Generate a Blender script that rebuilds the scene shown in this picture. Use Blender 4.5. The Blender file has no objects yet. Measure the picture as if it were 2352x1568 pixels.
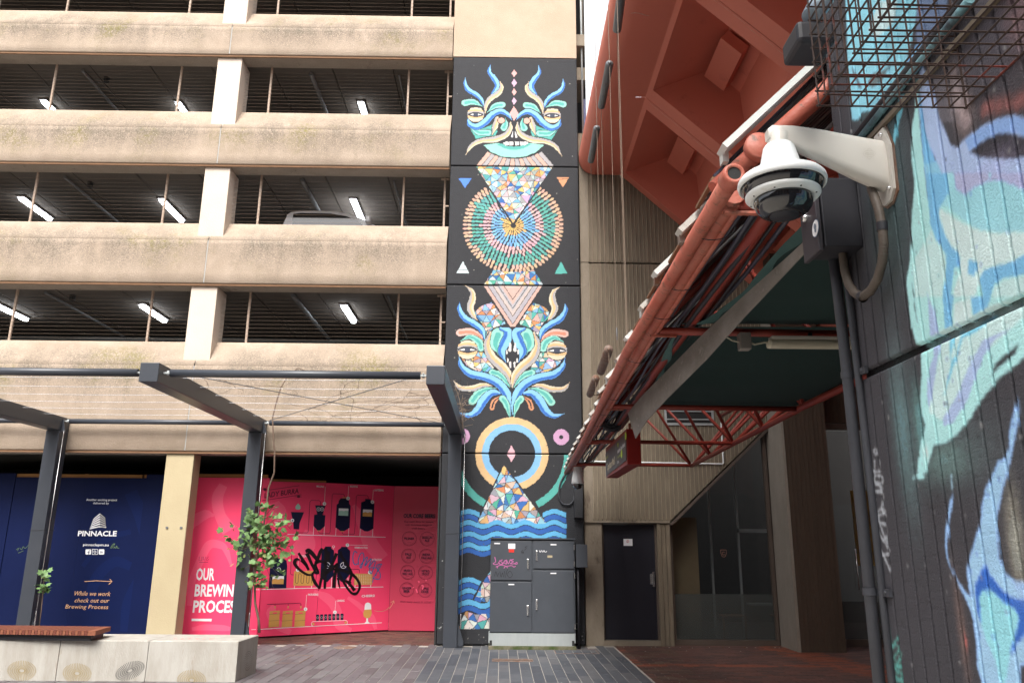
import bpy, math, random
import numpy as np
from mathutils import Matrix, Vector, noise
from mathutils.geometry import delaunay_2d_cdt
random.seed(7); RNG = np.random.default_rng(7)
sc = bpy.context.scene
COL = sc.collection
# ---------------------------------------------------------------- camera, sky, sun, exposure
EYE = 1.65; FPX = 1800.0; PCX, PCY = 1176.0, 784.0        # measured focal length and centre of a 2352 x 1568 frame
Zc = Vector((52, 6884, -1800)).normalized()
Yc = Vector((-26, -471, -1800)); Yc = (Yc - Zc * Yc.dot(Zc)).normalized()
Xc = Yc.cross(Zc)
MR = np.array([Xc, Yc, Zc])
cam_d = bpy.data.cameras.new('camera'); cam = bpy.data.objects.new('camera', cam_d); COL.objects.link(cam)
cam.matrix_world = Matrix.Translation((0, 0, EYE)) @ Matrix([Xc, Yc, Zc]).to_4x4()
cam_d.sensor_width = 36; cam_d.lens = FPX / 2352 * 36; cam_d.clip_start = 0.05; cam_d.clip_end = 400
sc.camera = cam
sc.view_settings.view_transform = 'Standard'; sc.view_settings.look = 'None'
sc.view_settings.exposure = 1.18; sc.view_settings.gamma = 1; sc.view_settings.use_curve_mapping = False
sc.cycles.use_denoising = True; sc.cycles.max_bounces = 8; sc.cycles.diffuse_bounces = 5
sc.cycles.sample_clamp_indirect = 6
w = bpy.data.worlds.new('World'); sc.world = w; w.use_nodes = True
nt = w.node_tree; bg = nt.nodes['Background']
SUN_EL, SUN_AZ = math.radians(52), math.radians(189)       # azimuth clockwise from +Y
sky = nt.nodes.new('ShaderNodeTexSky'); sky.sky_type = 'NISHITA'; sky.sun_disc = False
sky.sun_elevation = SUN_EL; sky.sun_rotation = SUN_AZ
sky.air_density = 1.0; sky.dust_density = 6.0; sky.ozone_density = 1.0
hs = nt.nodes.new('ShaderNodeHueSaturation'); hs.inputs['Saturation'].default_value = 0.28   # overcast: the blue is veiled by cloud
nt.links.new(sky.outputs[0], hs.inputs['Color']); nt.links.new(hs.outputs[0], bg.inputs[0])
bg.inputs[1].default_value = 0.15
sd = bpy.data.lights.new('sun', 'SUN'); sd.energy = 1.5; sd.angle = math.radians(25); sd.color = (1, .96, .9)
sun = bpy.data.objects.new('sun', sd); COL.objects.link(sun)
dirv = Vector((math.sin(SUN_AZ) * math.cos(SUN_EL), math.cos(SUN_AZ) * math.cos(SUN_EL), math.sin(SUN_EL)))
sun.rotation_euler = dirv.to_track_quat('Z', 'Y').to_euler(); sun.location = (-4, -6, 30)

# ---------------------------------------------------------------- measuring: image direction meets a real plane
def ray(u, v): return MR @ np.array([u - PCX, PCY - v, -FPX])
def P(u, v, X=None, Y=None, Z=None):
    d = ray(u, v)
    if X is not None: t = X / d[0]
    elif Y is not None: t = Y / d[1]
    else: t = (Z - EYE) / d[2]
    return Vector((d[0] * t, d[1] * t, EYE + d[2] * t))
def zm(ox, oy, s):                       # an enlarged crop of the photograph: origin and scale -> frame coordinates
    return lambda x, y: ((ox + x / s) / 1.7415, (oy + y / s) / 1.7415)

# ---------------------------------------------------------------- object helpers
class MB:
    def __init__(s): s.v = []; s.f = []; s.m = []; s.mi = 0; s.sm = []; s.smooth = False
    def add(s, vs, fs):
        o = len(s.v); s.v += [tuple(p) for p in vs]
        for f in fs: s.f.append(tuple(i + o for i in f)); s.m.append(s.mi); s.sm.append(s.smooth)
        return s
    def box(s, x0, x1, y0, y1, z0, z1):
        vs = [(x, y, z) for x in (x0, x1) for y in (y0, y1) for z in (z0, z1)]
        return s.add(vs, [(0, 1, 3, 2), (4, 6, 7, 5), (0, 4, 5, 1), (2, 3, 7, 6), (0, 2, 6, 4), (1, 5, 7, 3)])
    def bbox(s, x0, x1, y0, y1, z0, z1, b=.01):           # box with chamfered edges
        t = bpy.data.meshes.new('t'); import bmesh
        bm = bmesh.new(); bmesh.ops.create_cube(bm, size=1)
        for q in bm.verts: q.co = Vector(((x0 + x1) / 2 + q.co.x * (x1 - x0), (y0 + y1) / 2 + q.co.y * (y1 - y0), (z0 + z1) / 2 + q.co.z * (z1 - z0)))
        bmesh.ops.bevel(bm, geom=bm.edges[:], offset=b, segments=2, affect='EDGES', profile=.5)
        bm.verts.index_update(); s.add([q.co for q in bm.verts], [[q.index for q in f.verts] for f in bm.faces]); bm.free(); bpy.data.meshes.remove(t)
        return s
    def hexa(s, p):                                        # 8 points: 4 of one end, 4 of the other
        return s.add(p, [(3, 2, 1, 0), (4, 5, 6, 7), (0, 1, 5, 4), (1, 2, 6, 5), (2, 3, 7, 6), (3, 0, 4, 7)])
    def prism(s, poly, ext):
        n = len(poly); e = Vector(ext); a = [Vector(p) for p in poly]
        return s.add(a + [p + e for p in a], [tuple(range(n - 1, -1, -1)), tuple(range(n, 2 * n))] + [(i, (i + 1) % n, (i + 1) % n + n, i + n) for i in range(n)])
    def poly(s, pts): return s.add(pts, [tuple(range(len(pts)))])
    def tube(s, pts, r, seg=8, cap=True, r2=None):
        pts = [Vector(p) for p in pts]; n = len(pts); rings = []
        rs = r if isinstance(r, (list, tuple)) else [r] * n
        up = None; vs = []
        for i, p in enumerate(pts):
            t = (pts[min(i + 1, n - 1)] - pts[max(i - 1, 0)])
            t = t.normalized() if t.length > 1e-9 else Vector((0, 0, 1))
            if up is None: up = Vector((0, 0, 1)) if abs(t.z) < .9 else Vector((1, 0, 0))
            a = t.cross(up)
            if a.length < 1e-6: a = t.cross(Vector((0, 1, 0)))
            a.normalize(); b = a.cross(t).normalized(); up = b
            for k in range(seg):
                g = 2 * math.pi * k / seg; vs.append(p + a * math.cos(g) * rs[i] + b * math.sin(g) * rs[i])
        fs = [(i * seg + k, i * seg + (k + 1) % seg, (i + 1) * seg + (k + 1) % seg, (i + 1) * seg + k) for i in range(n - 1) for k in range(seg)]
        sm = s.smooth; s.smooth = seg > 5; o = len(s.v); s.add(vs, fs); s.smooth = sm
        if cap:
            s.f += [tuple(o + k for k in range(seg - 1, -1, -1)), tuple(o + (n - 1) * seg + k for k in range(seg))]; s.m += [s.mi] * 2; s.sm += [False] * 2
        return s
    def lathe(s, prof, c, seg=32, axis=(0, 0, 1), smooth=True):       # prof: (radius, height) pairs
        ax = Vector(axis).normalized(); a = ax.orthogonal().normalized(); b = ax.cross(a); c = Vector(c); vs = []
        for r, h in prof:
            for k in range(seg):
                g = 2 * math.pi * k / seg; vs.append(c + ax * h + (a * math.cos(g) + b * math.sin(g)) * max(r, 1e-4))
        sm = s.smooth; s.smooth = smooth
        s.add(vs, [(i * seg + k, i * seg + (k + 1) % seg, (i + 1) * seg + (k + 1) % seg, (i + 1) * seg + k) for i in range(len(prof) - 1) for k in range(seg)]); s.smooth = sm
        return s
    def build(s, name, mat, parent=None, **tags):
        me = bpy.data.meshes.new(name)
        off = Vector((0, 0, 0)) if parent is None else Vector(parent.get('_o', (0, 0, 0)))
        V = np.array(s.v, dtype=np.float64) - np.array(off) if s.v else np.zeros((0, 3))
        me.from_pydata(V.tolist(), [], s.f)
        for q in (mat if isinstance(mat, (list, tuple)) else [mat]): me.materials.append(q)
        me.polygons.foreach_set('material_index', s.m); me.polygons.foreach_set('use_smooth', s.sm)
        me.update()
        return link(name, me, parent, **tags)
def link(name, me, parent=None, **tags):
    o = bpy.data.objects.new(name, me); COL.objects.link(o)
    if parent is not None:
        o.parent = parent; o['_o'] = list(parent.get('_o', (0, 0, 0)))
    for k, q in tags.items(): o[k] = q
    return o
def thing(name, label, cat, loc=(0, 0, 0), group=None):
    o = bpy.data.objects.new(name, None); COL.objects.link(o); o.location = loc; o['_o'] = list(loc)
    o['label'] = label; o['category'] = cat; o.empty_display_size = .1
    if group: o['group'] = group
    return o
def tag(o, label, cat, group=None):
    o['label'] = label; o['category'] = cat
    if group: o['group'] = group
    return o
def copy_thing(root, loc, label):
    r = root.copy(); COL.objects.link(r); r.location = loc; r['label'] = label
    for ch in list(root.children):
        c = ch.copy(); COL.objects.link(c); c.parent = r
        for g in list(ch.children):
            d = g.copy(); COL.objects.link(d); d.parent = c
    return r

# ---------------------------------------------------------------- materials
def rgb(h):                              # colour as seen on screen (0-255 sRGB) -> linear
    return tuple(((c / 255 / 12.92) if c / 255 <= .04045 else ((c / 255 + .055) / 1.055) ** 2.4) for c in h)
def mat(name, c, rough=.7, metal=0., c2=None, scale=6., amt=.5, bump=0., bscale=60., spec=.4, detail=6., stretch=(1, 1, 1), dirt=None, emit=0., coat=0.):
    m = bpy.data.materials.new(name); m.use_nodes = True; t = m.node_tree; b = t.nodes['Principled BSDF']
    b.inputs['Roughness'].default_value = rough; b.inputs['Metallic'].default_value = metal
    b.inputs['Specular IOR Level'].default_value = spec; b.inputs['Coat Weight'].default_value = coat
    L = t.links.new; N = t.nodes.new
    tc = N('ShaderNodeTexCoord'); mp = N('ShaderNodeMapping'); mp.inputs['Scale'].default_value = stretch
    g = N('ShaderNodeNewGeometry'); L(g.outputs['Position'], mp.inputs[0])
    if c2 is None: c2 = tuple(x * .8 for x in c)
    n1 = N('ShaderNodeTexNoise'); n1.inputs['Scale'].default_value = scale; n1.inputs['Detail'].default_value = detail; n1.inputs['Roughness'].default_value = .65
    L(mp.outputs[0], n1.inputs['Vector'])
    r1 = N('ShaderNodeMapRange'); r1.inputs[1].default_value = .35; r1.inputs[2].default_value = .68; r1.inputs[4].default_value = amt
    L(n1.outputs[0], r1.inputs[0])
    mx = N('ShaderNodeMix'); mx.data_type = 'RGBA'; mx.inputs[6].default_value = (*c, 1); mx.inputs[7].default_value = (*c2, 1)
    L(r1.outputs[0], mx.inputs[0]); out = mx.outputs[2]
    if dirt:                             # (colour, scale, threshold, amount): patches of grime or rust
        n2 = N('ShaderNodeTexNoise'); n2.inputs['Scale'].default_value = dirt[1]; n2.inputs['Detail'].default_value = 8; n2.inputs['Roughness'].default_value = .7
        L(mp.outputs[0], n2.inputs['Vector'])
        r2 = N('ShaderNodeMapRange'); r2.inputs[1].default_value = dirt[2]; r2.inputs[2].default_value = dirt[2] + .1; r2.inputs[4].default_value = dirt[3]
        L(n2.outputs[0], r2.inputs[0]); m2 = N('ShaderNodeMix'); m2.data_type = 'RGBA'; m2.inputs[7].default_value = (*dirt[0], 1)
        L(r2.outputs[0], m2.inputs[0]); L(out, m2.inputs[6]); out = m2.outputs[2]
    L(out, b.inputs['Base Color'])
    if bump:
        n3 = N('ShaderNodeTexNoise'); n3.inputs['Scale'].default_value = bscale; n3.inputs['Detail'].default_value = 5
        L(mp.outputs[0], n3.inputs['Vector']); bp = N('ShaderNodeBump'); bp.inputs['Strength'].default_value = bump; bp.inputs['Distance'].default_value = .02
        L(n3.outputs[0], bp.inputs['Height']); L(bp.outputs[0], b.inputs['Normal'])
    if emit:
        b.inputs['Emission Color'].default_value = (*c, 1); b.inputs['Emission Strength'].default_value = emit
    return m
def facade_mat(name, base, pale, dirtc, moss):           # exposed-aggregate concrete, grime follows the mesh attribute 'grime'
    m = bpy.data.materials.new(name); m.use_nodes = True; t = m.node_tree; b = t.nodes['Principled BSDF']
    L = t.links.new; N = t.nodes.new; b.inputs['Roughness'].default_value = .85; b.inputs['Specular IOR Level'].default_value = .25
    g = N('ShaderNodeNewGeometry')
    def nz(s, d=6, r=.65, st=(1, 1, 1)):
        mp = N('ShaderNodeMapping'); mp.inputs['Scale'].default_value = st; L(g.outputs['Position'], mp.inputs[0])
        n = N('ShaderNodeTexNoise'); n.inputs['Scale'].default_value = s; n.inputs['Detail'].default_value = d; n.inputs['Roughness'].default_value = r
        L(mp.outputs[0], n.inputs['Vector']); return n.outputs[0]
    def rg(x, a, c, lo=0., hi=1.):
        r = N('ShaderNodeMapRange'); r.inputs[1].default_value = a; r.inputs[2].default_value = c; r.inputs[3].default_value = lo; r.inputs[4].default_value = hi; L(x, r.inputs[0]); return r.outputs[0]
    def mix(f, a, c):
        q = N('ShaderNodeMix'); q.data_type = 'RGBA'
        (q.inputs[0].__setattr__('default_value', f) if isinstance(f, float) else L(f, q.inputs[0]))
        (q.inputs.__getitem__(6).__setattr__('default_value', (*a, 1)) if isinstance(a, tuple) else L(a, q.inputs[6]))
        (q.inputs.__getitem__(7).__setattr__('default_value', (*c, 1)) if isinstance(c, tuple) else L(c, q.inputs[7])); return q.outputs[2]
    def mul(a, c):
        q = N('ShaderNodeMath'); q.operation = 'MULTIPLY'; L(a, q.inputs[0]); L(c, q.inputs[1]); return q.outputs[0]
    at = N('ShaderNodeAttribute'); at.attribute_name = 'grime'
    c = mix(rg(nz(1.2), .4, .65), base, pale)
    blotch = rg(nz(1.9, 7, .72), .30, .60); streak = rg(nz(3.0, 5, .6, (1.6, 1, .22)), .38, .62)
    speck = rg(nz(34, 3, .85), .44, .56)
    gm = mul(at.outputs['Fac'], blotch); gm2 = mul(gm, rg(speck, 0, 1, .45, 1)); gm3 = mul(mul(at.outputs['Fac'], streak), rg(speck, 0, 1, .2, .75))
    c = mix(rg(gm2, 0, 1, 0, .85), c, dirtc); c = mix(rg(gm3, 0, 1, 0, .8), c, dirtc)
    mossf = mul(mul(at.outputs['Fac'], rg(nz(.9, 5, .6), .52, .66)), rg(nz(20, 3, .8), .42, .6)); c = mix(mossf, c, moss)
    # pale aggregate stones
    vo = N('ShaderNodeTexVoronoi'); vo.inputs['Scale'].default_value = 38; L(g.outputs['Position'], vo.inputs['Vector'])
    st = rg(vo.outputs['Distance'], .18, .3, 1, 0); vis = mul(st, rg(nz(8), .48, .6, .2, .95)); c = mix(mul(vis, rg(at.outputs['Fac'], 0, .6, .25, 1)), c, tuple(min(1, x * 1.35) for x in pale))
    L(c, b.inputs['Base Color'])
    bp = N('ShaderNodeBump'); bp.inputs['Strength'].default_value = .45; bp.inputs['Distance'].default_value = .02; L(nz(55, 4), bp.inputs['Height']); L(bp.outputs[0], b.inputs['Normal'])
    return m
def paint_mat(name, rough=.65, bump=.35, bscale=70., speck=0.):      # colour comes from the painted mesh attribute 'paint'
    m = bpy.data.materials.new(name); m.use_nodes = True; t = m.node_tree; b = t.nodes['Principled BSDF']; L = t.links.new; N = t.nodes.new
    b.inputs['Roughness'].default_value = rough; b.inputs['Specular IOR Level'].default_value = .3
    at = N('ShaderNodeAttribute'); at.attribute_name = 'paint'; g = N('ShaderNodeNewGeometry')
    n1 = N('ShaderNodeTexNoise'); n1.inputs['Scale'].default_value = 9; n1.inputs['Detail'].default_value = 8; L(g.outputs['Position'], n1.inputs['Vector'])
    r = N('ShaderNodeMapRange'); r.inputs[3].default_value = .82; r.inputs[4].default_value = 1.14; L(n1.outputs[0], r.inputs[0])
    v = N('ShaderNodeVectorMath'); v.operation = 'SCALE'; L(at.outputs['Color'], v.inputs[0]); L(r.outputs[0], v.inputs['Scale'])
    L(v.outputs[0], b.inputs['Base Color'])
    n3 = N('ShaderNodeTexNoise'); n3.inputs['Scale'].default_value = bscale; n3.inputs['Detail'].default_value = 4; L(g.outputs['Position'], n3.inputs['Vector'])
    bp = N('ShaderNodeBump'); bp.inputs['Strength'].default_value = bump; bp.inputs['Distance'].default_value = .02; L(n3.outputs[0], bp.inputs['Height']); L(bp.outputs[0], b.inputs['Normal'])
    return m
def glass_mat(name, c, rough=.03, alpha=.35):
    m = bpy.data.materials.new(name); m.use_nodes = True; b = m.node_tree.nodes['Principled BSDF']
    b.inputs['Base Color'].default_value = (*c, 1); b.inputs['Roughness'].default_value = rough; b.inputs['Alpha'].default_value = alpha; b.inputs['Specular IOR Level'].default_value = .6
    return m
M = {}
M['facade'] = facade_mat('aggregate_concrete', (.345, .272, .208), (.42, .335, .262), (.125, .108, .085), (.17, .15, .045))
M['render'] = facade_mat('sand_render', (.44, .325, .24), (.48, .36, .27), (.45, .33, .24), (.4, .3, .2))
M['column'] = mat('cream_paint', (.59, .50, .42), .8, c2=(.50, .42, .34), scale=1.5, bump=.25, bscale=40)
M['column2'] = mat('straw_paint', (.43, .36, .225), .75, c2=(.38, .31, .19), scale=2, bump=.2, bscale=50)
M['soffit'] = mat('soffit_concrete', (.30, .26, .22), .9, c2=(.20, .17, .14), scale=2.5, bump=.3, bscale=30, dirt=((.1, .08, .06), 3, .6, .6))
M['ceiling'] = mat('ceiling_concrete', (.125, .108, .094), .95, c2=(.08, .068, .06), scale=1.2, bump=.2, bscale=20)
M['carfloor'] = mat('slab_top', (.2, .19, .18), .9)
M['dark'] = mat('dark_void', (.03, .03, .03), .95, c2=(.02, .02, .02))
M['rust_edge'] = mat('rusty_edge', (.20, .11, .06), .9, c2=(.12, .07, .04), scale=5)
M['railpaint'] = mat('rail_paint', (.42, .33, .26), .6, c2=(.25, .14, .09), scale=12, dirt=((.12, .05, .03), 10, .62, .8))
M['wire'] = mat('steel_wire', (.20, .15, .11), .5, c2=(.14, .08, .05), scale=2)
M['seal'] = mat('joint_seal', (.40, .39, .37), .6)
M['lampw'] = mat('lamp_diffuser', (.93, .97, 1.0), .4, c2=(.93, .97, 1.0), emit=13)
M['lampb'] = mat('lamp_body', (.5, .5, .52), .4)
M['navyframe'] = mat('charcoal_powdercoat', (.040, .046, .058), .38, c2=(.052, .058, .07), scale=3, spec=.5, dirt=((.12, .12, .12), 14, .7, .35), bump=.03)
M['conc'] = mat('bench_concrete', (.40, .385, .35), .85, c2=(.28, .255, .215), scale=3, amt=.7, bump=.25, bscale=45, stretch=(2.2, 2.2, .5), dirt=((.26, .2, .15), 5, .6, .5))
M['timber'] = mat('hardwood', (.16, .045, .028), .5, c2=(.09, .025, .016), scale=10, stretch=(1, 6, 1), coat=.15)
M['timber2'] = mat('hardwood_end', (.24, .085, .045), .6, c2=(.12, .035, .022), scale=40)
M['cab'] = mat('cabinet_paint', (.055, .062, .074), .45, c2=(.07, .077, .09), scale=4, bump=.04, dirt=((.12, .12, .13), 9, .66, .4))
M['galv'] = mat('galvanised', (.42, .45, .45), .5, metal=.3, c2=(.32, .35, .36), scale=14, stretch=(1, 1, .3), dirt=((.25, .22, .16), 20, .64, .5))
M['chrome'] = mat('chrome', (.7, .7, .7), .25, metal=.9)
M['red'] = mat('terracotta_paint', (.57, .165, .112), .6, c2=(.51, .142, .097), scale=.8, bump=.08, bscale=80, dirt=((.30, .07, .05), 2.2, .60, .35))
M['redpipe'] = mat('red_oxide_pipe', (.37, .082, .052), .5, c2=(.46, .17, .12), scale=5, amt=.7, bump=.14, bscale=60, dirt=((.10, .055, .035), 19, .55, .85))
M['reddark'] = mat('red_oxide_truss', (.24, .034, .022), .5, c2=(.20, .028, .02), scale=3, bump=.1)
M['alu'] = mat('white_aluminium', (.62, .64, .62), .35, c2=(.5, .52, .5), scale=6, dirt=((.3, .24, .17), 14, .64, .6))
M['polyc'] = mat('tinted_sheet', (.035, .035, .055), .3, c2=(.05, .05, .07), scale=8)
M['polyw'] = mat('sheet_stripe', (.22, .24, .25), .4)
M['cloth'] = mat('green_shade_cloth', (.012, .036, .034), .85, c2=(.008, .028, .026), scale=3, bump=.15, bscale=300)
M['clothedge'] = mat('shade_cloth_hem', (.06, .13, .125), .85, c2=(.04, .09, .09), scale=8)
M['steel'] = mat('grey_steel_strip', (.25, .24, .225), .5, metal=.25, c2=(.12, .112, .10), scale=6, amt=.9, stretch=(1, .5, 1), dirt=((.42, .40, .38), 12, .58, .6))
M['board'] = mat('board_marked_concrete', (.215, .175, .125), .9, c2=(.135, .11, .08), scale=3.5, amt=.9, bump=.3, bscale=30, stretch=(3, 1, .5), dirt=((.06, .045, .035), 5, .6, .5))
M['boardl'] = mat('pale_concrete', (.26, .22, .17), .9, c2=(.15, .115, .08), scale=4, bump=.35, bscale=28, stretch=(1, 1, .5), dirt=((.07, .05, .04), 4, .58, .6))
M['ridge'] = mat('concrete_fin', (.36, .31, .23), .9, c2=(.25, .21, .15), scale=6)
M['brownwall'] = mat('brown_boarded_concrete', (.085, .058, .04), .85, c2=(.05, .034, .024), scale=3, bump=.25, bscale=40, stretch=(2, 2, .4))
M['doorp'] = mat('navy_door_paint', (.012, .012, .019), .5, c2=(.016, .016, .024), scale=3)
M['brownfr'] = mat('brown_frame', (.10, .075, .06), .6)
M['white'] = mat('white_plastic', (.76, .78, .78), .33, c2=(.66, .68, .67), scale=9, spec=.5, dirt=((.48, .46, .41), 17, .62, .4))
M['offwhite'] = mat('cream_metal', (.54, .52, .48), .35, c2=(.55, .50, .44), scale=4, dirt=((.2, .12, .08), 26, .69, .7))
M['blackgl'] = mat('black_gloss', (.006, .007, .010), .06, c2=(.006, .007, .010), spec=.8, coat=.6)
M['blackmt'] = mat('black_matt_metal', (.018, .018, .024), .55, c2=(.026, .026, .032), scale=8, spec=.4)
M['blackbrush'] = mat('black_brushed_metal', (.05, .046, .055), .5, metal=.3, c2=(.07, .064, .07), scale=30, stretch=(1, 1, .1))
M['hose'] = mat('flexible_conduit', (.07, .055, .045), .6, c2=(.12, .095, .075), scale=10)
M['pipegrey'] = mat('painted_conduit', (.035, .037, .045), .5, c2=(.055, .058, .07), scale=12, bump=.05)
M['cage'] = mat('rusty_wire', (.035, .022, .018), .55, c2=(.06, .028, .02), scale=9, dirt=((.20, .03, .02), 5, .56, .8))
M['siding'] = mat('white_siding', (.72, .76, .80), .5, c2=(.62, .67, .72), scale=2)
M['cream'] = mat('cream_tube', (.55, .52, .42), .4, c2=(.45, .41, .31), scale=6)
M['tubegrey'] = mat('weathered_tube', (.16, .17, .18), .45, metal=.4, c2=(.22, .22, .22), scale=9, dirt=((.16, .07, .03), 8, .6, .8))
M['rust'] = mat('rusty_tube', (.16, .07, .035), .8, c2=(.24, .22, .2), scale=14, amt=.8)
M['leaf'] = mat('vine_leaf', (.17, .29, .11), .45, c2=(.10, .20, .06), scale=14, spec=.3)
M['leaf2'] = mat('young_leaf', (.20, .24, .07), .5, c2=(.14, .19, .05), scale=14)
M['stem'] = mat('vine_stem', (.16, .11, .08), .8, c2=(.10, .06, .045), scale=30)
M['twig'] = mat('dry_twig', (.20, .15, .11), .85, c2=(.12, .08, .06), scale=20)
M['blue'] = mat('navy_print', (.0035, .008, .042), .5, c2=(.005, .011, .058), scale=.9, spec=.12, amt=.6)
M['blue2'] = mat('navy_print_wave', (.0045, .012, .065), .5, c2=(.004, .010, .055), scale=.9, spec=.12)
M['pink'] = mat('pink_print', (.86, .062, .155), .45, c2=(.82, .052, .14), scale=.8, spec=.25)
M['pink2'] = mat('pink_print_light', (.88, .10, .20), .45, c2=(.87, .095, .19), scale=.8, spec=.5)
M['tank'] = mat('print_navy', (.006, .008, .035), .35, c2=(.007, .010, .04))
M['wine'] = mat('print_wine', (.13, .006, .03), .35)
M['printw'] = mat('print_white', (.78, .78, .80), .4, c2=(.76, .76, .78))
M['amber'] = mat('print_amber', (.62, .33, .09), .4, c2=(.60, .31, .08))
M['mint'] = mat('print_mint', (.36, .58, .49), .4)
M['peach'] = mat('print_peach', (.62, .36, .20), .4)
M['sprayk'] = mat('black_spray', (.010, .006, .008), .4)
M['sprayb'] = mat('blue_spray', (.035, .17, .42), .45)
M['pinkpen'] = mat('pink_marker', (.50, .14, .34), .5)
M['ply'] = mat('plywood_edge', (.38, .19, .06), .7, c2=(.28, .13, .04), scale=8, stretch=(.3, 1, 1))
M['leafd'] = mat('dark_leaf', (.05, .11, .03), .5, c2=(.08, .15, .04), scale=14)  # darker leaf tone, mixed in at random
# ================================================================= painting on walls (flat colour, held in the mesh)
class Canvas:
    def __init__(s, a0, a1, b0, b1, res, base):
        s.a0, s.b0, s.res = a0, b0, res; s.na = int(round((a1 - a0) / res)) + 1; s.nb = int(round((b1 - b0) / res)) + 1
        s.a = np.zeros((s.nb, s.na, 3)); s.a[:] = base
    def win(s, x0, x1, y0, y1):
        i0 = max(0, int((x0 - s.a0) / s.res)); i1 = min(s.na, int((x1 - s.a0) / s.res) + 2)
        j0 = max(0, int((y0 - s.b0) / s.res)); j1 = min(s.nb, int((y1 - s.b0) / s.res) + 2)
        if i1 <= i0 or j1 <= j0: return None
        A, B = np.meshgrid(s.a0 + np.arange(i0, i1) * s.res, s.b0 + np.arange(j0, j1) * s.res); return i0, i1, j0, j1, A, B
    def keepout(s, poly, before):
        q = s.mask(poly); m = np.zeros(s.a.shape[:2], bool)
        if q is not None: m[q[2]:q[3], q[0]:q[1]] = q[4]
        s.a[~m] = before[~m]
    def mask(s, pts):
        pts = np.array(pts, float); q = s.win(pts[:, 0].min(), pts[:, 0].max(), pts[:, 1].min(), pts[:, 1].max())
        if q is None: return None
        i0, i1, j0, j1, A, B = q; ins = np.zeros(A.shape, bool)
        for (x1, y1), (x2, y2) in zip(pts, np.roll(pts, -1, 0)):
            if y1 == y2: continue
            c = ((y1 > B) != (y2 > B)) & (A < (x2 - x1) * (B - y1) / (y2 - y1) + x1); ins ^= c
        return i0, i1, j0, j1, ins, A, B
    def poly(s, pts, c, alpha=1.):
        q = s.mask(pts)
        if q is None: return
        i0, i1, j0, j1, m, A, B = q; r = s.a[j0:j1, i0:i1]; r[m] = r[m] * (1 - alpha) + np.array(c) * alpha
    def disc(s, x, y, r, c, ry=None):
        ry = ry or r; q = s.win(x - r, x + r, y - ry, y + ry)
        if q is None: return
        i0, i1, j0, j1, A, B = q; s.a[j0:j1, i0:i1][((A - x) / r) ** 2 + ((B - y) / ry) ** 2 <= 1] = c
    def spray(s, x, y, rx, ry, c, dens=.8, ang=0., clip=None):
        q = s.win(x - 2.2 * max(rx, ry), x + 2.2 * max(rx, ry), y - 2.2 * max(rx, ry), y + 2.2 * max(rx, ry))
        if q is None: return
        i0, i1, j0, j1, A, B = q; ca, sa = math.cos(ang), math.sin(ang); u = ((A - x) * ca + (B - y) * sa) / rx; v = (-(A - x) * sa + (B - y) * ca) / ry
        g = np.exp(-(u * u + v * v)) * dens; sp = RNG.random(g.shape); al = np.clip(g * .55 + (sp < g * .75) * .5 * g ** .3, 0, 1)[..., None]
        if clip is not None: al = al * clip[j0:j1, i0:i1][..., None]
        s.a[j0:j1, i0:i1] = s.a[j0:j1, i0:i1] * (1 - al) + np.array(c) * al
    def stroke(s, pts, wid, c, off=0., frac=1.):
        p, w2 = spline(pts, wid, s.res * .6); d = np.gradient(p, axis=0); n = np.stack([-d[:, 1], d[:, 0]], 1); n /= np.linalg.norm(n, axis=1)[:, None] + 1e-9
        for (x, y), r, (nx, ny) in zip(p, w2 / 2, n): s.disc(x + nx * r * off, y + ny * r * off, max(r * frac, s.res * .35), c)
def spline(pts, wid, step):
    pts = np.array(pts, float); wid = np.array(wid, float); n = len(pts); out = []; ow = []
    ext = np.vstack([2 * pts[0] - pts[1], pts, 2 * pts[-1] - pts[-2]]); ew = np.concatenate([[wid[0]], wid, [wid[-1]]])
    for i in range(n - 1):
        k = max(2, int(np.linalg.norm(pts[i + 1] - pts[i]) / step)); t = np.linspace(0, 1, k, endpoint=(i == n - 2))[:, None]
        p0, p1, p2, p3 = ext[i], ext[i + 1], ext[i + 2], ext[i + 3]
        out.append(.5 * (2 * p1 + (p2 - p0) * t + (2 * p0 - 5 * p1 + 4 * p2 - p3) * t ** 2 + (3 * p1 - p0 - 3 * p2 + p3) * t ** 3))
        t = t[:, 0]; ow.append(ew[i + 1] + (ew[i + 2] - ew[i + 1]) * (3 * t * t - 2 * t ** 3))
    return np.vstack(out), np.concatenate(ow)
def gridmesh(name, pos, colr, m, parent, attr='paint', **tags):       # pos: (nb, na, 3)
    nb, na = pos.shape[:2]; me = bpy.data.meshes.new(name); off = np.array(parent.get('_o', (0, 0, 0)))
    V = (pos.reshape(-1, 3) - off).astype(np.float32); idx = np.arange(nb * na).reshape(nb, na)
    q = np.stack([idx[:-1, :-1], idx[:-1, 1:], idx[1:, 1:], idx[1:, :-1]], -1).reshape(-1).astype(np.int32); nf = len(q) // 4
    me.vertices.add(len(V)); me.vertices.foreach_set('co', V.ravel()); me.loops.add(len(q)); me.loops.foreach_set('vertex_index', q)
    me.polygons.add(nf); me.polygons.foreach_set('loop_start', np.arange(0, nf * 4, 4, dtype=np.int32)); me.polygons.foreach_set('use_smooth', np.ones(nf, bool))
    me.update(calc_edges=True)
    if attr == 'paint':
        a = me.color_attributes.new('paint', 'FLOAT_COLOR', 'POINT'); a.data.foreach_set('color', np.concatenate([colr.reshape(-1, 3), np.ones((len(V), 1))], 1).astype(np.float32).ravel())
    elif attr:
        a = me.attributes.new(attr, 'FLOAT', 'POINT'); a.data.foreach_set('value', colr.astype(np.float32).ravel())
    me.materials.append(m); me.validate(); return link(name, me, parent, **tags)

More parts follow.
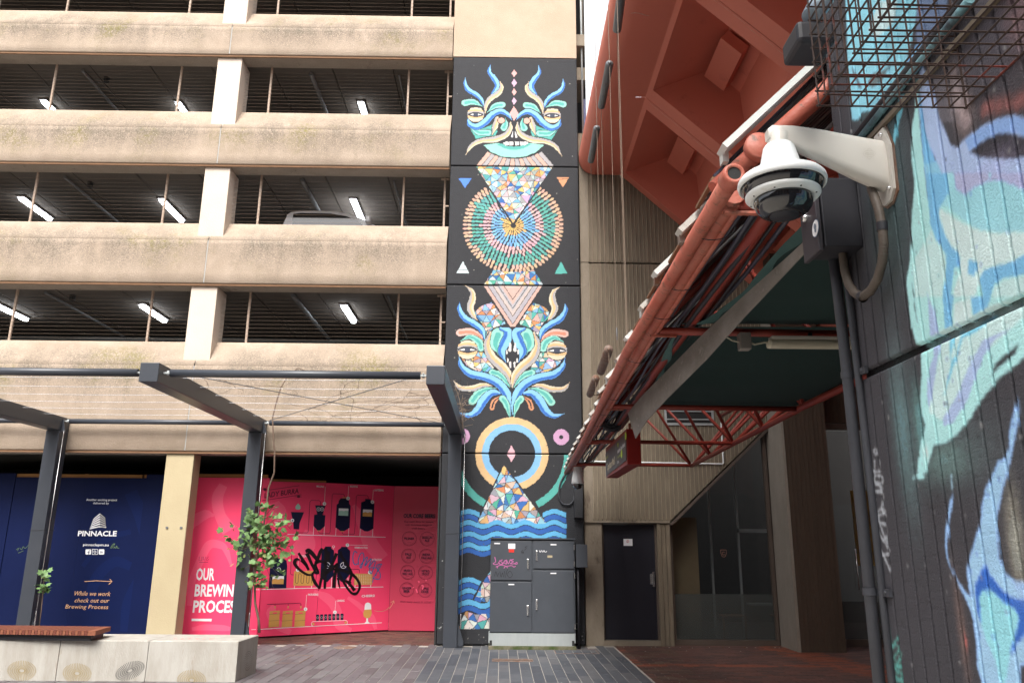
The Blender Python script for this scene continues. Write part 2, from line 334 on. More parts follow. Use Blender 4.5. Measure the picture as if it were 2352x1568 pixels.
# ================================================================= the ground
g = MB(); g.poly([(-150, -150, -.006), (150, -150, -.006), (150, 150, -.006), (-150, 150, -.006)])
M['mortar'] = mat('joint_sand', (.40, .37, .33), .95, c2=(.28, .26, .235), scale=4)
ground = g.build('ground', M['mortar'], None, kind='structure')
pv = bpy.data.objects.new('pavement', None); COL.objects.link(pv); pv['kind'] = 'structure'; pv['_o'] = [0, 0, 0]
def pmats(base, n, amt, nm, bump=.12):
    out = []
    for i in range(n):
        k = 1 + random.uniform(-amt, amt); c = tuple(x * k for x in base[i % len(base)])
        out.append(mat(nm, c, .62, c2=tuple(x * .72 for x in c), scale=7, amt=.6, bump=bump, bscale=50, dirt=(tuple(x * 1.6 for x in c), 11, .66, .35), spec=.35))
    return out
PMg = pmats([(.072, .078, .092), (.09, .096, .108), (.108, .11, .118)], 6, .12, 'slate_paver')
PMp = pmats([(.135, .120, .128), (.150, .137, .143), (.115, .098, .104), (.158, .15, .153)], 6, .08, 'mauve_paver')
PMb = pmats([(.135, .062, .048), (.11, .055, .045), (.09, .052, .045), (.12, .078, .055), (.25, .075, .04)], 10, .15, 'clay_brick', .2)
def slab_mesh(nm, w_, l_, m):
    b = MB(); b.add([(-w_ / 2, -l_ / 2, -.05), (w_ / 2, -l_ / 2, -.05), (w_ / 2, l_ / 2, -.05), (-w_ / 2, l_ / 2, -.05),
                     (-w_ / 2, -l_ / 2, -.003), (w_ / 2, -l_ / 2, -.003), (w_ / 2, l_ / 2, -.003), (-w_ / 2, l_ / 2, -.003),
                     (-w_ / 2 + .003, -l_ / 2 + .003, 0), (w_ / 2 - .003, -l_ / 2 + .003, 0), (w_ / 2 - .003, l_ / 2 - .003, 0), (-w_ / 2 + .003, l_ / 2 - .003, 0)],
                    [(0, 1, 5, 4), (1, 2, 6, 5), (2, 3, 7, 6), (3, 0, 4, 7), (4, 5, 9, 8), (5, 6, 10, 9), (6, 7, 11, 10), (7, 4, 8, 11), (8, 9, 10, 11)])
    me = bpy.data.meshes.new(nm); me.from_pydata(b.v, [], b.f); me.materials.append(m); me.update(); return me
PW, PL_ = .151, .60
gm = {('g', i): slab_mesh('paver', PW - .007, PL_ - .006, q) for i, q in enumerate(PMg)}; gm.update({('p', i): slab_mesh('paver', PW - .007, PL_ - .006, q) for i, q in enumerate(PMp)})
xb = 1.95; cells = []
for c in range(75):
    x = xb - PW * (c + .5); off = (c * .37 % 1) * PL_
    for r in range(-8, 10):
        y = 10.35 + off + r * PL_
        if y > 14.36: continue
        cells.append((x, y))
vis = [q for q in cells if -3.6 < q[0] and q[1] > 10.15]; vis.sort(key=lambda q: q[1]); vis = vis[:295]; vs_ = set(vis)
def tilt(o): o.rotation_euler = (random.gauss(0, .0022), random.gauss(0, .003), 0); o.location.z += random.uniform(-.0015, .0015)
for x, y in vis:
    side = 'g' if x + random.gauss(0, .04) > -1.12 else 'p'; o = link('paver', gm[(side, random.randrange(6))], pv); o.location = (x, y, 0); tilt(o)
def joined(name, lst, dim, mats, pick):
    b = MB()
    for x, y in lst:
        b.mi = pick(x, y); hw, hl = dim[0] / 2 - .0035, dim[1] / 2 - .003; z = random.uniform(-.002, .001)
        b.add([(x - hw, y - hl, -.04), (x + hw, y - hl, -.04), (x + hw, y + hl, -.04), (x - hw, y + hl, -.04), (x - hw, y - hl, z), (x + hw, y - hl, z), (x + hw, y + hl, z), (x - hw, y + hl, z)],
              [(0, 1, 5, 4), (1, 2, 6, 5), (2, 3, 7, 6), (3, 0, 4, 7), (4, 5, 6, 7)])
    return b.build(name, mats, pv, kind='stuff')
joined('outer_pavers', [q for q in cells if q not in vs_], (PW, PL_), PMg + PMp, lambda x, y: random.randrange(6) + (0 if x > -1.12 else 6))
bm_ = [slab_mesh('brick', .222, .108, q) for q in PMb]
bricks = []
for r in range(-30, 44):
    y = 10.3 + r * .115
    for c in range(0, 34):
        x = xb + .03 + .115 + c * .23 + (.115 if r % 2 else 0)
        if y < 14.75: bricks.append((x, y, r, c))
for r in range(24):
    for c in range(-14, 1):
        y = 14.42 + r * .115; x = -1.1 + c * .23 + (.115 if r % 2 else 0) - .12
        if y < 17.0 and x > -4.9: bricks.append((x, y, r, c))
def bpick(x, y, r, c):
    if abs(y - 12.25) < .12 or abs((x - 4.9) - (13.6 - y) * .15) < .35: return random.choice([4, 9, 4, 9, 0])
    return random.choice([0, 1, 2, 5, 6, 7, 1, 2, 3, 8] if x < 2.9 else [0, 1, 2, 5, 6, 7, 1, 2])
bv = [q for q in bricks if (q[0] < 4.6 and 10.3 < q[1] and q[0] > 0)]; bv.sort(key=lambda q: q[1]); bv = bv[:290]; bset = set(bv)
for q in bv:
    o = link('brick', bm_[bpick(*q)], pv); o.location = (q[0], q[1], 0); tilt(o)
hb_ = [(xb + .03 + .056, 10.3 + r * .115) for r in range(-30, 39) if r % 2]
b = MB()
for x, y in hb_: b.mi = random.randrange(10); b.box(x - .054, x + .054, y - .054, y + .054, -.04, -.0005)
b.build('half_bricks', PMb, pv, kind='stuff')
b = MB()
for _ in range(150):
    x, y, r = random.uniform(-3.4, 5), random.uniform(10.4, 14.3), random.uniform(.006, .016); n_ = 7; b.mi = random.choice((0, 0, 1)); b.poly([(x + r * math.cos(t) * random.uniform(.7, 1.2), y + r * math.sin(t) * random.uniform(.7, 1.2), .0025) for t in np.linspace(0, 5.4, n_)])
for _ in range(60):
    x, y, r = random.uniform(-3.4, 4.9), random.choice((14.28, 14.25, 13.75)) + random.gauss(0, .03), random.uniform(.01, .022); b.mi = random.choice((1, 2)); b.add([(x - r, y, .002), (x, y - r * .6, .008), (x + r, y, .003), (x, y + r * .7, .012)], [(0, 1, 2, 3)])
b.build('gum_spots_and_litter', [mat('old_gum', (.045, .042, .045), .8), mat('pale_litter', (.42, .40, .36), .8), mat('dead_leaf', (.20, .11, .05), .8)], pv, kind='stuff')
bd = {(round(q[0], 4), round(q[1], 4)): q for q in bricks if q not in bset}
joined('outer_bricks', list(bd), (.23, .115), PMb, lambda x, y: bpick(*bd[(x, y)]))
# drain grate, service covers
gr = thing('drain_grate', 'rusty slotted drain grate set in the grey paving before the cabinet', 'drain', (.16, 13.25, 0))
a_, b_ = P(1130, 1518, Z=0), P(1225, 1518, Z=0); dx0, dx1, dy0 = a_.x, b_.x, a_.y
b = MB(); b.box(dx0, dx1, dy0, dy0 + .012, -.02, .006); b.box(dx0, dx1, dy0 + .24, dy0 + .252, -.02, .006); b.box(dx0, dx0 + .012, dy0 + .012, dy0 + .24, -.02, .006); b.box(dx1 - .012, dx1, dy0 + .012, dy0 + .24, -.02, .006); b.build('frame', M['rust'], gr)
b = MB(); n = 34
for i in range(n):
    x = dx0 + .016 + (dx1 - dx0 - .032) * (i + .5) / n; b.box(x - .006, x + .006, dy0 + .012, dy0 + .24, -.015, .004)
b.build('bars', M['rust'], gr)
b = MB(); b.box(dx0 + .01, dx1 - .01, dy0 + .01, dy0 + .25, -.013, .0015); b.build('pit', M['dark'], gr)
def cover(lbl, u0, u1, v0, v1):
    p0, p1 = P(u0, v1, Z=0), P(u1, v0, Z=0); t = thing('service_cover', lbl, 'cover', (p0.x, p0.y, 0)); b = MB(); q = .012
    b.box(p0.x, p1.x, p0.y, p0.y + q, -.01, .004); b.box(p0.x, p1.x, p1.y - q, p1.y, -.01, .004); b.box(p0.x, p0.x + q, p0.y + q, p1.y - q, -.01, .004); b.box(p1.x - q, p1.x, p0.y + q, p1.y - q, -.01, .004); b.build('frame', M['rust'], t)
cover('paved service cover with rusty corners in the mauve paving', 630, 720, 1504, 1522)
cover('thin steel framed cover in dark paving by the black pier', 1276, 1368, 1491, 1500)
p = P(792, 1486, Z=0); b = MB(); b.lathe([(0, .006), (.16, .006), (.19, .003), (.19, -.02)], (p.x, p.y, 0), 24); tag(b.build('round_cover', M['rust']), 'round rusty iron cover in the mauve paving before the pink hoarding', 'cover')

# ================================================================= unseen buildings added behind and left of the viewer to shade the lane
ob = thing('added_rear_building', 'unseen plain brown brick building, added behind the viewpoint to shade the lane', 'building', (0, -13, 0))
b = MB(); b.box(-45, 40, -24, -13, 0, 13.5); b.build('wall', mat('brown_brickwork', (.16, .12, .10), .9, c2=(.12, .09, .075)), ob)
for k in range(20):
    for z in (1.2, 4.2, 7.0): b = MB(); b.box(-43 + k * 4, -41 + k * 4, -13.02, -12.98, z, z + 1.6); b.build('window', M['blackgl'], ob)
lf = thing('added_left_building', 'unseen plain grey rendered building, added at the left to shade the lane', 'building', (-27, 0, 0))  # added out of view to cut the low sky light from the left
b = MB(); b.box(-40, -27, -12.9, 17, 0, 7.5); b.build('wall', mat('grey_render', (.20, .19, .18), .9), lf)
for k in range(6):
    for z in (1.2, 4.2): b = MB(); b.box(-27.02, -26.98, -11 + k * 4.4, -8.6 + k * 4.4, z, z + 1.7); b.build('window', M['blackgl'], lf)
# ================================================================= car park
YF = 14.33
cp = thing('car_park', 'sand coloured multi storey car park with open decks and concrete parapets', 'building', (-6, 14.33, 0))
BANDS = [(14.0, 14.67, 15.2), (11.5, 12.17, 12.74), (9.0, 9.80, 10.36), (6.49, 7.38, 7.86), (3.285, 4.88, 5.41)]   # bottom, crease, top
def smooth(x, a, b_): t = np.clip((x - a) / (b_ - a), 0, 1); return t * t * (3 - 2 * t)
XS = [(-15.4, -11.362), (-11.338, -5.762), (-5.738, -1.115)]
for bi, (zb, zc, zt) in enumerate(BANDS):
    for x0, x1 in XS:
        if bi == 0 and x0 < -11: continue
        xs = np.linspace(x0, x1, 42); h = zc - zb
        prof = [(.36, zb, .1), (.012, zb, .1), (0, zb + .012, .18), (0, zb + .25 * h, .3), (0, zb + .55 * h, .62), (0, zc - .10, 1.), (0, zc - .016, 1.), (.010, zc - .008, 1.), (.004, zc, .7), (.10, zc + (zt - zc) * .29, .8), (.22, zc + (zt - zc) * .63, .5), (.34, zt - .01, .12), (.352, zt, .05), (.46, zt, .2), (.46, zb + .12, .3)]
        near = np.minimum(np.abs(xs - x0 if x0 > -15 else xs * 0 + 9), np.abs(x1 - xs)); cl = smooth(near, .12, 1.15)
        pos = np.zeros((len(prof), len(xs), 3)); gr_ = np.zeros((len(prof), len(xs)))
        for i, (dy, z, gg) in enumerate(prof):
            pos[i, :, 0] = xs; pos[i, :, 1] = YF + dy; pos[i, :, 2] = z
            gr_[i] = gg * ((.25 + .75 * cl) if i >= 9 else (.55 + .45 * cl)) * (.55 if bi == 4 and i < 5 else 1)
        gridmesh('spandrel_panel', pos, gr_, M['facade'], cp, 'grime')
    b = MB(); b.box(-15.4, -1.115, YF + .022, YF + .05, zb - .045, zb - .002); b.build('drip_edge', M['rust_edge'], cp)
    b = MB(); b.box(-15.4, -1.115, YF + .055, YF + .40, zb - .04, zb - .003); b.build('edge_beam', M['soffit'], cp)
    if bi:
        for xj in (-5.75, -11.35):
            b = MB(); b.box(xj - .008, xj + .008, YF + .002, YF + .012, zb + .01, zc - .01); b.build('joint_seal', M['seal'], cp)
    # ceiling boards above each opening and the slab over them
    n = 11
    if bi < 4:
        for i in range(n):
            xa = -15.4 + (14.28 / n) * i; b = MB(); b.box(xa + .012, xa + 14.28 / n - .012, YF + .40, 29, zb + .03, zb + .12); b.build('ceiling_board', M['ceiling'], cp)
    b = MB(); b.box(-15.4, -1.12, YF + .47, 29.2, zb + .125, zb + .3); b.build('floor_slab', M['carfloor'], cp)
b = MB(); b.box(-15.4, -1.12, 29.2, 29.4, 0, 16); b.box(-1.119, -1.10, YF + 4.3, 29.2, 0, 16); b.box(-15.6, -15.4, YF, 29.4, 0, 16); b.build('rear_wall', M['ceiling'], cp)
for k in range(3):   # beams across the decks
    for (zb, zc, zt) in BANDS[1:4]:
        b = MB(); b.box(-15.3, -1.13, 20.5 + 3.5 * k, 20.9 + 3.5 * k, zb - .32, zb + .028); b.build('deck_beam', M['ceiling'], cp)
for (zb, zc, zt) in BANDS[1:4]:
    for xx, r in ((-9.1, .03), (-4.2, .045), (-2.3, .022)):
        b = MB(); b.tube([(xx, 14.95, zb - .03), (xx, 28, zb - .03)], r, 8); b.build('ceiling_pipe', M['tubegrey'], cp)
    b = MB(); b.tube([(-15, 18.4, zb - .06), (-1.2, 18.4, zb - .06)], .05, 8); b.build('ceiling_pipe', M['galv'], cp)
    b = MB(); b.lathe([(.001, -.09), (.05, -.08), (.06, -.03), (.06, .03)], (-8.75, 15.3, zb), 12); b.build('ceiling_sensor', M['dark'], cp)
for xc in (-11.6, -6.0):
    for i in range(4):
        b = MB(); b.bbox(xc, xc + .5, YF + .075, YF + .60, BANDS[i + 1][1] + .02, BANDS[i][0] - .041, .008); b.build('column', M['column'], cp)
for xc in (-11.6, -6.09):
    b = MB(); b.bbox(xc, xc + .50, YF + .06, YF + .40, -.01, 3.243, .01); b.build('ground_column', M['column2'], cp)
b = MB()
for x, z in ((-5.93, 1.93), (-5.68, 1.93)): b.box(x - .02, x + .02, YF + .045, YF + .059, z - .015, z + .02)
b.build('bolt', M['tubegrey'], cp)
PX = [-14.4, -12.4, -11.25, -9.52, -6.88, -4.97, -2.06, -1.22]
for i in range(4):
    zt, zu = BANDS[i + 1][2], BANDS[i][0] - .04
    for x in PX:
        b = MB(); b.box(x - .019, x + .019, YF + .40, YF + .438, zt, zu); b.build('rail_post', M['railpaint'], cp)
    nw = 12
    for k in range(nw):
        z = zt + .075 + k * (zu - zt - .12) / nw
        b = MB(); b.tube([(-15.3, YF + .395, z), (-6.9, YF + .395, z - .004), (-1.13, YF + .395, z)], .0017, 5, False); b.build('rail_wire', M['wire'], cp)
    b = MB(); b.box(-1.20, -1.13, YF + .38, YF + .41, zt + .45, zt + .475); b.box(-1.30, -1.13, YF + .38, YF + .44, zu - .05, zu - .02); b.build('rail_bracket', M['railpaint'], cp)
# deck lights
LZ = [(11.44, 16.15), (8.94, 15.97), (6.43, 15.72)]
LX = [('first bay', -10.62), ('middle bay', -7.55), ('bay nearest the painted tower', -3.32)]
DK = ['top', 'middle', 'lowest']
lamp0 = None
for di, (z, y) in enumerate(LZ):
    for nm, x in LX:
        yy = y - (.12 if x > -4 else 0)
        lbl = 'lit white tube light under the %s deck ceiling, %s' % (DK[di], nm)
        if lamp0 is None:
            lamp0 = thing('tube_light', lbl, 'light', (x, yy, z), 'tube lights on the car park ceilings')
            b = MB(); b.bbox(x - .085, x + .085, yy, yy + 1.22, z + .045, z + .085, .01); b.build('housing', M['lampb'], lamp0)
            b = MB(); b.bbox(x - .05, x + .05, yy + .02, yy + 1.2, z - .01, z + .045, .02); b.build('diffuser', M['lampw'], lamp0)
        else: copy_thing(lamp0, (x, yy, z), lbl)
# white ute on the middle deck
ut = thing('utility_vehicle', 'white pickup parked on the middle deck, only its cab showing', 'pickup', (-4.4, 15.7, 6.8))
FZ, YN = 6.8, 15.62
def cx(u, v): p = P(u, v, Y=YN); return (p.x, p.z)
prof = [cx(648, 520), cx(660, 493), cx(668, 487), cx(690, 484.5), cx(720, 484), cx(770, 486), cx(800, 491), cx(830, 502), cx(862, 518)]
cabp = [(prof[0][0] - .02, FZ + .55)] + prof + [(prof[-1][0] + .35, FZ + 1.05), (prof[-1][0] + 1.2, FZ + .98), (prof[-1][0] + 1.45, FZ + .8), (prof[-1][0] + 1.48, FZ + .45), (prof[0][0] - .02, FZ + .35)]
M['carpaint'] = mat('white_car_paint', (.80, .80, .82), .25, c2=(.78, .78, .80), coat=.5)
b = MB(); yw = 1.75
ins = lambda z: 0.
ring = [(x, YN + ins(z), z) for x, z in cabp]; ring2 = [(x, YN + yw - ins(z), z) for x, z in cabp]; n = len(ring)
b.add(ring + ring2, [tuple(range(n))[::-1], tuple(range(n, 2 * n))] + [(i, (i + 1) % n, (i + 1) % n + n, i + n) for i in range(n)]); b.build('body', M['carpaint'], ut)
wp = [cx(671, 516), cx(674, 492), cx(690, 489.5), cx(760, 491), cx(795, 497), cx(822, 508), cx(832, 516)]
b = MB(); b.prism([(x, YN + ins(z) - .012, z) for x, z in [(wp[0][0], FZ + 1.1)] + wp + [(wp[-1][0] + .15, FZ + 1.12)]], (0, .01, 0)); b.build('side_window', M['blackgl'], ut)
tx = prof[0][0]; b = MB(); b.box(tx - 1.75, tx - .03, YN + .03, YN + yw - .03, FZ + .55, FZ + 1.0); b.build('tray', M['carpaint'], ut)
p = cx(848, 508); b = MB(); b.bbox(p[0] - .06, p[0] + .06, YN - .19, YN - .02, p[1] - .09, p[1] + .06, .03); b.build('mirror', M['carpaint'], ut)
for x in (tx - .95, tx + 2.55):
    for y in (YN + .02, YN + yw - .24):
        b = MB(); b.lathe([(.001, 0), (.2, 0), (.2, .03), (.33, .02), (.36, .08), (.36, .17), (.33, .22), (.001, .22)], (x, y, FZ + .36), 20, (0, 1, 0)); b.build('wheel', M['blackmt'], ut)
# ================================================================= painted stair tower
tw = thing('stair_tower', 'black rendered stair tower covered with a tall symmetrical blue, teal and cream mural', 'tower', (.2, 14.33, 0))
TX0, TX1 = -1.085, 1.475
def FP(u, v): p = P(u, v, Y=YF); return (p.x, p.z)
R1 = zm(1780, 200, 1.65); R2 = zm(1780, 1100, 1.65); R3 = zm(1750, 1900, 1.886)
K = (.026, .027, .031)
PB, PL2, PD = (.10, .30, .72), (.26, .56, .84), (.045, .16, .52)
PT, PT2 = (.11, .45, .40), (.32, .68, .58); PC, PO, PGr, PK = (.74, .64, .48), (.74, .48, .24), (.42, .41, .42), (.72, .46, .40)
cv = Canvas(TX0 - .02, TX1 + .02, 0, 11.6, .0085, K)
XM = FP(*R1(456, 400))[0]
def q1(R, pts): return [FP(*R(x, y)) for x, y in pts]
def mir(pts, xm): return [(2 * xm - x, z) for x, z in pts]
SC = (FP(*R1(455, 700))[0] - FP(*R1(355, 700))[0]) / 100     # metres per crop pixel
def both(fn, R, pts, xm=None):
    a = q1(R, pts)
    for s_, p in ((1, a), (-1, mir(a, XM))): fn(p, s_)
def horn(R, pts, wid, kind='blue', edge=True):
    w_ = np.array(wid) * SC
    def f(p, s_):
        if edge: cv.stroke(p, w_ + 7 * SC, K)
        if kind == 'blue':
            cv.stroke(p, w_, PB); cv.stroke(p, w_, PL2, .42 * s_, .58); cv.stroke(p, w_, PD, -.55 * s_, .30)
        elif kind == 'cream':
            cv.stroke(p, w_, PC); cv.stroke(p, w_, PGr, -.45 * s_, .5); cv.stroke(p, w_, PO, .12 * s_, .32)
        elif kind == 'teal': cv.stroke(p, w_, PT2); cv.stroke([(p[0][0] * .93 + p[1][0] * .07, p[0][1] * .93 + p[1][1] * .07)] + p[1:], w_ * .45, PT)
        elif kind == 'pink': cv.stroke(p, w_, (.74, .48, .42)); cv.stroke(p, w_ * .42, (.66, .27, .18))
        elif kind == 'orange': cv.stroke(p, w_, (.66, .30, .16)); cv.stroke(p, w_ * .3, K)
    both(f, R, pts)
MC = [(.62, .28, .12), (.05, .17, .45), (.28, .55, .78), (.78, .74, .62), (.74, .50, .20), (.10, .42, .36), (.70, .44, .56), (.76, .76, .74), (.36, .36, .38), (.50, .68, .62), (.70, .48, .40), (.20, .42, .68)]
def mosaic(poly, cell, line=.0075, seed=1, sym=False):
    r = random.Random(seed); p = np.array(poly); x0, y0 = p.min(0) - cell; x1, y1 = p.max(0) + cell; pts = []; j = 0; y = y0
    while y < y1:
        x = x0 + (cell / 2 if j % 2 else 0)
        while x < x1: pts.append(Vector((x + r.uniform(-.32, .32) * cell, y + r.uniform(-.32, .32) * cell))); x += cell
        y += cell * .86; j += 1
    vs, ed, fc, *_ = delaunay_2d_cdt(pts, [], [], 0, 1e-6)
    q = cv.mask(poly)
    if q is None: return
    i0, i1, j0, j1, ins, A, B = q; before = cv.a.copy(); cv.a[j0:j1, i0:i1] = (.03, .03, .045); last = -1
    for f in fc:
        t = [vs[i] for i in f]; c = (t[0] + t[1] + t[2]) / 3; k = r.randrange(len(MC)); k = (k + 1) % len(MC) if k == last else k; last = k
        rad = max((t[0] - c).length, 1e-5); tt = [(c.x + (a.x - c.x) * (1 - line / rad), c.y + (a.y - c.y) * (1 - line / rad)) for a in t]
        cv.poly(tt, tuple(min(1, h * r.uniform(.88, 1.1)) for h in MC[k]))
    cv.keepout(poly, before)
# pale over-spray haloes, then the upper face
horn(R1, [(135, 180), (133, 225), (155, 265), (205, 295), (240, 330), (258, 378)], [2, 22, 32, 32, 26, 5])
horn(R1, [(300, 95), (293, 145), (325, 190), (345, 235), (325, 275), (298, 302)], [2, 24, 36, 36, 24, 2])
horn(R1, [(362, 208), (374, 250), (350, 288), (300, 322), (272, 365), (265, 418)], [4, 26, 36, 36, 26, 4], 'cream')
horn(R1, [(132, 350), (185, 344), (245, 372)], [46, 40, 5], 'teal')
horn(R1, [(378, 363), (332, 370), (280, 412)], [42, 38, 4], 'teal')
both(lambda p, s_: cv.poly(p, PT), R1, [(158, 505), (215, 530), (300, 500), (330, 470), (345, 540), (330, 568), (280, 570), (205, 586)])
horn(R1, [(288, 545), (225, 544), (165, 512)], [40, 40, 5], 'teal')
horn(R1, [(148, 448), (165, 492), (215, 506), (268, 474), (315, 425), (368, 405), (415, 428), (440, 462)], [4, 34, 46, 46, 42, 38, 26, 4])
def eye(R, c, rad):
    def f(p, s_):
        x, z = p[0]; r_ = rad * SC
        cv.disc(x, z, r_ * 1.09, K); cv.disc(x, z, r_, PC)
        for yy, cc in ((.72, PC), (.5, PO), (.28, PGr), (-.35, PGr), (-.55, PO), (-.8, PC)):
            for k in range(-20, 21):
                xx = k / 20 * .97; h = yy - .22 * xx * xx * (1 if yy > 0 else -1) + .1
                if xx * xx + h * h < .90: cv.disc(x + xx * r_, z + h * r_, r_ * .13, cc)
        al = [(x + r_ * .98 * math.cos(t), z + r_ * .26 * math.sin(t) * (1 - .2 * abs(math.cos(t)))) for t in np.linspace(0, 6.283, 24)]
        cv.poly([(a, b_ + (b_ - z) * .35) for a, b_ in al], K); cv.poly([(x - r_ * .86, z), (x, z + r_ * .21), (x + r_ * .86, z), (x, z - r_ * .21)], (.78, .78, .78)); cv.poly([(x - r_ * .3, z - r_ * .2), (x + r_ * .3, z - r_ * .2), (x + r_ * .3, z + r_ * .22), (x - r_ * .3, z + r_ * .22)], (.05, .06, .09))
    both(f, R, [c])
eye(R1, (203, 427), 54)
horn(R1, [(345, 452), (332, 500), (312, 558)], [26, 38, 6], 'cream'); horn(R1, [(388, 515), (398, 490), (398, 452)], [44, 36, 6], 'teal')
both(lambda p, s_: (cv.disc(*p[0], 27 * SC, K), cv.disc(*p[0], 22 * SC, (.70, .42, .34))), R1, [(371, 466)])
ch = lambda r1, r2, c: cv.poly([(XM + r1 * math.cos(t), zc_ + r1 * .92 * math.sin(t)) for t in np.linspace(-2.62, -.52, 30)] + [(XM + r2 * math.cos(t), zc_ + r2 * .80 * math.sin(t)) for t in np.linspace(-.52, -2.62, 30)], c)
zc_ = FP(*R1(455, 520))[1]; cv.poly(q1(R1, [(255, 628), (350, 615), (455, 640), (560, 615), (655, 628), (600, 675), (540, 700), (455, 712), (370, 702), (300, 672)]), PT2)
cv.poly(q1(R1, [(340, 622), (400, 615), (455, 640), (520, 615), (570, 622), (520, 650), (455, 662), (390, 650)]), PT)
cv.poly(q1(R1, [(375, 618), (430, 575), (455, 520), (480, 575), (540, 618), (500, 634), (455, 640), (410, 634)]), K)
for a in ((382, 612, 392, 627, 398, 608), ): cv.poly(q1(R1, [(a[0], a[1]), (a[2], a[3]), (a[4], a[5])]), (.78, .78, .78))
for xx in (396, 426, 462, 494, 522): cv.poly(q1(R1, [(xx, 604), (xx + 26, 607), (xx + 26, 628 if xx < 520 else 618), (xx + 2, 632)]), (.78, .78, .76))
cv.poly(q1(R1, [(448, 530), (436, 575), (450, 580)]), (.76, .76, .76)); cv.poly(q1(R1, [(460, 530), (480, 578), (464, 582)]), (.76, .76, .76))
horn(R1, [(432, 478), (430, 520), (400, 562), (330, 590), (240, 600), (178, 630), (136, 692)], [8, 28, 38, 42, 34, 28, 3], 'cream')
for i in range(14):
    t0, t1 = i / 14, (i + 1) / 14; X = lambda t, y: (280 + 360 * t if y == 0 else 205 + 515 * t); crv = lambda t: 672 + 48 * (1 - (2 * t - 1) ** 2)
    cv.poly(q1(R1, [(X(t0, 0) + 1, crv(t0)), (X(t1, 0) - 2, crv(t1)), (X(t1, 1) - 3, 764), (X(t0, 1) + 2, 764)]), (.68, .43, .35) if i % 2 == 0 else (.44, .42, .43))
for i, (y, h, w_) in enumerate([(155, 50, 34), (218, 54, 34), (278, 48, 32), (338, 48, 32), (420, 98, 58)]):
    cv.poly(q1(R1, [(457 - i * .8, y - h / 2), (457 + w_ / 2, y), (456, y + h / 2), (456 - w_ / 2, y)]), (.80, .42, .40) if i % 2 == 0 else (.72, .46, .62))
# disc of petals
dc = FP(*R1(450, 1158)); dr = (FP(*R1(778, 1158))[0] - FP(*R1(125, 1158))[0]) / 2
rings = [(.05, .20, (.76, .50, .16)), (.20, .33, (.22, .50, .80)), (.31, .45, (.20, .44, .74)), (.43, .57, (.74, .46, .46)), (.55, .66, (.70, .42, .42)), (.64, .78, (.12, .42, .37)), (.76, .88, (.13, .45, .40)), (.86, .94, (.70, .44, .30)), (.92, 1.0, (.66, .42, .29))]
rings = [(.055 + .079 * i, .055 + .079 * i + .094, c_) for i, c_ in enumerate([(.76, .50, .16), (.76, .52, .2), (.22, .50, .80), (.18, .42, .74), (.24, .5, .8), (.74, .46, .46), (.72, .44, .46), (.12, .42, .37), (.13, .45, .40), (.12, .40, .36), (.70, .46, .34), (.66, .42, .29)])]
for i, (a, b_, c) in enumerate(rings):
    m = int(13 + 62 * (a + b_) / 2)
    for k in range(m):
        t = 2 * math.pi * (k + .5 * (i % 2) + random.uniform(-.1, .1)) / m; e = random.uniform(.9, 1.05)
        w_ = 2 * math.pi / m * (a + b_) / 2 * .36 * dr * random.uniform(.85, 1.1); mid = (a + b_) / 2 * dr; L_ = (b_ - a) * .56 * dr * e
        pp = [(dc[0] + math.cos(t) * (mid + L_ * math.cos(s_)) - math.sin(t) * w_ * math.sin(s_), dc[1] + math.sin(t) * (mid + L_ * math.cos(s_)) + math.cos(t) * w_ * math.sin(s_)) for s_ in np.linspace(0, 6.283, 10)[:-1]]
        cc = c if random.random() < .85 else rings[max(0, i - 1)][2]; cv.poly(pp, tuple(x * random.uniform(.9, 1.08) for x in cc))
tri = q1(R1, [(203, 768), (714, 768), (450, 1142)]); cv.poly(q1(R1, [(190, 766), (726, 766), (450, 1165)]), K); mosaic(tri, 44 * SC, seed=3)
mosaic(q1(R1, [(322, 1450), (400, 1462), (450, 1465), (520, 1462), (585, 1450), (647, 1550), (256, 1550)]), 42 * SC, seed=4)
def tri_mark(R, pts, c, ln=None):
    cv.poly(q1(R, pts), c)
    if ln: cv.stroke(q1(R, ln), [3 * SC, 3 * SC], K)
tri_mark(R1, [(90, 848), (176, 848), (132, 911)], (.10, .26, .78)); tri_mark(R1, [(737, 840), (819, 840), (778, 908)], (.74, .34, .18), [(735, 853), (822, 853)])
tri_mark(R1, [(118, 1395), (74, 1474), (161, 1472)], (.62, .72, .74), [(74, 1453), (165, 1451)]); tri_mark(R1, [(765, 1397), (724, 1476), (807, 1474)], PT)
# lower face
XM = FP(*R2(444, 400))[0]
for i, yy in enumerate((0, 46, 92, 138, 184)):
    k = 1 - yy / 293 * .93; cx_ = 449; c = [(.66, .42, .36), (.44, .42, .46), (.60, .50, .46), (.46, .45, .48), (.64, .44, .38)][i]
    hw = 191 * k; cv.poly(q1(R2, [(cx_ - hw, 73), (cx_ + hw, 73), (cx_ - 2, 73 + 292 * k)]), K if 0 else c)
    for off in (0.04,): pass
for k in (.86, .68, .50, .30): cv.stroke(q1(R2, [(449 - 191 * k, 75), (447, 73 + 292 * k)]), [4 * SC] * 2, K); cv.stroke(q1(R2, [(449 + 191 * k, 75), (447, 73 + 292 * k)]), [4 * SC] * 2, K)
cv.poly(q1(R2, [(250, 64), (650, 64), (650, 73), (250, 73)]), K)
horn(R2, [(133, 68), (178, 108), (182, 160), (166, 210), (182, 258), (212, 298)], [2, 26, 42, 42, 32, 4], 'cream')
both(lambda p, s_: mosaic(p, 42 * SC, seed=5 + s_), R2, [(202, 240), (232, 208), (305, 180), (330, 205), (402, 322), (340, 340), (290, 370), (272, 402), (262, 370), (240, 312), (205, 272)])
horn(R2, [(98, 178), (95, 225), (130, 283), (190, 318), (243, 362), (264, 430)], [2, 26, 38, 38, 34, 6])
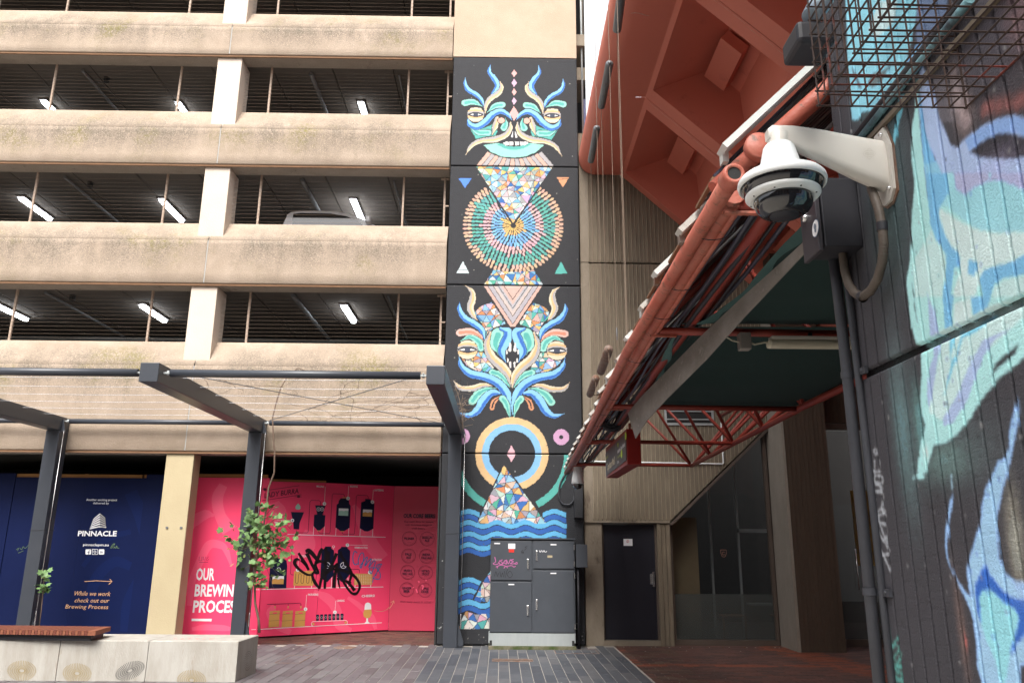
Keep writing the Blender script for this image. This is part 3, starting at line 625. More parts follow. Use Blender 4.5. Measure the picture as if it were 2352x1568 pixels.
horn(R2, [(98, 380), (165, 374), (222, 398), (252, 432)], [46, 46, 30, 5], 'pink')
horn(R2, [(238, 482), (222, 440), (165, 408), (104, 434)], [40, 44, 28, 4], 'teal')
both(lambda p, s_: mosaic(p, 42 * SC, seed=9 + s_), R2, [(112, 552), (188, 545), (210, 508), (252, 508), (290, 560), (322, 612), (295, 642), (225, 636), (150, 602)])
eye(R2, (148, 492), 60)
horn(R2, [(310, 640), (360, 658), (402, 700), (430, 742)], [38, 34, 22, 3], 'teal')
both(lambda p, s_: cv.poly(p, K), R2, [(444, 340), (370, 335), (290, 380), (262, 460), (290, 560), (380, 640), (444, 760)])
horn(R2, [(300, 382), (280, 460), (308, 540), (378, 606), (425, 668), (438, 742)], [18, 44, 54, 56, 42, 5], 'cream')
horn(R2, [(352, 392), (332, 450), (350, 522)], [84, 64, 4], 'teal')
horn(R2, [(368, 352), (418, 378), (400, 440), (374, 500), (400, 572)], [20, 50, 58, 46, 4])
cv.disc(XM, FP(*R2(445, 530))[1], 42 * SC, K, 66 * SC)
for x0, x1, y0, y1 in ((418, 440, 445, 508), (450, 474, 445, 508), (403, 414, 490, 524), (477, 488, 490, 524), (422, 438, 612, 568), (450, 468, 612, 568), (408, 420, 575, 545), (470, 482, 575, 545)):
    cv.poly(q1(R2, [((x0 + x1) / 2 - 3, y0), ((x0 + x1) / 2 + 5, y0), (x1, y1 - 8 * (1 if y1 > y0 else -1)), ((x0 + x1) / 2, y1), (x0, y1 - 8 * (1 if y1 > y0 else -1))]), (.76, .74, .70))
horn(R2, [(58, 698), (100, 742), (180, 747), (250, 725), (312, 730)], [2, 28, 38, 28, 3], 'cream')
horn(R2, [(180, 832), (215, 788), (270, 756), (338, 746)], [46, 46, 28, 3], 'teal')
horn(R2, [(92, 908), (160, 924), (215, 890), (255, 825), (310, 775), (382, 782)], [3, 28, 46, 52, 42, 5])
horn(R2, [(310, 874), (325, 832), (372, 794)], [30, 28, 4], 'orange')
horn(R2, [(92, 538), (110, 600), (170, 650), (270, 673), (350, 712), (402, 775), (424, 850), (430, 942)], [3, 30, 46, 48, 50, 52, 34, 4])
horn(R2, [(380, 815), (405, 852), (428, 944)], [40, 36, 3], 'teal')
# rings, arcs, pyramid
rc = FP(*R2(441, 1177)); r1, r2, r3 = 216 * SC, 178 * SC, 139 * SC
cv.disc(*rc, r1 * 1.01, (.74, .50, .26)); cv.disc(*rc, r2, (.24, .50, .78)); cv.disc(*rc, r3, K)
zj = rc[1] - .02
def arc(c, ra, rb, t0, t1): cv.poly([(rc[0] + ra * math.cos(t), rc[1] + ra * math.sin(t)) for t in np.linspace(t0, t1, 40)] + [(rc[0] + rb * math.cos(t), rc[1] + rb * math.sin(t)) for t in np.linspace(t1, t0, 40)], c)
arc(PT, 352 * SC, 312 * SC, math.pi + .02, math.pi + 1.10); arc(PT, 352 * SC, 312 * SC, -.02, -1.10)
for x, y in ((767, 1068), (113, 1063)): c_ = FP(*R2(x, y)); cv.disc(*c_, 47 * SC, (.62, .36, .55)); cv.disc(*c_, 13 * SC, K)
cv.poly(q1(R2, [(438, 1122), (468, 1180), (438, 1234), (409, 1180)]), (.76, .44, .50))
pyr = q1(R3, [(500, -75), (300, 362), (820, 362)]); cv.poly(q1(R3, [(500, -100), (282, 375), (838, 375)]), K); mosaic(pyr, 50 * SC * .88, seed=12)
def wave(y, amp=16, per=215, ph=235, x0=140, x1=980): return [(x, y - amp * math.cos((x - ph) / per * 2 * math.pi)) for x in range(x0, x1 + 1, 12)]
def waves(y0, n, x1, h=42, first_gap=None):
    for i in range(n):
        ya = y0 + i * h; segs = [(150 - i, x1)]
        if first_gap and i < 2: segs = [(150, first_gap[0] - i * 12), (first_gap[1] + i * 12, x1)]
        for xa, xb_ in segs:
            if xb_ - xa < 20: continue
            t = wave(ya, x0=int(xa), x1=int(xb_)); bt = wave(ya + h - 6, x0=int(xa), x1=int(xb_)); cv.poly(q1(R3, t + bt[::-1]), (.13, .45, .74) if i % 2 == 0 else (.035, .13, .45))
cv.poly(q1(R3, wave(268, x0=140, x1=980) + [(980, 620), (140, 620)]), K)
cv.poly(pyr, K); mosaic(pyr, 48 * SC, seed=12); waves(268, 8, 978, 42, (328, 792))
cv.poly(q1(R3, [(392, 730), (340, 800), (270, 935), (420, 960), (470, 800)]), K); mosaic(q1(R3, [(395, 722), (348, 800), (275, 935), (330, 950), (440, 965), (520, 900), (450, 720)]), 46 * SC, seed=14)
waves(782, 4, 335, 42); cv.poly(q1(R3, [(392, 722), (330, 800), (262, 936), (275, 940), (345, 800), (400, 722)]), K)
waves(950, 2, 450, 46); mosaic(q1(R3, [(215, 1025), (290, 1048), (400, 1040), (420, 1155), (160, 1155), (180, 1090)]), 50 * SC, seed=15)
cv.poly(q1(R3, [(140, 1156), (420, 1156), (420, 1170), (140, 1170)]), K)
for _ in range(160):      # small chips and drips of paint
    x, z = random.uniform(TX0, TX1), random.choice([random.uniform(.02, .4), random.uniform(0, 11.5)]); cv.disc(x, z, random.uniform(.005, .011), random.choice([(.4, .4, .4), (.1, .1, .1), (.3, .28, .25)]))
cv.a = np.where(cv.a.max(2, keepdims=True) > .2, cv.a * .80, cv.a)
M['tpaint'] = paint_mat('mural_paint_on_render', .75, .3, 60); sp = []
PAN = [(.02, 3.275), (3.295, 6.505), (6.525, 9.015), (9.035, 11.505)]
for z0, z1 in PAN:
    nz_ = int((z1 - z0) / .0095); nx_ = int((TX1 - TX0) / .0095); X_ = np.linspace(TX0, TX1, nx_); Z_ = np.linspace(z0, z1, nz_)
    ci = np.clip(((X_ - cv.a0) / cv.res).round().astype(int), 0, cv.na - 1); cj = np.clip(((Z_ - cv.b0) / cv.res).round().astype(int), 0, cv.nb - 1)
    colr = cv.a[np.ix_(cj, ci)]; pos = np.zeros((nz_, nx_, 3)); pos[..., 0] = X_; pos[..., 1] = YF; pos[..., 2] = Z_[:, None]
    ed = np.minimum(np.minimum(X_ - TX0, TX1 - X_)[None, :], np.minimum(Z_ - z0, z1 - Z_)[:, None]); pos[..., 1] += .012 * np.clip(1 - ed / .014, 0, 1) ** 2
    gridmesh('painted_panel', pos, colr, M['tpaint'], tw)
    b = MB(); b.box(TX0 + .002, TX1 - .002, YF + .013, YF + .22, z0 + .002, z1 - .002); b.build('panel_body', M['tb'] if 'tb' in M else M.setdefault('tb', mat('black_render', K, .75, bump=.3, bscale=60)), tw)
xs = np.linspace(TX0 - .012, TX1, 30); pos = np.zeros((24, 30, 3)); pos[..., 0] = xs; pos[..., 1] = YF; pos[..., 2] = np.linspace(11.525, 16.5, 24)[:, None]
gridmesh('upper_panel', pos, np.full((24, 30), .12), M['render'], tw, 'grime')
b = MB(); b.box(TX0 - .012, TX1, YF + .002, YF + .3, 11.525, 16.5); b.build('upper_body', M['column'], tw)
b = MB(); b.box(TX0 + .03, TX1 - .03, YF + .221, 18, 0, 16.5); b.build('core_wall', M['tb'], tw)

# ================================================================= gap between tower and ribbed wall
gp = thing('service_gap', 'dark slot with pipes and a concrete ledge between the tower and the white siding', 'building gap', (1.6, 14.8, 9))
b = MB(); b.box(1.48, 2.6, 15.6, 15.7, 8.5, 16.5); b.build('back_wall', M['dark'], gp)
b = MB(); b.box(1.482, 1.70, 14.5, 15.5, 11.95, 12.22); b.box(1.482, 1.69, 14.62, 15.5, 11.2, 11.5); b.build('ledge', M['boardl'], gp)
b = MB(); b.tube([(1.615, 14.6, 9.5), (1.615, 14.6, 16.5)], .022, 8); b.build('thin_pipe', M['galv'], gp)
b = MB(); b.tube([(1.66, 14.9, 12.3), (1.66, 14.9, 16.5)], .04, 8); b.build('cream_pipe', M['column'], gp)
b = MB(); b.tube([(1.675, 14.9, 8.6), (1.675, 14.9, 10.9)], .04, 8); b.build('lilac_pipe', mat('lilac_pipe', (.25, .24, .42), .5), gp)

# ================================================================= ribbed concrete building
rb = thing('ribbed_building', 'brown board marked concrete wall with a navy door and a slanting glazed shopfront', 'building', (3.2, 14.45, 0))
YR = 14.43; BW = .0772; sl = math.tan(math.radians(42.5))
dx, dz = 3.05, 2.12                       # foot of the slanting edge
def cutz(x): return dz + max(0, x - dx) * sl
rows = [(2.12, 4.395), (4.42, 7.015), (7.045, 9.9)]
b = MB(); b.box(1.50, 1.665, YR - .004, YR + .12, 2.12, 7.03); b.build('corner_strip', M['boardl'], rb); b = MB(); b.box(1.50, 1.665, YR - .004, YR + .12, 7.045, 9.38); b.build('corner_strip', M['boardl'], rb)
x = 1.672
while x < 7.4:
    for z0, z1 in rows:
        za, zc2 = max(z0, cutz(x)), max(z0, cutz(x + BW)); zt = z1 if z1 < 9 else 8.95 + .5 - max(0, (x - 2.4)) * .93
        if zc2 > zt - .1 or zt > 9.9: 
            if zt > 9.9: zt = 9.9
            else: continue
        if x > 4.95 and z0 < 7: 
            if z0 < 4: continue
        dd = random.uniform(0, .004); b = MB()
        b.hexa([(x + .004, YR + dd, za), (x + BW - .007, YR + dd, zc2), (x + BW - .007, YR + dd, zt), (x + .004, YR + dd, zt), (x + .004, YR + .1, za), (x + BW - .007, YR + .1, zc2), (x + BW - .007, YR + .1, zt), (x + .004, YR + .1, zt)])
        b.build('wall_board', M['board'], rb)
        b = MB(); b.box(x - .0055, x + .0025, YR - .009, YR + .05, za + .02, zt - .01); b.build('board_fin', M['ridge'], rb)
    x += BW
b = MB(); b.prism([(1.5, YR + .1, 2.1), (3.05, YR + .1, 2.1), (7.6, YR + .1, cutz(7.6)), (7.6, YR + .1, 9.5), (1.5, YR + .1, 9.9)], (0, .25, 0)); b.build('wall_core', M['board'], rb)
b = MB(); b.hexa([(3.02, YR - .02, 2.05), (3.09, YR - .02, 2.05), (7.6, YR - .02, cutz(7.6) - .06), (7.6, YR - .02, cutz(7.6) + .005), (3.02, YR + .2, 2.05), (3.09, YR + .2, 2.05), (7.6, YR + .2, cutz(7.6) - .06), (7.6, YR + .2, cutz(7.6) + .005)]); b.build('slanting_edge', M['brownfr'], rb)
b = MB(); b.box(1.50, 3.04, YR - .03, YR + .1, 2.08, 2.118); b.build('lintel_lip', M['boardl'], rb)
b = MB(); b.box(1.50, 1.815, YR + .0, YR + .3, 0, 1.35); b.box(1.50, 1.81, YR + .006, YR + .3, 1.352, 2.078); b.build('rough_pier', M['boardl'], rb)
for k in range(3):
    b = MB(); b.box(2.80 + k * .08, 2.873 + k * .08, YR + .01 * (k % 2), YR + .3, 0, 2.078); b.build('wall_board', M['board'], rb)
b = MB(); b.box(1.815, 2.798, YR + .02, YR + .3, 0, .085); b.build('door_sill', M['boardl'], rb)
b = MB(); b.box(1.845, 2.765, YR + .10, YR + .14, .095, 2.05); dr_ = b.build('door', M['doorp'], rb)
b = MB(); b.box(1.816, 1.842, YR + .06, YR + .16, .087, 2.077); b.box(2.768, 2.797, YR + .06, YR + .16, .087, 2.077); b.box(1.843, 2.767, YR + .06, YR + .16, 2.053, 2.077); b.build('door_frame', M['brownfr'], rb)
b = MB(); b.box(2.66, 2.70, YR + .072, YR + .099, 1.02, 1.2); b.box(2.70, 2.74, YR + .055, YR + .10, .98, 1.24); b.build('door_handle', M['chrome'], dr_)
b = MB(); b.box(2.21, 2.37, YR + .094, YR + .0985, 1.68, 1.80); sg = b.build('door_sign', M['printw'], dr_)
b = MB(); b.lathe([(.018, 0), (.024, 0), (.024, .001), (.018, .001)], (2.285, YR + .0925, 1.757), 16, (0, 1, 0)); b.build('no_smoking_ring', mat('sign_red', (.6, .02, .02), .5), dr_)
b = MB(); b.hexa([(2.27, YR + .0915, 1.743), (2.275, YR + .0915, 1.741), (2.30, YR + .0915, 1.771), (2.296, YR + .0915, 1.774), (2.27, YR + .0932, 1.743), (2.275, YR + .0932, 1.741), (2.30, YR + .0932, 1.771), (2.296, YR + .0932, 1.774)]); b.build('no_smoking_bar', M['wine'], dr_)
# glazed front below the slant
glz = glass_mat('shop_glass', (.012, .014, .014), .04, .3); fro = glass_mat('frosted_glass', (.06, .068, .064), .5, .55)
b = MB(); b.poly([(3.10, 14.62, .10), (4.86, 14.62, .10), (4.86, 14.62, cutz(4.86) - .08), (3.10, 14.62, cutz(3.10) - .07)]); b.build('window_glass', glz, rb)
b = MB(); b.box(3.10, 4.86, 14.612, 14.616, .10, .86); b.build('frosted_band', fro, rb)
b = MB(); b.box(3.04, 3.10, 14.56, 14.66, 0, 2.05); b.box(3.10, 4.92, 14.56, 14.66, .0, .095); b.box(4.86, 4.92, 14.56, 14.66, .095, 3.9); b.build('window_frame', M['brownfr'], rb)
# shop interior
b = MB(); b.box(3.0, 12, 19, 19.1, 0, 5); b.box(2.99, 3.0, 14.75, 19, 0, 2.05); b.build('shop_back_wall', M['dark'], rb); b = MB(); b.box(3.0, 12, 14.7, 19, 0.0, .02); b.build('shop_floor', mat('shop_floor', (.06, .05, .045), .4), rb)
b = MB(); b.box(3.16, 3.66, 15.0, 15.06, .02, 2.2); b.build('shop_partition', mat('beige_panel', (.22, .17, .10), .7), rb)
for x in (4.08, 4.62): 
    b = MB(); b.box(x, x + .04, 15.7, 15.74, 0.02, 3.6); b.build('shop_mullion', M['galv'], rb)
b = MB(); b.box(4.62, 5.6, 15.7, 15.74, 1.95, 2.02); b.box(4.7, 5.2, 15.4, 15.7, .62, .65); b.build('shop_rail', M['galv'], rb)
for x in (4.05, 5.0):
    b = MB(); b.box(x, x + .03, 15.0, 15.03, .02, .45); b.box(x + .4, x + .43, 15.0, 15.03, .02, .45); b.box(x, x + .43, 15.0, 15.3, .45, .47); b.build('stool', mat('stool_wood', (.3, .15, .06), .6), rb)
b = MB(); p = P(1662, 1270, Y=14.605)
b.tube([(p.x - .05, p.y, p.z + .06), (p.x + .05, p.y, p.z + .06), (p.x + .05, p.y, p.z), (p.x + .03, p.y, p.z - .05), (p.x, p.y, p.z - .065), (p.x - .03, p.y, p.z - .05), (p.x - .05, p.y, p.z), (p.x - .05, p.y, p.z + .06)], .003, 4, False)
b.tube([(p.x + .02 + 0 * t, p.y, p.z) if 0 else (p.x + .026 * math.cos(t), p.y, p.z + .026 * math.sin(t)) for t in np.linspace(.7, 5.6, 14)], .003, 4, False); b.build('shield_logo', mat('logo_rose', (.45, .2, .14), .5), rb)
# pale column and brown boarded pier on the right
CX = 4.93
b = MB(); b.hexa([(CX, 13.74, 0), (CX + .05, 13.735, 0), (CX + .05, 13.735, 6.8), (CX + .02, 13.74, 6.8), (CX, 14.555, 0), (CX + .05, 14.555, 0), (CX + .05, 14.555, 6.8), (CX + .02, 14.555, 6.8)]); b.build('pale_column_side', mat('pale_side', (.27, .235, .195), .85, c2=(.19, .165, .135), scale=5, bump=.3, bscale=30, stretch=(1, 1, .4)), rb)
x = CX + .055; k = 0
while x < 5.70:
    b = MB(); b.box(x + .003, x + .072, 13.735 + (k % 2) * .003, 14.5, 0, 7); b.build('pier_board', M['brownwall'], rb); b = MB(); b.box(x - .003, x + .002, 13.727, 13.8, .02, 7); b.build('board_fin', M['brownwall'], rb); x += .075; k += 1
b = MB(); b.box(CX + .052, 5.70, 14.501, 14.9, 0, 7); b.build('pier_core', M['brownwall'], rb)
x = 5.75
while x < 8.6:
    b = MB(); b.box(x, x + .07, 14.40, 14.5, 3.92, 7); b.build('lintel_board', M['brownwall'], rb); x += .075
b = MB(); b.box(5.72, 9, 14.38, 14.52, 3.80, 3.90); b.box(5.72, 9, 14.56, 14.62, 0, .12); b.box(5.71, 5.77, 14.55, 14.63, .12, 3.79); b.build('shop_door_frame', M['brownfr'], rb)
b = MB(); b.poly([(5.77, 14.60, .12), (9, 14.60, .12), (9, 14.60, 3.79), (5.77, 14.60, 3.79)]); b.build('shop_door_glass', glz, rb)
b = MB(); b.box(5.78, 8.9, 14.592, 14.596, .12, .75); b.build('shop_door_frost', fro, rb)
for x in (6.392, 6.574):
    b = MB(); b.tube([(x, 14.53, .95), (x, 14.53, 1.66)], .012, 8); b.build('pull_handle', M['chrome'], rb)
b = MB(); b.box(6.75, 7.2, 15.3, 15.32, 1.35, 2.75); b.build('poster', mat('ochre_poster', (.30, .17, .02), .6, c2=(.12, .07, .02), scale=6, amt=.9), rb)
p0, p1 = Vector((3.053, YR - .02, 4.15)), Vector((3.918, YR - .02, 3.848)); b = MB()
b.box(3.02, 3.06, YR - .03, YR - .002, 3.85, 4.6); b.box(3.90, 3.94, YR - .03, YR - .002, 3.85, 4.6); b.box(3.06, 3.90, YR - .03, YR - .002, 3.85, 3.89)
lv = tag(b.build('air_vent', M['galv']), 'grey louvred air vent on the board marked wall behind the trusses', 'vent')
for k in range(4):
    b = MB(); b.box(3.06, 3.90, YR - .028, YR - .012, 3.95 + k * .15, 3.97 + k * .15); b.build('louvre', M['galv'], lv)
b = MB(); b.box(3.06, 3.90, YR - .0095, YR - .0085, 3.891, 4.6); b.build('recess', M['dark'], lv)
b = MB(); b.tube([(1.49, YR - .03, 3.17), (4.05, YR - .03, 3.14), (4.065, YR - .03, 3.16), (4.065, YR - .03, 3.9)], .014, 8); tag(b.build('wall_conduit', M['white']), 'thin white conduit running along the boarded wall and turning up', 'conduit')

# ================================================================= terracotta overhanging building
ov = thing('overhang_building', 'terracotta upper storey overhanging the lane with deep sloping coffers', 'building', (4, 8, 8.9))
al = math.radians(43); SD = Vector((math.cos(al), 0, -math.sin(al))); ND = Vector((math.sin(al), 0, math.cos(al))); O0 = Vector((2.33, 0, 8.9))
def SP(s, y, d=0.): return O0 + SD * s + ND * d + Vector((0, y, 0))
YE = 14.42
jn = [14.40, 11.57, 8.67, 5.77, 2.87, -.03, -2.93]; smax = 9.0
rows_s = [(.09, 2.15), (2.75, 4.8), (5.4, 7.4)]
for k in range(len(jn) - 1):
    y1, y0 = jn[k] - .006, jn[k + 1] + .006; ya, yb = y0 + .27, y1 - (.30 if k else .22)
    b = MB()
    ss = [-.0] + [q for r in rows_s for q in r] + [smax]
    def pat(s0, s1, a, c): b.poly([SP(s0, a), SP(s0, c), SP(s1, c), SP(s1, a)])
    for i in range(0, len(ss) - 1):
        if i % 2 == 0: pat(ss[i], ss[i + 1], y0, y1)
        else: pat(ss[i], ss[i + 1], y0, ya); pat(ss[i], ss[i + 1], yb, y1)
    b.add([SP(0, y0), SP(smax, y0), SP(smax, y0, .5), SP(0, y0, .5)], [(0, 1, 2, 3)]); b.add([SP(0, y1), SP(smax, y1), SP(smax, y1, .5), SP(0, y1, .5)], [(3, 2, 1, 0)])
    b.build('soffit_ribs', M['red'], ov)
    for r0, r1 in rows_s:
        d = .9; m0, m1 = r0 + .46, r1 - 1.0; n0, n1 = ya + .45, yb - .08; b = MB()
        o4 = [SP(r0, ya), SP(r1, ya), SP(r1, yb), SP(r0, yb)]; i4 = [SP(m0, n0, d), SP(m1, n0, d), SP(m1, n1, d), SP(m0, n1, d)]
        b.add(o4 + i4, [(0, 1, 5, 4), (1, 2, 6, 5), (2, 3, 7, 6), (3, 0, 4, 7), (4, 5, 6, 7)]); b.build('coffer', M['red'], ov)
        # box fitting hung in the coffer
        s0, s1, c0, c1 = m0 + .02, m0 + .42, n1 - 1.08, n1 - .10; b = MB()
        b.hexa([SP(s0, c0, .66), SP(s1, c0, .66), SP(s1, c1, .66), SP(s0, c1, .66), SP(s0, c0, .84), SP(s1, c0, .84), SP(s1, c1, .84), SP(s0, c1, .84)]); b.build('fixture_box', M['red'], ov)
# rounded edge beam along the lane side
R_ = .32; prof = [(2.2, 9.46), (1.62, 9.46), (1.52, 9.42), (1.50, 9.36)] + [(1.50 + R_ - R_ * math.cos(t), 8.9 + R_ - R_ * math.sin(t)) for t in np.linspace(0, math.pi / 2, 12)] + [(2.0, 8.9), (2.336, 8.9)]
for k in range(len(jn) - 1):
    y1, y0 = jn[k] - .006, jn[k + 1] + .006; b = MB(); n = len(prof); vs = []
    for y in (y0, y1): vs += [(x, y, z) for x, z in prof]
    yy = y1
    b.smooth = True; b.add(vs, [(i, i + 1, i + 1 + n, i + n) for i in range(n - 1)]); b.smooth = False
    if k == 0: b.add([(x, y1, z) for x, z in prof], [tuple(range(n))])
    b.build('rounded_edge_beam', M['red'], ov)
b = MB(); b.box(1.62, 2.19, -2.9, 14.3, 8.98, 9.40); b.add([SP(.02, -2.9, .96), SP(9, -2.9, .96), SP(9, 14.3, .96), SP(.02, 14.3, .96), SP(.02, -2.9, 1.1), SP(9, -2.9, 1.1), SP(9, 14.3, 1.1), SP(.02, 14.3, 1.1)], [(3, 2, 1, 0), (4, 5, 6, 7), (0, 1, 5, 4), (1, 2, 6, 5), (2, 3, 7, 6), (3, 0, 4, 7)]); b.build('inner_core', M['red'], ov)
b = MB(); b.box(2.45, 2.55, -2.9, 14.4, 9.47, 15.0); b.box(8.9, 9.0, -3, 14.4, 0, 12); b.build('upper_wall', M['siding'], ov)
k = -2.8
while k < 14.3: b = MB(); b.tube([(2.44, k, 9.47), (2.44, k, 15.0)], .045, 8, False); b.build('siding_rib', M['siding'], ov); k += .2
M['bloom'] = mat('lime_bloom', (.62, .42, .36), .8, c2=(.5, .22, .17), scale=30, amt=.8)
b = MB()
cr = [P(u, v, Z=8.897) for u, v in [(1449, 31), (1459, 30), (1468, 31), (1475, 33), (1483, 36), (1491, 37)]]
b.tube(cr, [.004, .007, .006, .010, .006, .003], 4, False)
for k in range(1, 4):
    for f in range(9):
        s_ = .1 + f * .24; y = jn[k] + .05 + random.uniform(-.012, .012); b.tube([SP(s_, y, -.001), SP(s_ + .1, y + random.uniform(-.01, .01), -.001), SP(s_ + .22, y, -.001)], [.001, .003, .001], 4, False)
b.build('crack_and_bloom', M['bloom'], ov)
# white corrugated siding on the return wall
for k in range(12):
    x = 1.70 + k * .06; b = MB(); b.tube([(x, 14.5, 8.6), (x, 14.5, 16.5)], .030, 8, False); b.build('siding_rib', M['siding'], ov)
b = MB(); b.box(1.70, 2.6, 14.51, 14.56, 8.6, 16.5); b.build('siding_sheet', M['siding'], ov)
# ================================================================= canopy
cn = thing('canopy_frame', 'red painted tubular steel canopy running down the lane with a sloping sheet roof', 'canopy', (1, 2.4, 2.9))
def part_tube(pts, r, name, m=None, seg=12, parent=None):
    b = MB(); b.tube(pts, r, seg); return b.build(name, m or M['redpipe'], parent or cn)
def xl(y): return .785 + .0297 * (y - 2.5)
part_tube([(.7925, 2.47, 2.9), (.822, 4.98, 2.9), (xl(9), 9, 2.9), (1.125, 13.85, 2.9)], .033, 'edge_tube')
b = MB(); b.lathe([(.024, .10), (.024, 0), (.036, 0), (.040, .01), (.040, .07), (.033, .08)], (.7922, 2.455, 2.9), 20, (0.01, 1, 0)); b.build('tube_collar', M['redpipe'], cn)
b = MB(); b.lathe([(.0005, .004), (.0238, .004)], (.7922, 2.455, 2.9), 20, (0.01, 1, 0)); b.build('bore_shade_disc', M['dark'], cn)  # dark disc stands in for the shade inside the open tube end
part_tube([(.859, 2.68, 2.93), (.901, 4.65, 2.93), (1.03, 9, 2.93), (1.17, 13.8, 2.94)], .040, 'main_tube')
part_tube([(.889, 2.70, 2.9), (.927, 4.68, 2.9), (1.06, 9, 2.9), (1.2, 13.8, 2.9)], .014, 'small_tube')
part_tube([(1.06, 2.75, 2.97), (1.082, 3.13, 2.97), (1.13, 4.29, 2.97), (1.31, 9.5, 2.97), (1.4, 13.8, 2.97)], .034, 'inner_tube', M['reddark'])
part_tube([(1.13, 2.6, 3.02), (1.20, 4.3, 3.02), (1.42, 9.5, 3.02)], .012, 'small_tube', M['reddark'], 8); part_tube([(1.16, 2.6, 3.05), (1.24, 4.3, 3.05), (1.46, 9.5, 3.05)], .012, 'small_tube', M['reddark'], 8)
CHX = lambda y: 2.70 + .0228 * (y - 2.3)
part_tube([(CHX(1.8), 1.8, 2.9), (CHX(13.9), 13.9, 2.9)] if 0 else [(2.70, 2.7, 2.9), (2.74, 7.0, 2.9), (2.86, 9.64, 2.9), (2.985, 12.37, 2.9)], .031, 'right_chord', M['reddark'])
AX, AZ = 1.98, 4.10; part_tube([(AX, 2.7, AZ), (AX + .15, 13.9, AZ)], .035, 'ridge_tube', M['reddark'])
CR = [12.31, 9.58, 7.1, 4.5, 2.3]
for y in CR[:-1] + [2.72]:
    xr = 2.985 if y > 12 else 2.86 if y > 9 else 2.745
    part_tube([(xl(y) + .09, y, 2.9), (xr, y + .04, 2.9)], .024, 'cross_tube', M['reddark'])
    b = MB(); b.box(xl(y) + .03, xl(y) + .19, y - .012, y + .012, 2.865, 2.875); b.build('bracket', M['redpipe'], cn)
part_tube([(.80, 2.72, 2.965), (AX, 2.72, 4.07)], .036, 'rafter_tube')
b = MB(); b.lathe([(.046, -.012), (.055, -.010), (.055, .012), (.046, .014)], (.965, 2.72, 3.118), 24, (.73, 0, .68)).lathe([(.0005, .062), (.052, .062), (.057, .057), (.057, .03), (.040, .0)], (.965, 2.72, 3.118), 24, (0, -1, .05)); b.build('end_cap', M['redpipe'], cn)
for y in CR[:-1]: part_tube([(xl(y) + .08, y, 2.93), (AX - .02, y, 3.99)], .026, 'rafter_tube', M['reddark'])
nodes = [(2.985, 12.37), (2.92, 10.95), (2.86, 9.64), (2.79, 8.3), (2.745, 7.0), (2.73, 5.8), (2.72, 4.5)]
for i, (x, y) in enumerate(nodes):
    for dy in (-.68, .68): part_tube([(x, y, 2.9), (AX + .1, min(13.8, y + dy), AZ)], .020, 'web_tube', M['reddark'], 10)
    if i < 4:
        for dy in (-.5, .3): part_tube([(x + .01, y, 2.9), (3.95, min(13.8, y + dy), 3.95)], .020, 'web_tube', M['reddark'], 10)
part_tube([(3.95, 4, 3.95), (3.95, 13.9, 3.95)], .030, 'upper_chord', M['reddark'])
for y in (3.0, 3.65, 4.15, 5.2, 5.9, 6.6, 7.4, 8.1): # wire ties round the tubes
    b = MB(); c = Vector((xl(y) + .055, y, 2.915)); b.tube([c + Vector((.085 * math.cos(t), .05 * math.cos(t * .5), .055 * math.sin(t))) for t in np.linspace(3.3, 6.4, 12)], .0022, 4, False); b.build('wire_tie', M['blackmt'], cn)
for i_, (dx_, dz_, r_) in enumerate([(.20, .03, .011), (.235, .045, .009), (.27, .03, .013), (.165, .06, .008), (.31, .06, .010), (.345, .05, .008), (.385, .07, .012)]):
    part_tube([(xl(y_) + dx_ + .012 * math.sin(y_ * 2.1 + i_), y_, 2.92 + dz_ + .012 * math.sin(y_ * 1.7 + i_ * 2)) for y_ in np.arange(2.85, 13.6, .45)], r_, 'service_cable', M['blackmt'] if i_ % 3 else M['polyc'], 7)
YK = [2.5, 3.11, 3.65, 4.22, 4.89, 5.5] + [5.5 + .60 * k for k in range(1, 14)]
SLP = .98
YK[0] = 2.75; M['alu2'] = mat('grubby_aluminium', (.48, .48, .45), .45, c2=(.33, .31, .27), scale=7, dirt=((.22, .16, .11), 14, .56, .7))
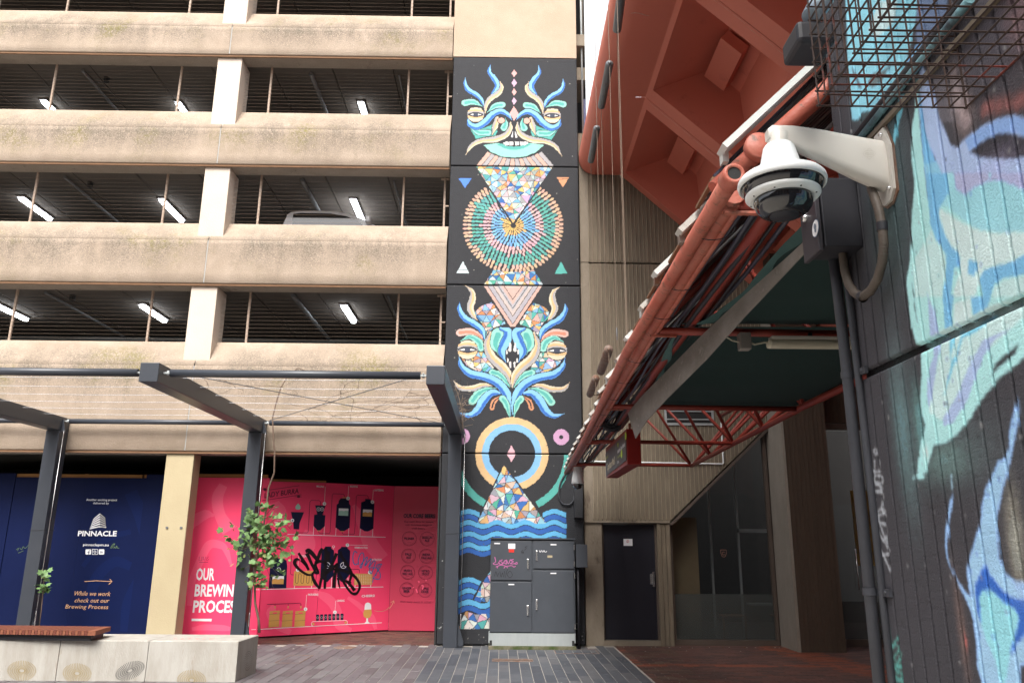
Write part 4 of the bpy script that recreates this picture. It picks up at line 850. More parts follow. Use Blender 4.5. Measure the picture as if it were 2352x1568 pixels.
for k, y in enumerate(YK):
    x0 = .853 if k == 0 else xl(y) - random.uniform(.045, .07); z0 = 3.135 if k == 0 else 2.94; x1 = AX; z1 = z0 + (x1 - x0) * SLP; hw = .042 if k == 0 else random.uniform(.032, .044)
    b = MB(); dn = Vector((.7, 0, -.7))
    A, B = Vector((x0, y, z0)), Vector((x1, y, z1)); th = Vector((-.018, 0, .018))
    b.hexa([A + Vector((0, -hw, 0)), A + Vector((0, hw, 0)), A + Vector((0, hw, 0)) + th, A + Vector((0, -hw, 0)) + th, B + Vector((0, -hw, 0)), B + Vector((0, hw, 0)), B + Vector((0, hw, 0)) + th, B + Vector((0, -hw, 0)) + th])
    for o_ in (-.7, .0, .55): b.hexa([A + Vector((.003, hw * o_ - .002, -.003)), A + Vector((.003, hw * o_ + .002, -.003)), A + Vector((0, hw * o_ + .002, 0)), A + Vector((0, hw * o_ - .002, 0)), B + Vector((.003, hw * o_ - .002, -.003)), B + Vector((.003, hw * o_ + .002, -.003)), B + Vector((0, hw * o_ + .002, 0)), B + Vector((0, hw * o_ - .002, 0))])
    b.build('roof_batten', M['alu'] if k % 2 == 0 else M['alu2'], cn)
    b = MB(); b.box(x0 - .004, x0 + .02, y + hw - .03, y + hw + .012, z0 - .03, z0 + .012); b.build('batten_end', M['rust'] if k % 3 else M['alu'], cn)
    if k < len(YK) - 1:
        y2 = YK[k + 1]; b = MB(); ya, yb = y + hw + .002, y2 - .049; x0b = x0 + (.062 if k else -.03); z0b = z0 + (.07 if k else -.08)
        b.mi = 0; b.hexa([(x0b, ya, z0b), (x0b, yb, z0b - .004), (x0b - .006, yb, z0b + .004), (x0b - .006, ya, z0b + .008), (x1, ya, z1 + .01), (x1, yb, z1 + .01), (x1 - .006, yb, z1 + .018), (x1 - .006, ya, z1 + .018)])
        b.mi = 1
        for f in (.18, .42, .66, .88):
            yy = ya + (yb - ya) * f; b.hexa([(x0b + .012, yy - .012, z0b - .008), (x0b + .012, yy + .012, z0b - .008), (x0b, yy + .012, z0b), (x0b, yy - .012, z0b), (x1 + .008, yy - .012, z1 + .002), (x1 + .008, yy + .012, z1 + .002), (x1, yy + .012, z1 + .01), (x1, yy - .012, z1 + .01)])
        b.build('roof_sheet', [M['polyc'], M['polyw']], cn)
        b = MB(); b.hexa([(x0b - .012, ya, z0b - .012), (x0b + .004, ya, z0b - .012), (x0b + .004, ya, z0b), (x0b - .012, ya, z0b), (x0b - .012, yb, z0b - .016), (x0b + .004, yb, z0b - .016), (x0b + .004, yb, z0b - .004), (x0b - .012, yb, z0b - .004)]); b.build('sheet_edge', M['rust_edge'], cn)
# shade cloth
def cloth(lbl, left, right, nx=24):
    L_ = np.array(left); R_2 = np.array(right); t = np.linspace(0, 1, 40); li = np.stack([np.interp(t, np.linspace(0, 1, len(L_)), L_[:, i]) for i in (0, 1)], 1); ri = np.stack([np.interp(t, np.linspace(0, 1, len(R_2)), R_2[:, i]) for i in (0, 1)], 1)
    s = np.linspace(0, 1, nx); pos = np.zeros((40, nx, 3)); pos[..., :2] = li[:, None] * (1 - s[None, :, None]) + ri[:, None] * s[None, :, None]
    pos[..., 2] = 2.962 - .045 * np.sin(np.pi * t)[:, None] * np.sin(np.pi * np.clip(s * .9 + .1, 0, 1))[None] + .008 * np.sin(t * 21)[:, None] * (1 - s)[None] ** 2
    root = thing('shade_cloth', lbl, 'cloth', (2, float(li[0, 1]), 2.95), 'green shade cloths tied under the canopy'); gridmesh('cloth_sheet', pos, None, M['cloth'], root, None)
    h = np.zeros((40, 3, 3)); 
    for j, dx_ in enumerate((-.012, .012, .035)): h[:, j, 0] = pos[:, 0, 0] + dx_ * (1 + .4 * np.sin(t * 33)); h[:, j, 1] = pos[:, 0, 1]; h[:, j, 2] = pos[:, 0, 2] - .006 - .004 * j + .006 * np.sin(t * 26)
    gridmesh('hem', h, None, M['clothedge'], root, None)
cloth('near dark green shade cloth with pale wavy hem beside the steel strip', [(1.22, 2.75), (1.239, 3.03), (1.254, 3.59), (1.253, 4.02), (1.207, 4.40), (1.09, 4.57)], [(2.75, 2.75), (2.75, 4.5)])
cloth('far dark green shade cloth above the hanging red sign', [(1.08, 4.62), (1.111, 5.16), (1.229, 5.98), (1.265, 6.49), (1.20, 7.0), (1.342, 7.40)], [(2.76, 4.55), (2.79, 7.35)])
# grey steel strip
b = MB(); top = [(2.78, 2.79), (2.9, 2.792), (3.6, 2.82), (4.45, 2.842), (5.5, 2.85), (6.4, 2.86), (7.1, 2.84)]; bot = [(2.78, 2.748), (2.9, 2.745), (3.6, 2.72), (4.30, 2.684), (5.4, 2.66), (6.2, 2.63), (6.75, 2.56)]
vs = [(1.15, y, z) for y, z in top] + [(1.155, y, z) for y, z in bot]; n = len(top); vs += [(x + .005, y, z) for x, y, z in vs]
b.add(vs, [(i, i + 1, n + i + 1, n + i) for i in range(n - 1)] + [(2 * n + i + 1, 2 * n + i, 3 * n + i, 3 * n + i + 1) for i in range(n - 1)] + [(i + 1, i, 2 * n + i, 2 * n + i + 1) for i in range(n - 1)] + [(n + i, n + i + 1, 3 * n + i + 1, 3 * n + i) for i in range(n - 1)] + [(n - 1, 2 * n - 1, 4 * n - 1, 3 * n - 1), (0, 2 * n, 3 * n, n)])
tag(b.build('steel_strip', M['steel']), 'long bent grey steel strip hanging under the red canopy tubes', 'metal strip')
# unlit batten lamp and junction box under the canopy
p0 = P(1764, 789, Y=4.42); bl = thing('batten_lamp', 'unlit cream weatherproof tube lamp hanging below the dark green cloth', 'light', (p0.x, p0.y, p0.z))
b = MB(); b.bbox(p0.x, p0.x + 1.25, 4.40, 4.47, p0.z - .022, p0.z + .024, .016); b.build('diffuser', M['cream'], bl)
b = MB(); b.bbox(p0.x + .02, p0.x + 1.23, 4.40, 4.47, p0.z + .025, p0.z + .045, .004); b.build('tray', M['offwhite'], bl)
for f in (.25, .95):
    b = MB(); b.box(p0.x + f, p0.x + f + .02, 4.43, 4.45, p0.z + .046, 2.88); b.build('hanger', M['blackmt'], bl)
p1 = P(1709, 787, Y=4.44); b = MB(); b.bbox(p1.x - .033, p1.x + .033, 4.40, 4.47, p1.z - .045, p1.z + .055, .006)
jb = tag(b.build('junction_box', mat('grey_plastic', (.26, .24, .22), .5)), 'small grey junction box wired to the unlit batten lamp', 'junction box')
b = MB(); b.tube([(p1.x + .03, 4.43, p1.z), (p1.x + .06, 4.43, p1.z - .012), (p0.x - .02, 4.43, p0.z + .01), (p0.x + .02, 4.43, p0.z + .01)], .006, 6); b.tube([(p1.x - .03, 4.43, p1.z), (p1.x - .07, 4.43, p1.z + .01), (p1.x - .14, 4.45, p1.z + .06)], .005, 6); b.build('lamp_lead', M['cream'], jb)

# ================================================================= lettering helpers
class Plane:
    def __init__(s, p, n): s.p, s.n = Vector(p), Vector(n).normalized()
    def at(s, u, v, lift=0.):
        d = Vector(ray(u, v)); o = Vector((0, 0, EYE)); t = (s.p - o).dot(s.n) / d.dot(s.n); return o + d * t + s.n * lift
def text(body, m, parent, pl, bl_, br, tl, bold=0., layer=2, name='lettering'):
    c = bpy.data.curves.new('t', 'FONT'); c.body = body; c.align_x = 'LEFT'; c.offset = bold; c.resolution_u = 2
    o = bpy.data.objects.new('t', c); COL.objects.link(o); bpy.context.view_layer.update()
    me = bpy.data.meshes.new_from_object(o.evaluated_get(bpy.context.evaluated_depsgraph_get())); bpy.data.objects.remove(o); bpy.data.curves.remove(c)
    V = np.array([v.co[:] for v in me.vertices]); mn, mx = V.min(0), V.max(0); l = .0016 * layer
    A, B, T = pl.at(*bl_, l), pl.at(*br, l), pl.at(*tl, l); ex, ey = B - A, T - A
    for v in me.vertices:
        s, t = (v.co.x - mn[0]) / (mx[0] - mn[0] + 1e-9), (v.co.y - mn[1]) / (mx[1] - mn[1] + 1e-9); v.co = A + ex * s + ey * t - Vector(parent.get('_o', (0, 0, 0)))
    me.materials.append(m); me.name = name; me.update(); return link(name, me, parent)
class Print:                              # flat printed shapes on a plane, one mesh
    def __init__(s, pl): s.pl = pl; s.b = MB(); s.mats = []
    def mi(s, m):
        if m not in s.mats: s.mats.append(m)
        s.b.mi = s.mats.index(m)
    def poly(s, pts, m, layer=1): s.mi(m); s.b.poly([s.pl.at(u, v, .0016 * layer) for u, v in pts])
    def line(s, pts, wpx, m, layer=1):
        s.mi(m); p = np.array(pts, float); d = np.gradient(p, axis=0); n = np.stack([-d[:, 1], d[:, 0]], 1); n /= np.linalg.norm(n, axis=1)[:, None] + 1e-9
        wv = np.array(wpx) if hasattr(wpx, '__len__') else np.full(len(p), wpx); a, c = p + n * wv[:, None] / 2, p - n * wv[:, None] / 2; k = len(p)
        s.b.add([s.pl.at(u, v, .0016 * layer) for u, v in np.vstack([a, c])], [(i, i + 1, k + i + 1, k + i) for i in range(k - 1)])
    def curve(s, pts, wpx, m, layer=1, step=1.2):
        w_ = wpx if hasattr(wpx, '__len__') else [wpx] * len(pts); p, w2 = spline(pts, w_, step); s.line(p, w2, m, layer)
    def disc(s, u, v, r, m, layer=1, ry=None, n=24): s.poly([(u + r * math.cos(t), v + (ry or r) * math.sin(t)) for t in np.linspace(0, 2 * math.pi, n, endpoint=False)], m, layer)
    def ring(s, u, v, r, w_, m, layer=1, n=36): s.line([(u + r * math.cos(t), v + r * math.sin(t)) for t in np.linspace(0, 2 * math.pi, n)], w_, m, layer)
    def done(s, name, parent): return s.b.build(name, s.mats, parent)

# ================================================================= hanging street sign
sgn = thing('hanging_sign', 'red edged black street sign reading Topham Mall hung under the canopy', 'sign', (1.33, 8.7, 2.45))
b = MB(); b.bbox(1.262, 1.405, 7.90, 9.52, 2.455, 2.815, .006); b.build('box', mat('sign_red_paint', (.20, .012, .010), .4, c2=(.24, .018, .014), scale=6), sgn)
b = MB(); b.hexa([(1.255, 7.915, 2.50), (1.255, 7.915, 2.775), (1.2615, 7.915, 2.775), (1.2615, 7.915, 2.50), (1.255, 9.50, 2.475), (1.255, 9.50, 2.755), (1.2615, 9.50, 2.755), (1.2615, 9.50, 2.475)]); b.build('face_panel', mat('sign_black', (.022, .020, .022), .35), sgn)
zs = zm(2400, 1650, 5.227); spl = Plane((1.255, 8.7, 2.6), (-1, 0, 0))
lime, cream_ = mat('sign_lime', (.45, .62, .04), .5), mat('sign_cream', (.74, .68, .50), .5)
text('Topham Mall', cream_, sgn, spl, zs(150, 1272), zs(318, 1120), zs(145, 1070), .02)
text('YOU ARE AT', lime, sgn, spl, zs(130, 985), zs(180, 935), zs(127, 930)); text('Adelaide Central Market', M['printw'], sgn, spl, zs(370, 858), zs(528, 692), zs(370, 772), .01)
text('5 min  400 m', lime, sgn, spl, zs(370, 960), zs(440, 905), zs(370, 905), .01); text('Bus', M['printw'], sgn, spl, zs(370, 1070), zs(403, 1040), zs(370, 1005), .01)
pr_ = Print(spl); pr_.line([zs(335, 660), zs(340, 1140)], .5, M['seal']); pr_.line([zs(378, 715), zs(378, 640)], 1.3, lime); pr_.line([zs(368, 668), zs(378, 630), zs(388, 650)], 1.0, lime); pr_.disc(*zs(453, 855), 1.8, lime, ry=10); pr_.disc(*zs(537, 485), 1.8, lime, ry=9); pr_.line([zs(415, 1105), zs(425, 1000)], 1.0, M['wine']); pr_.done('arrow_marks', sgn)
for y in (8.1, 9.3): part_tube([(1.33, y, 2.815), (1.33, y, 2.9)], .014, 'hanger', M['redpipe'], 8, sgn)
# isolator box and cable loops by the edge tube
ze = zm(2200, 1400, 1.96); ib = thing('isolator_box', 'small grey switch box with looping black cables beside the edge tube', 'switch box', tuple(P(1386, 945, Y=8.6)))
pc = P(1386, 945, Y=8.6); b = MB(); b.bbox(pc.x - .09, pc.x + .07, 8.55, 8.65, pc.z - .08, pc.z + .07, .01); b.build('case', M['cream'], ib)
b = MB(); b.box(pc.x - .02, pc.x + .06, 8.54, 8.549, pc.z + .0, pc.z + .05); b.build('switch', M['blackmt'], ib)
def zpts(l, Y): return [P(*ze(x, y), Y=Y) for x, y in l]
for l, r in (([(412, 540), (420, 590), (460, 620), (520, 615), (550, 570), (560, 500), (600, 460), (650, 462), (660, 520), (655, 605)], .026), ([(430, 540), (445, 585), (490, 600), (530, 560), (540, 480), (530, 420)], .018), ([(445, 540), (470, 580), (510, 570), (530, 510)], .012)):
    p, _ = spline([tuple(q) for q in zpts(l, 8.5)], [1] * len(l), .05) if 0 else (None, None)
    pts = zpts(l, 8.5); sp_, _ = spline([(q.x, q.z) for q in pts], [1] * len(pts), .04); b = MB(); b.tube([(x, 8.5, z) for x, z in sp_], r, 8); b.build('cable', M['blackmt'], ib)
b = MB(); b.tube([P(*ze(705, 50), Z=2.93), P(*ze(560, 300), Z=2.93), P(*ze(440, 470), Z=2.93)], .013, 8); tag(b.build('cream_conduit', M['cream']), 'mottled cream conduit tied between the two big red tubes', 'conduit')
# small pan camera at the far end
pz = P(1327, 1098, Y=12.6); pt = thing('small_dome_camera', 'small white pendant dome camera at the far end of the canopy', 'camera', tuple(pz))
b = MB(); b.lathe([(.001, .20), (.05, .20), (.065, .17), (.095, -.03), (.10, -.08), (.085, -.09), (.001, -.09)], pz, 24); b.build('housing', M['white'], pt)
b = MB(); b.lathe([(.078, -.085), (.078, -.105), (.066, -.14), (.04, -.165), (.001, -.175)], pz, 24); b.build('smoked_dome', M['blackgl'], pt)
b = MB(); b.tube([pz + Vector((0, 0, .2)), pz + Vector((0, 0, .34))], .03, 10); b.box(pz.x - .07, pz.x + .1, pz.y - .03, pz.y + .03, pz.z + .34, pz.z + .40); b.build('bracket', M['reddark'], pt)
pts = [P(u, v, Y=14.30) for u, v in [(1308, 1078), (1296, 1092), (1286, 1112), (1284, 1140), (1292, 1156), (1308, 1158), (1318, 1148), (1318, 1138)]]; sp_, _ = spline([(q.x, q.z) for q in pts], [1] * len(pts), .05)
b = MB(); b.tube([(x, 14.30, z) for x, z in sp_], .014, 8); tag(b.build('looped_cable', M['pipegrey']), 'grey cable looping down the black tower wall behind the small camera', 'cable')
b = MB(); b.bbox(1.30, 1.46, 14.20, 14.325, 2.15, 2.85, .01); tag(b.build('wall_box', M['tb']), 'black painted box on the tower wall behind the small dome camera', 'box')

# ================================================================= hanging tube artwork and cables
def hang(lbl, e0, e1, r, m, ends):
    t = thing('hanging_tube', lbl, 'hanging tube', tuple(e0), 'tubes hung on cables beside the terracotta overhang'); d = (Vector(e1) - Vector(e0)).normalized(); b = MB(); b.lathe([(.001, -.02), (r * .5, -.02), (r, .01), (r, (Vector(e1) - Vector(e0)).length - .01), (r * .5, (Vector(e1) - Vector(e0)).length + .02), (.001, (Vector(e1) - Vector(e0)).length + .02)], e0, 14, d); b.build('tube', m, t)
    b = MB(); b.lathe([(.001, -.035), (r * .35, -.035), (r * .5, -.018), (.001, -.018)], e0, 10, d); b.build('shackle', M['rust'] if m is M['rust'] else M['tubegrey'], t)
Zt = 8.0
ends = []
for lbl, a, c, Z, r, m in [('highest grey hanging tube, cut by the top of the photo', (1431, -45), (1417, 70), Zt, .055, M['tubegrey']), ('long grey hanging tube in front of the terracotta edge beam', (1400, 146), (1381, 245), Zt, .055, M['tubegrey']), ('grey hanging tube low beside the end of the terracotta beam', (1371, 294), (1357, 370), Zt, .055, M['tubegrey']),
                           ('rusty hanging tube close above the canopy roof edge', (1398, 802), (1380, 853), 4.0, .058, M['rust']), ('lowest rusty hanging tube nearest the painted tower', (1368, 869), (1355, 905), 4.0, .058, M['rust'])]:
    e0, e1 = P(*a, Z=Z), P(*c, Z=Z); hang(lbl, e0, e1, r, m, M['galv']); ends.append((e0, e1))
cab = [(ends[0][1], 3.0, ends[0][1].z), (ends[1][0], 4.0, 17), (ends[1][1], 4.0, ends[1][1].z), (ends[2][0], 3.0, 17), (ends[2][1], 3.1, ends[2][1].z), (ends[3][0], 3.0, 4.0), (ends[4][0], 3.0, 4.0), (ends[4][1], 3.0, 4.0)]
q_ = P(1446, 925, Z=3.05); cab.append((q_, 3.05, 17)); q_ = P(1375, 925, Z=3.05)
CABL = ['thin steel cable hanging from the lower end of the highest grey tube', 'thin steel cable at the near end of the long grey tube', 'thin steel cable hanging from the far end of the long grey tube', 'thin steel cable at the near end of the low grey tube by the overhang end', 'thin steel cable hanging from the far end of the low grey tube, leftmost cable', 'short cable below the near end of the upper rusty tube', 'short cable below the near end of the lowest rusty tube', 'short cable below the far end of the lowest rusty tube', 'rightmost thin steel cable, carrying no tube, across the terracotta soffit']
for i, (e, z0, z1) in enumerate(cab):
    c = thing('hanging_cable', CABL[i], 'cable', (e.x, e.y, z0), 'thin vertical steel cables'); b = MB(); b.tube([(e.x, e.y, z0), (e.x, e.y, z1)], .0042, 5, False); b.build('strand', M['wire'], c)
    zz = z0 + .12; b = MB()
    b.lathe([(.006, 0), (.010, .02), (.010, .14), (.006, .16)], (e.x, e.y, zz), 8)
    b.build('turnbuckle', M['tubegrey'], c)
# ================================================================= near wall with the big mural (runs along the lane, close to the camera)
nw = thing('mural_pier', 'board marked concrete pier painted with blue and mint abstract shapes on charcoal', 'wall', (1.25, 2.6, 0))
WX = 1.25; W1, W2, W3, W4, W5 = zm(3400, 0, 3.267), zm(3400, 400, 3.267), zm(3400, 1200, 2.24), zm(3700, 1850, 1.78), zm(3400, 700, 2.613)
def wp_(R, pts): return [(lambda p: (p.y, p.z))(P(*R(x, y), X=WX)) for x, y in pts]
KC = np.array((.050, .048, .056)); wc = Canvas(1.35, 2.72, .85, 3.75, .0032, KC)
mint, mint2, sky1, sky2, lil, pale, cyan, lb, royal, dk = (.43, .74, .72), (.54, .80, .78), (.20, .47, .80), (.34, .64, .86), (.40, .49, .73), (.60, .76, .86), (.27, .60, .72), (.33, .52, .84), (.035, .13, .47), (.035, .032, .040)
def wpoly(R, pts, c): wc.poly(wp_(R, pts), c)
def wspray(R, x, y, rx, ry, c, d=.8, ang=0): (a, z), = wp_(R, [(x, y)]); wc.spray(a, z, rx, ry, c, d, ang)
# charcoal ground with tinted clouds of spray
wspray(W2, 520, 900, .14, .30, (.075, .12, .13), .6); wspray(W5, 420, 300, .08, .2, (.09, .17, .17), .6); wspray(W3, 1150, 1300, .14, .10, (.10, .13, .14), .5)
wspray(W1, 1900, 300, .22, .16, (.10, .085, .11), .4); wspray(W1, 2200, 250, .05, .09, (.30, .15, .15), .5); wspray(W1, 1750, 1000, .20, .20, (.085, .075, .09), .5)
wspray(W2, 300, 300, .10, .2, (.06, .12, .12), .6); wspray(W2, 500, 1100, .10, .25, (.05, .075, .085), .7); wspray(W5, 350, 750, .10, .2, (.05, .07, .07), .6)
wspray(W3, 470, 1150, .055, .22, (.14, .24, .25), .9); wspray(W3, 850, 1430, .12, .06, (.15, .25, .24), .8); wspray(W3, 430, 560, .05, .08, (.10, .13, .14), .6); wspray(W3, 620, 1100, .03, .12, (.16, .33, .32), .8)
# area behind the cage
wpoly(W1, [(-60, -80), (900, -80), (850, 300), (790, 560), (740, 800), (700, 960), (660, 1000), (480, 1200), (300, 1440), (150, 1470), (110, 1568), (30, 1568), (0, 1300), (-30, 800)], cyan)
wpoly(W1, [(380, 20), (620, 20), (560, 300), (330, 520), (240, 400)], (.55, .70, .70))
wpoly(W1, [(20, 860), (90, 1000), (160, 1160), (110, 1150), (30, 950)], (.10, .13, .15)); wpoly(W1, [(580, 800), (480, 940), (420, 1060), (300, 1150), (220, 1100), (300, 960), (440, 920)], (.13, .18, .19))
wpoly(W1, [(880, -80), (1290, -80), (1240, 250), (1000, 600), (900, 700), (860, 480)], (.14, .19, .30)); wpoly(W1, [(860, 600), (1000, 560), (960, 800), (740, 1000), (700, 900)], sky1)
wpoly(W1, [(940, 830), (1000, 1000), (1080, 1200), (1130, 1500), (1180, 1600), (920, 1600), (880, 1300), (900, 1000)], lil)
wpoly(W1, [(1060, 1000), (1240, 1000), (1320, 1300), (1400, 1600), (1180, 1600), (1120, 1300)], (.13, .12, .14))
wspray(W1, 1400, 1250, .03, .07, (.55, .42, .40), .7); wspray(W1, 1500, 1500, .03, .05, (.55, .40, .38), .7)
wpoly(W2, [(640, -60), (715, -60), (690, 120), (650, 260), (620, 400), (570, 640), (505, 880), (548, 620), (580, 380), (620, 150)], (.20, .55, .66))
# dark field right, with salmon drips
for x, y in ((1760, 120), (1850, 90), (1950, 60), (2060, 50), (2180, 20), (2260, 0)): wspray(W2, x, y + random.uniform(-20, 20), .018, .02, (.40, .13, .11), .6)
# left edge bands
wpoly(W2, [(870, -400), (850, 130), (820, 300), (797, 500), (810, 800), (845, 1100), (820, 1400), (808, 1600), (1040, 1600), (1000, 1200), (960, 800), (920, 400), (890, 60)], mint)
wpoly(W2, [(895, -60), (930, 400), (970, 850), (1010, 1200), (1035, 1600), (1180, 1600), (1150, 1450), (1200, 1050), (1110, 800), (1010, 500), (950, 250), (935, -60)], sky1)
wpoly(W2, [(930, -60), (1095, -60), (1170, 250), (1260, 450), (1310, 580), (1390, 625), (1500, 510), (1700, 350), (1950, 240), (2150, 200), (2300, 240), (2300, 1190), (2100, 1090), (1950, 1060), (1800, 1080), (1620, 1150), (1520, 1240), (1420, 1190), (1310, 1100), (1200, 950), (1130, 800), (1040, 600), (960, 350)], lil)
wpoly(W2, [(1500, 520), (1700, 370), (1950, 250), (2150, 210), (2300, 250), (2300, 480), (2150, 430), (2000, 430), (1850, 470), (1700, 560), (1560, 670)], (.26, .40, .72))
wpoly(W2, [(1555, 685), (1650, 600), (1800, 500), (1950, 440), (2090, 430), (2200, 470), (2300, 480), (2300, 740), (2100, 775), (1900, 775), (1700, 750)], dk)
wpoly(W2, [(1200, 950), (1310, 1100), (1420, 1190), (1520, 1240), (1620, 1150), (1800, 1080), (1950, 1060), (2100, 1090), (2300, 1190), (2300, 1600), (1030, 1600), (1150, 1450), (1130, 1200)], sky2)
wpoly(W2, [(1130, 800), (1200, 950), (1310, 1100), (1420, 1190), (1480, 1225), (1380, 1500), (1180, 1600), (1040, 1600), (1010, 1200), (970, 850)], (.27, .54, .86))
wspray(W2, 1850, 900, .10, .04, (.45, .40, .58), .35)
# face mass
wpoly(W5, [(690, 0), (672, 200), (650, 350), (640, 650), (625, 900), (590, 1100), (610, 1300), (640, 1600), (1900, 1600), (1900, 560), (1550, 520), (1000, 300), (850, 350)], mint)
wpoly(W5, [(800, -20), (1900, -20), (1900, 620), (1550, 620), (1300, 560), (1000, 330), (850, 340), (830, 200)], sky2)
wpoly(W5, [(800, -20), (1010, -20), (1020, 200), (940, 340), (850, 560), (820, 300)], sky1)
wpoly(W5, [(1080, -20), (1450, -20), (1460, 60), (1290, 130), (1200, 210), (1110, 150)], (.42, .42, .60)); wpoly(W5, [(1480, -20), (1900, -20), (1900, 200), (1690, 100), (1560, 60), (1460, 64)], (.42, .42, .62))
wpoly(W5, [(860, 560), (1010, 700), (1030, 1000), (960, 1300), (990, 1600), (700, 1600), (660, 900)], mint2)
wpoly(W5, [(850, 350), (830, 500), (900, 680), (1000, 830), (1005, 950), (970, 1200), (975, 1600), (1050, 1600), (1060, 1200), (1090, 960), (1150, 980), (1155, 850), (1070, 740), (990, 620), (940, 450), (930, 340)], sky1)
wpoly(W5, [(930, 340), (1000, 390), (1150, 490), (1330, 570), (1550, 605), (1900, 590), (1900, 830), (1650, 920), (1500, 955), (1400, 990), (1350, 1080), (1300, 1300), (1240, 1600), (1080, 1600), (1060, 1300), (1150, 1000), (1155, 850), (1060, 740), (990, 620), (940, 450)], pale)
wpoly(W5, [(1900, 800), (1650, 920), (1500, 955), (1400, 990), (1350, 1090), (1390, 1250), (1360, 1400), (1380, 1500), (1460, 1400), (1500, 1150), (1610, 1080), (1900, 1030)], sky1)
wpoly(W5, [(1240, 880), (1330, 910), (1300, 1060), (1230, 1030)], sky1); wpoly(W5, [(1150, 1290), (1230, 1270), (1230, 1360), (1140, 1340)], sky1); wpoly(W5, [(1900, 1030), (1610, 1085), (1505, 1160), (1440, 1390), (1900, 1190)], mint2)
wpoly(W5, [(800, 1210), (850, 1330), (910, 1470), (900, 1600), (830, 1600)], lil); wpoly(W5, [(645, 1125), (690, 1320), (720, 1600), (700, 1600), (665, 1330)], dk)
# below the joint
FM = [(520, -30), (545, 150), (570, 300), (600, 400), (635, 430), (640, 700), (630, 880), (640, 1000), (680, 1130), (640, 1250), (615, 1400), (600, 1600), (660, 1600), (740, 1330), (755, 1292), (850, 1280), (960, 1200), (1090, 1040), (1130, 960), (1200, 860), (1330, 700), (1500, 570), (1620, 440), (1620, -30)]
wpoly(W3, FM, mint)
wpoly(W3, [(800, 280), (1230, 50), (1620, -40), (1620, 80), (1450, 250), (1200, 480), (1000, 800), (820, 1080), (700, 1000), (760, 700), (820, 400)], (.56, .74, .80)); wpoly(W3, [(830, -40), (930, -40), (900, 240), (850, 260)], sky1); wpoly(W3, [(930, 30), (1080, -20), (1090, 150), (930, 210)], pale); wpoly(W3, [(1080, -30), (1260, -30), (1230, 60), (1100, 140)], sky1)
wpoly(W3, [(740, 370), (820, 320), (790, 500), (745, 800), (705, 985), (690, 850), (700, 650), (750, 500)], lil); wpoly(W3, [(700, -30), (760, 120), (800, 300), (715, 330), (705, 150)], lil)
wpoly(W3, [(1460, 240), (1190, 360), (1060, 600), (960, 850), (830, 1060), (840, 1130), (930, 1090), (1050, 900), (1140, 650), (1200, 500), (1300, 350)], lil)
wpoly(W3, [(900, 290), (950, 270), (910, 480), (900, 600), (860, 760), (820, 900), (880, 750), (960, 500), (1010, 350), (1130, 290), (1200, 230), (1250, 110), (1100, 200), (990, 320), (960, 450), (905, 560), (890, 450)], (.22, .56, .80))
wpoly(W3, [(1250, 690), (1300, 570), (1380, 490), (1520, 385), (1480, 480), (1340, 600)], dk)
wpoly(W3, [(575, -30), (585, 80), (620, 270), (606, 210), (570, 60)], dk); wspray(W3, 680, 1360, .012, .02, (.75, .82, .80), .9)
wpoly(W3, [(1500, 855), (1518, 1000), (1455, 1350), (1405, 1568), (1340, 1700), (1275, 1700), (1285, 1568), (1320, 1500), (1430, 1330), (1425, 1210), (1450, 1080)], lb)
wpoly(W4, [(605, -10), (520, -10), (490, 70), (430, 190), (405, 300), (400, 400), (335, 620), (300, 740), (300, 800), (325, 950), (280, 910), (245, 850), (190, 760), (163, 680), (155, 580), (172, 420), (190, 320), (202, 215), (182, 260), (170, 320), (148, 480), (143, 600), (155, 680), (180, 745), (235, 860), (290, 970), (330, 1060), (350, 1150), (370, 1300), (370, 1440), (410, 1580), (460, 1700), (680, 1700), (680, 1440), (720, 1430), (720, 855), (640, 840), (570, 780), (525, 680), (510, 500), (510, 400), (540, 250)], lb)
wpoly(W4, [(425, 725), (380, 810), (355, 870), (370, 1050), (400, 1150), (385, 960), (410, 905), (470, 905), (560, 990), (640, 1040), (670, 1100), (650, 1200), (615, 1290), (610, 1365), (650, 1290), (720, 1210), (720, 975), (620, 960), (570, 930), (460, 790), (445, 740)], royal)
wpoly(W4, [(410, 905), (470, 905), (560, 990), (640, 1040), (670, 1100), (650, 1200), (615, 1290), (600, 1400), (565, 1600), (540, 1600), (500, 1400), (430, 1250), (402, 1150), (385, 960)], (.30, .64, .84))
wspray(W4, 640, 500, .030, .10, (.34, .32, .26), .9, .1); wspray(W4, 265, 1200, .022, .13, (.22, .14, .12), .6); wspray(W4, 288, 1270, .006, .02, (.6, .15, .12), .9); wspray(W4, 660, 700, .02, .06, (.30, .29, .24), .6)
wpoly(W4, [(183, 80), (190, 80), (198, 190), (188, 190)], (.35, .5, .6))
wst = lambda R, pts, w_, c: wc.stroke(wp_(R, pts), [w_] * len(pts), c)
for pts in ([(640, 1510), (590, 1568), (560, 1600)], ): wst(W3, pts, .004, (.40, .66, .66))
W6 = zm(3200, 1400, 2.24); W7 = zm(3200, 2050, 2.302)
for pts in ([(675, 880), (660, 905), (675, 935), (690, 910), (675, 880)], [(668, 985), (670, 1050), (672, 1120)], [(712, 985), (712, 1050), (708, 1090)], [(640, 1060), (672, 1090), (720, 1085)], [(680, 1120), (665, 1160), (700, 1190), (745, 1175), (730, 1130), (690, 1125)], [(668, 1190), (740, 1240), (665, 1270), (675, 1345)], [(690, 1270), (740, 1280), (745, 1330), (730, 1420), (770, 1480)], [(700, 1440), (740, 1420), (765, 1450), (710, 1480), (700, 1530), (750, 1560)]): wst(W6, pts, .0042, (.62, .62, .64))
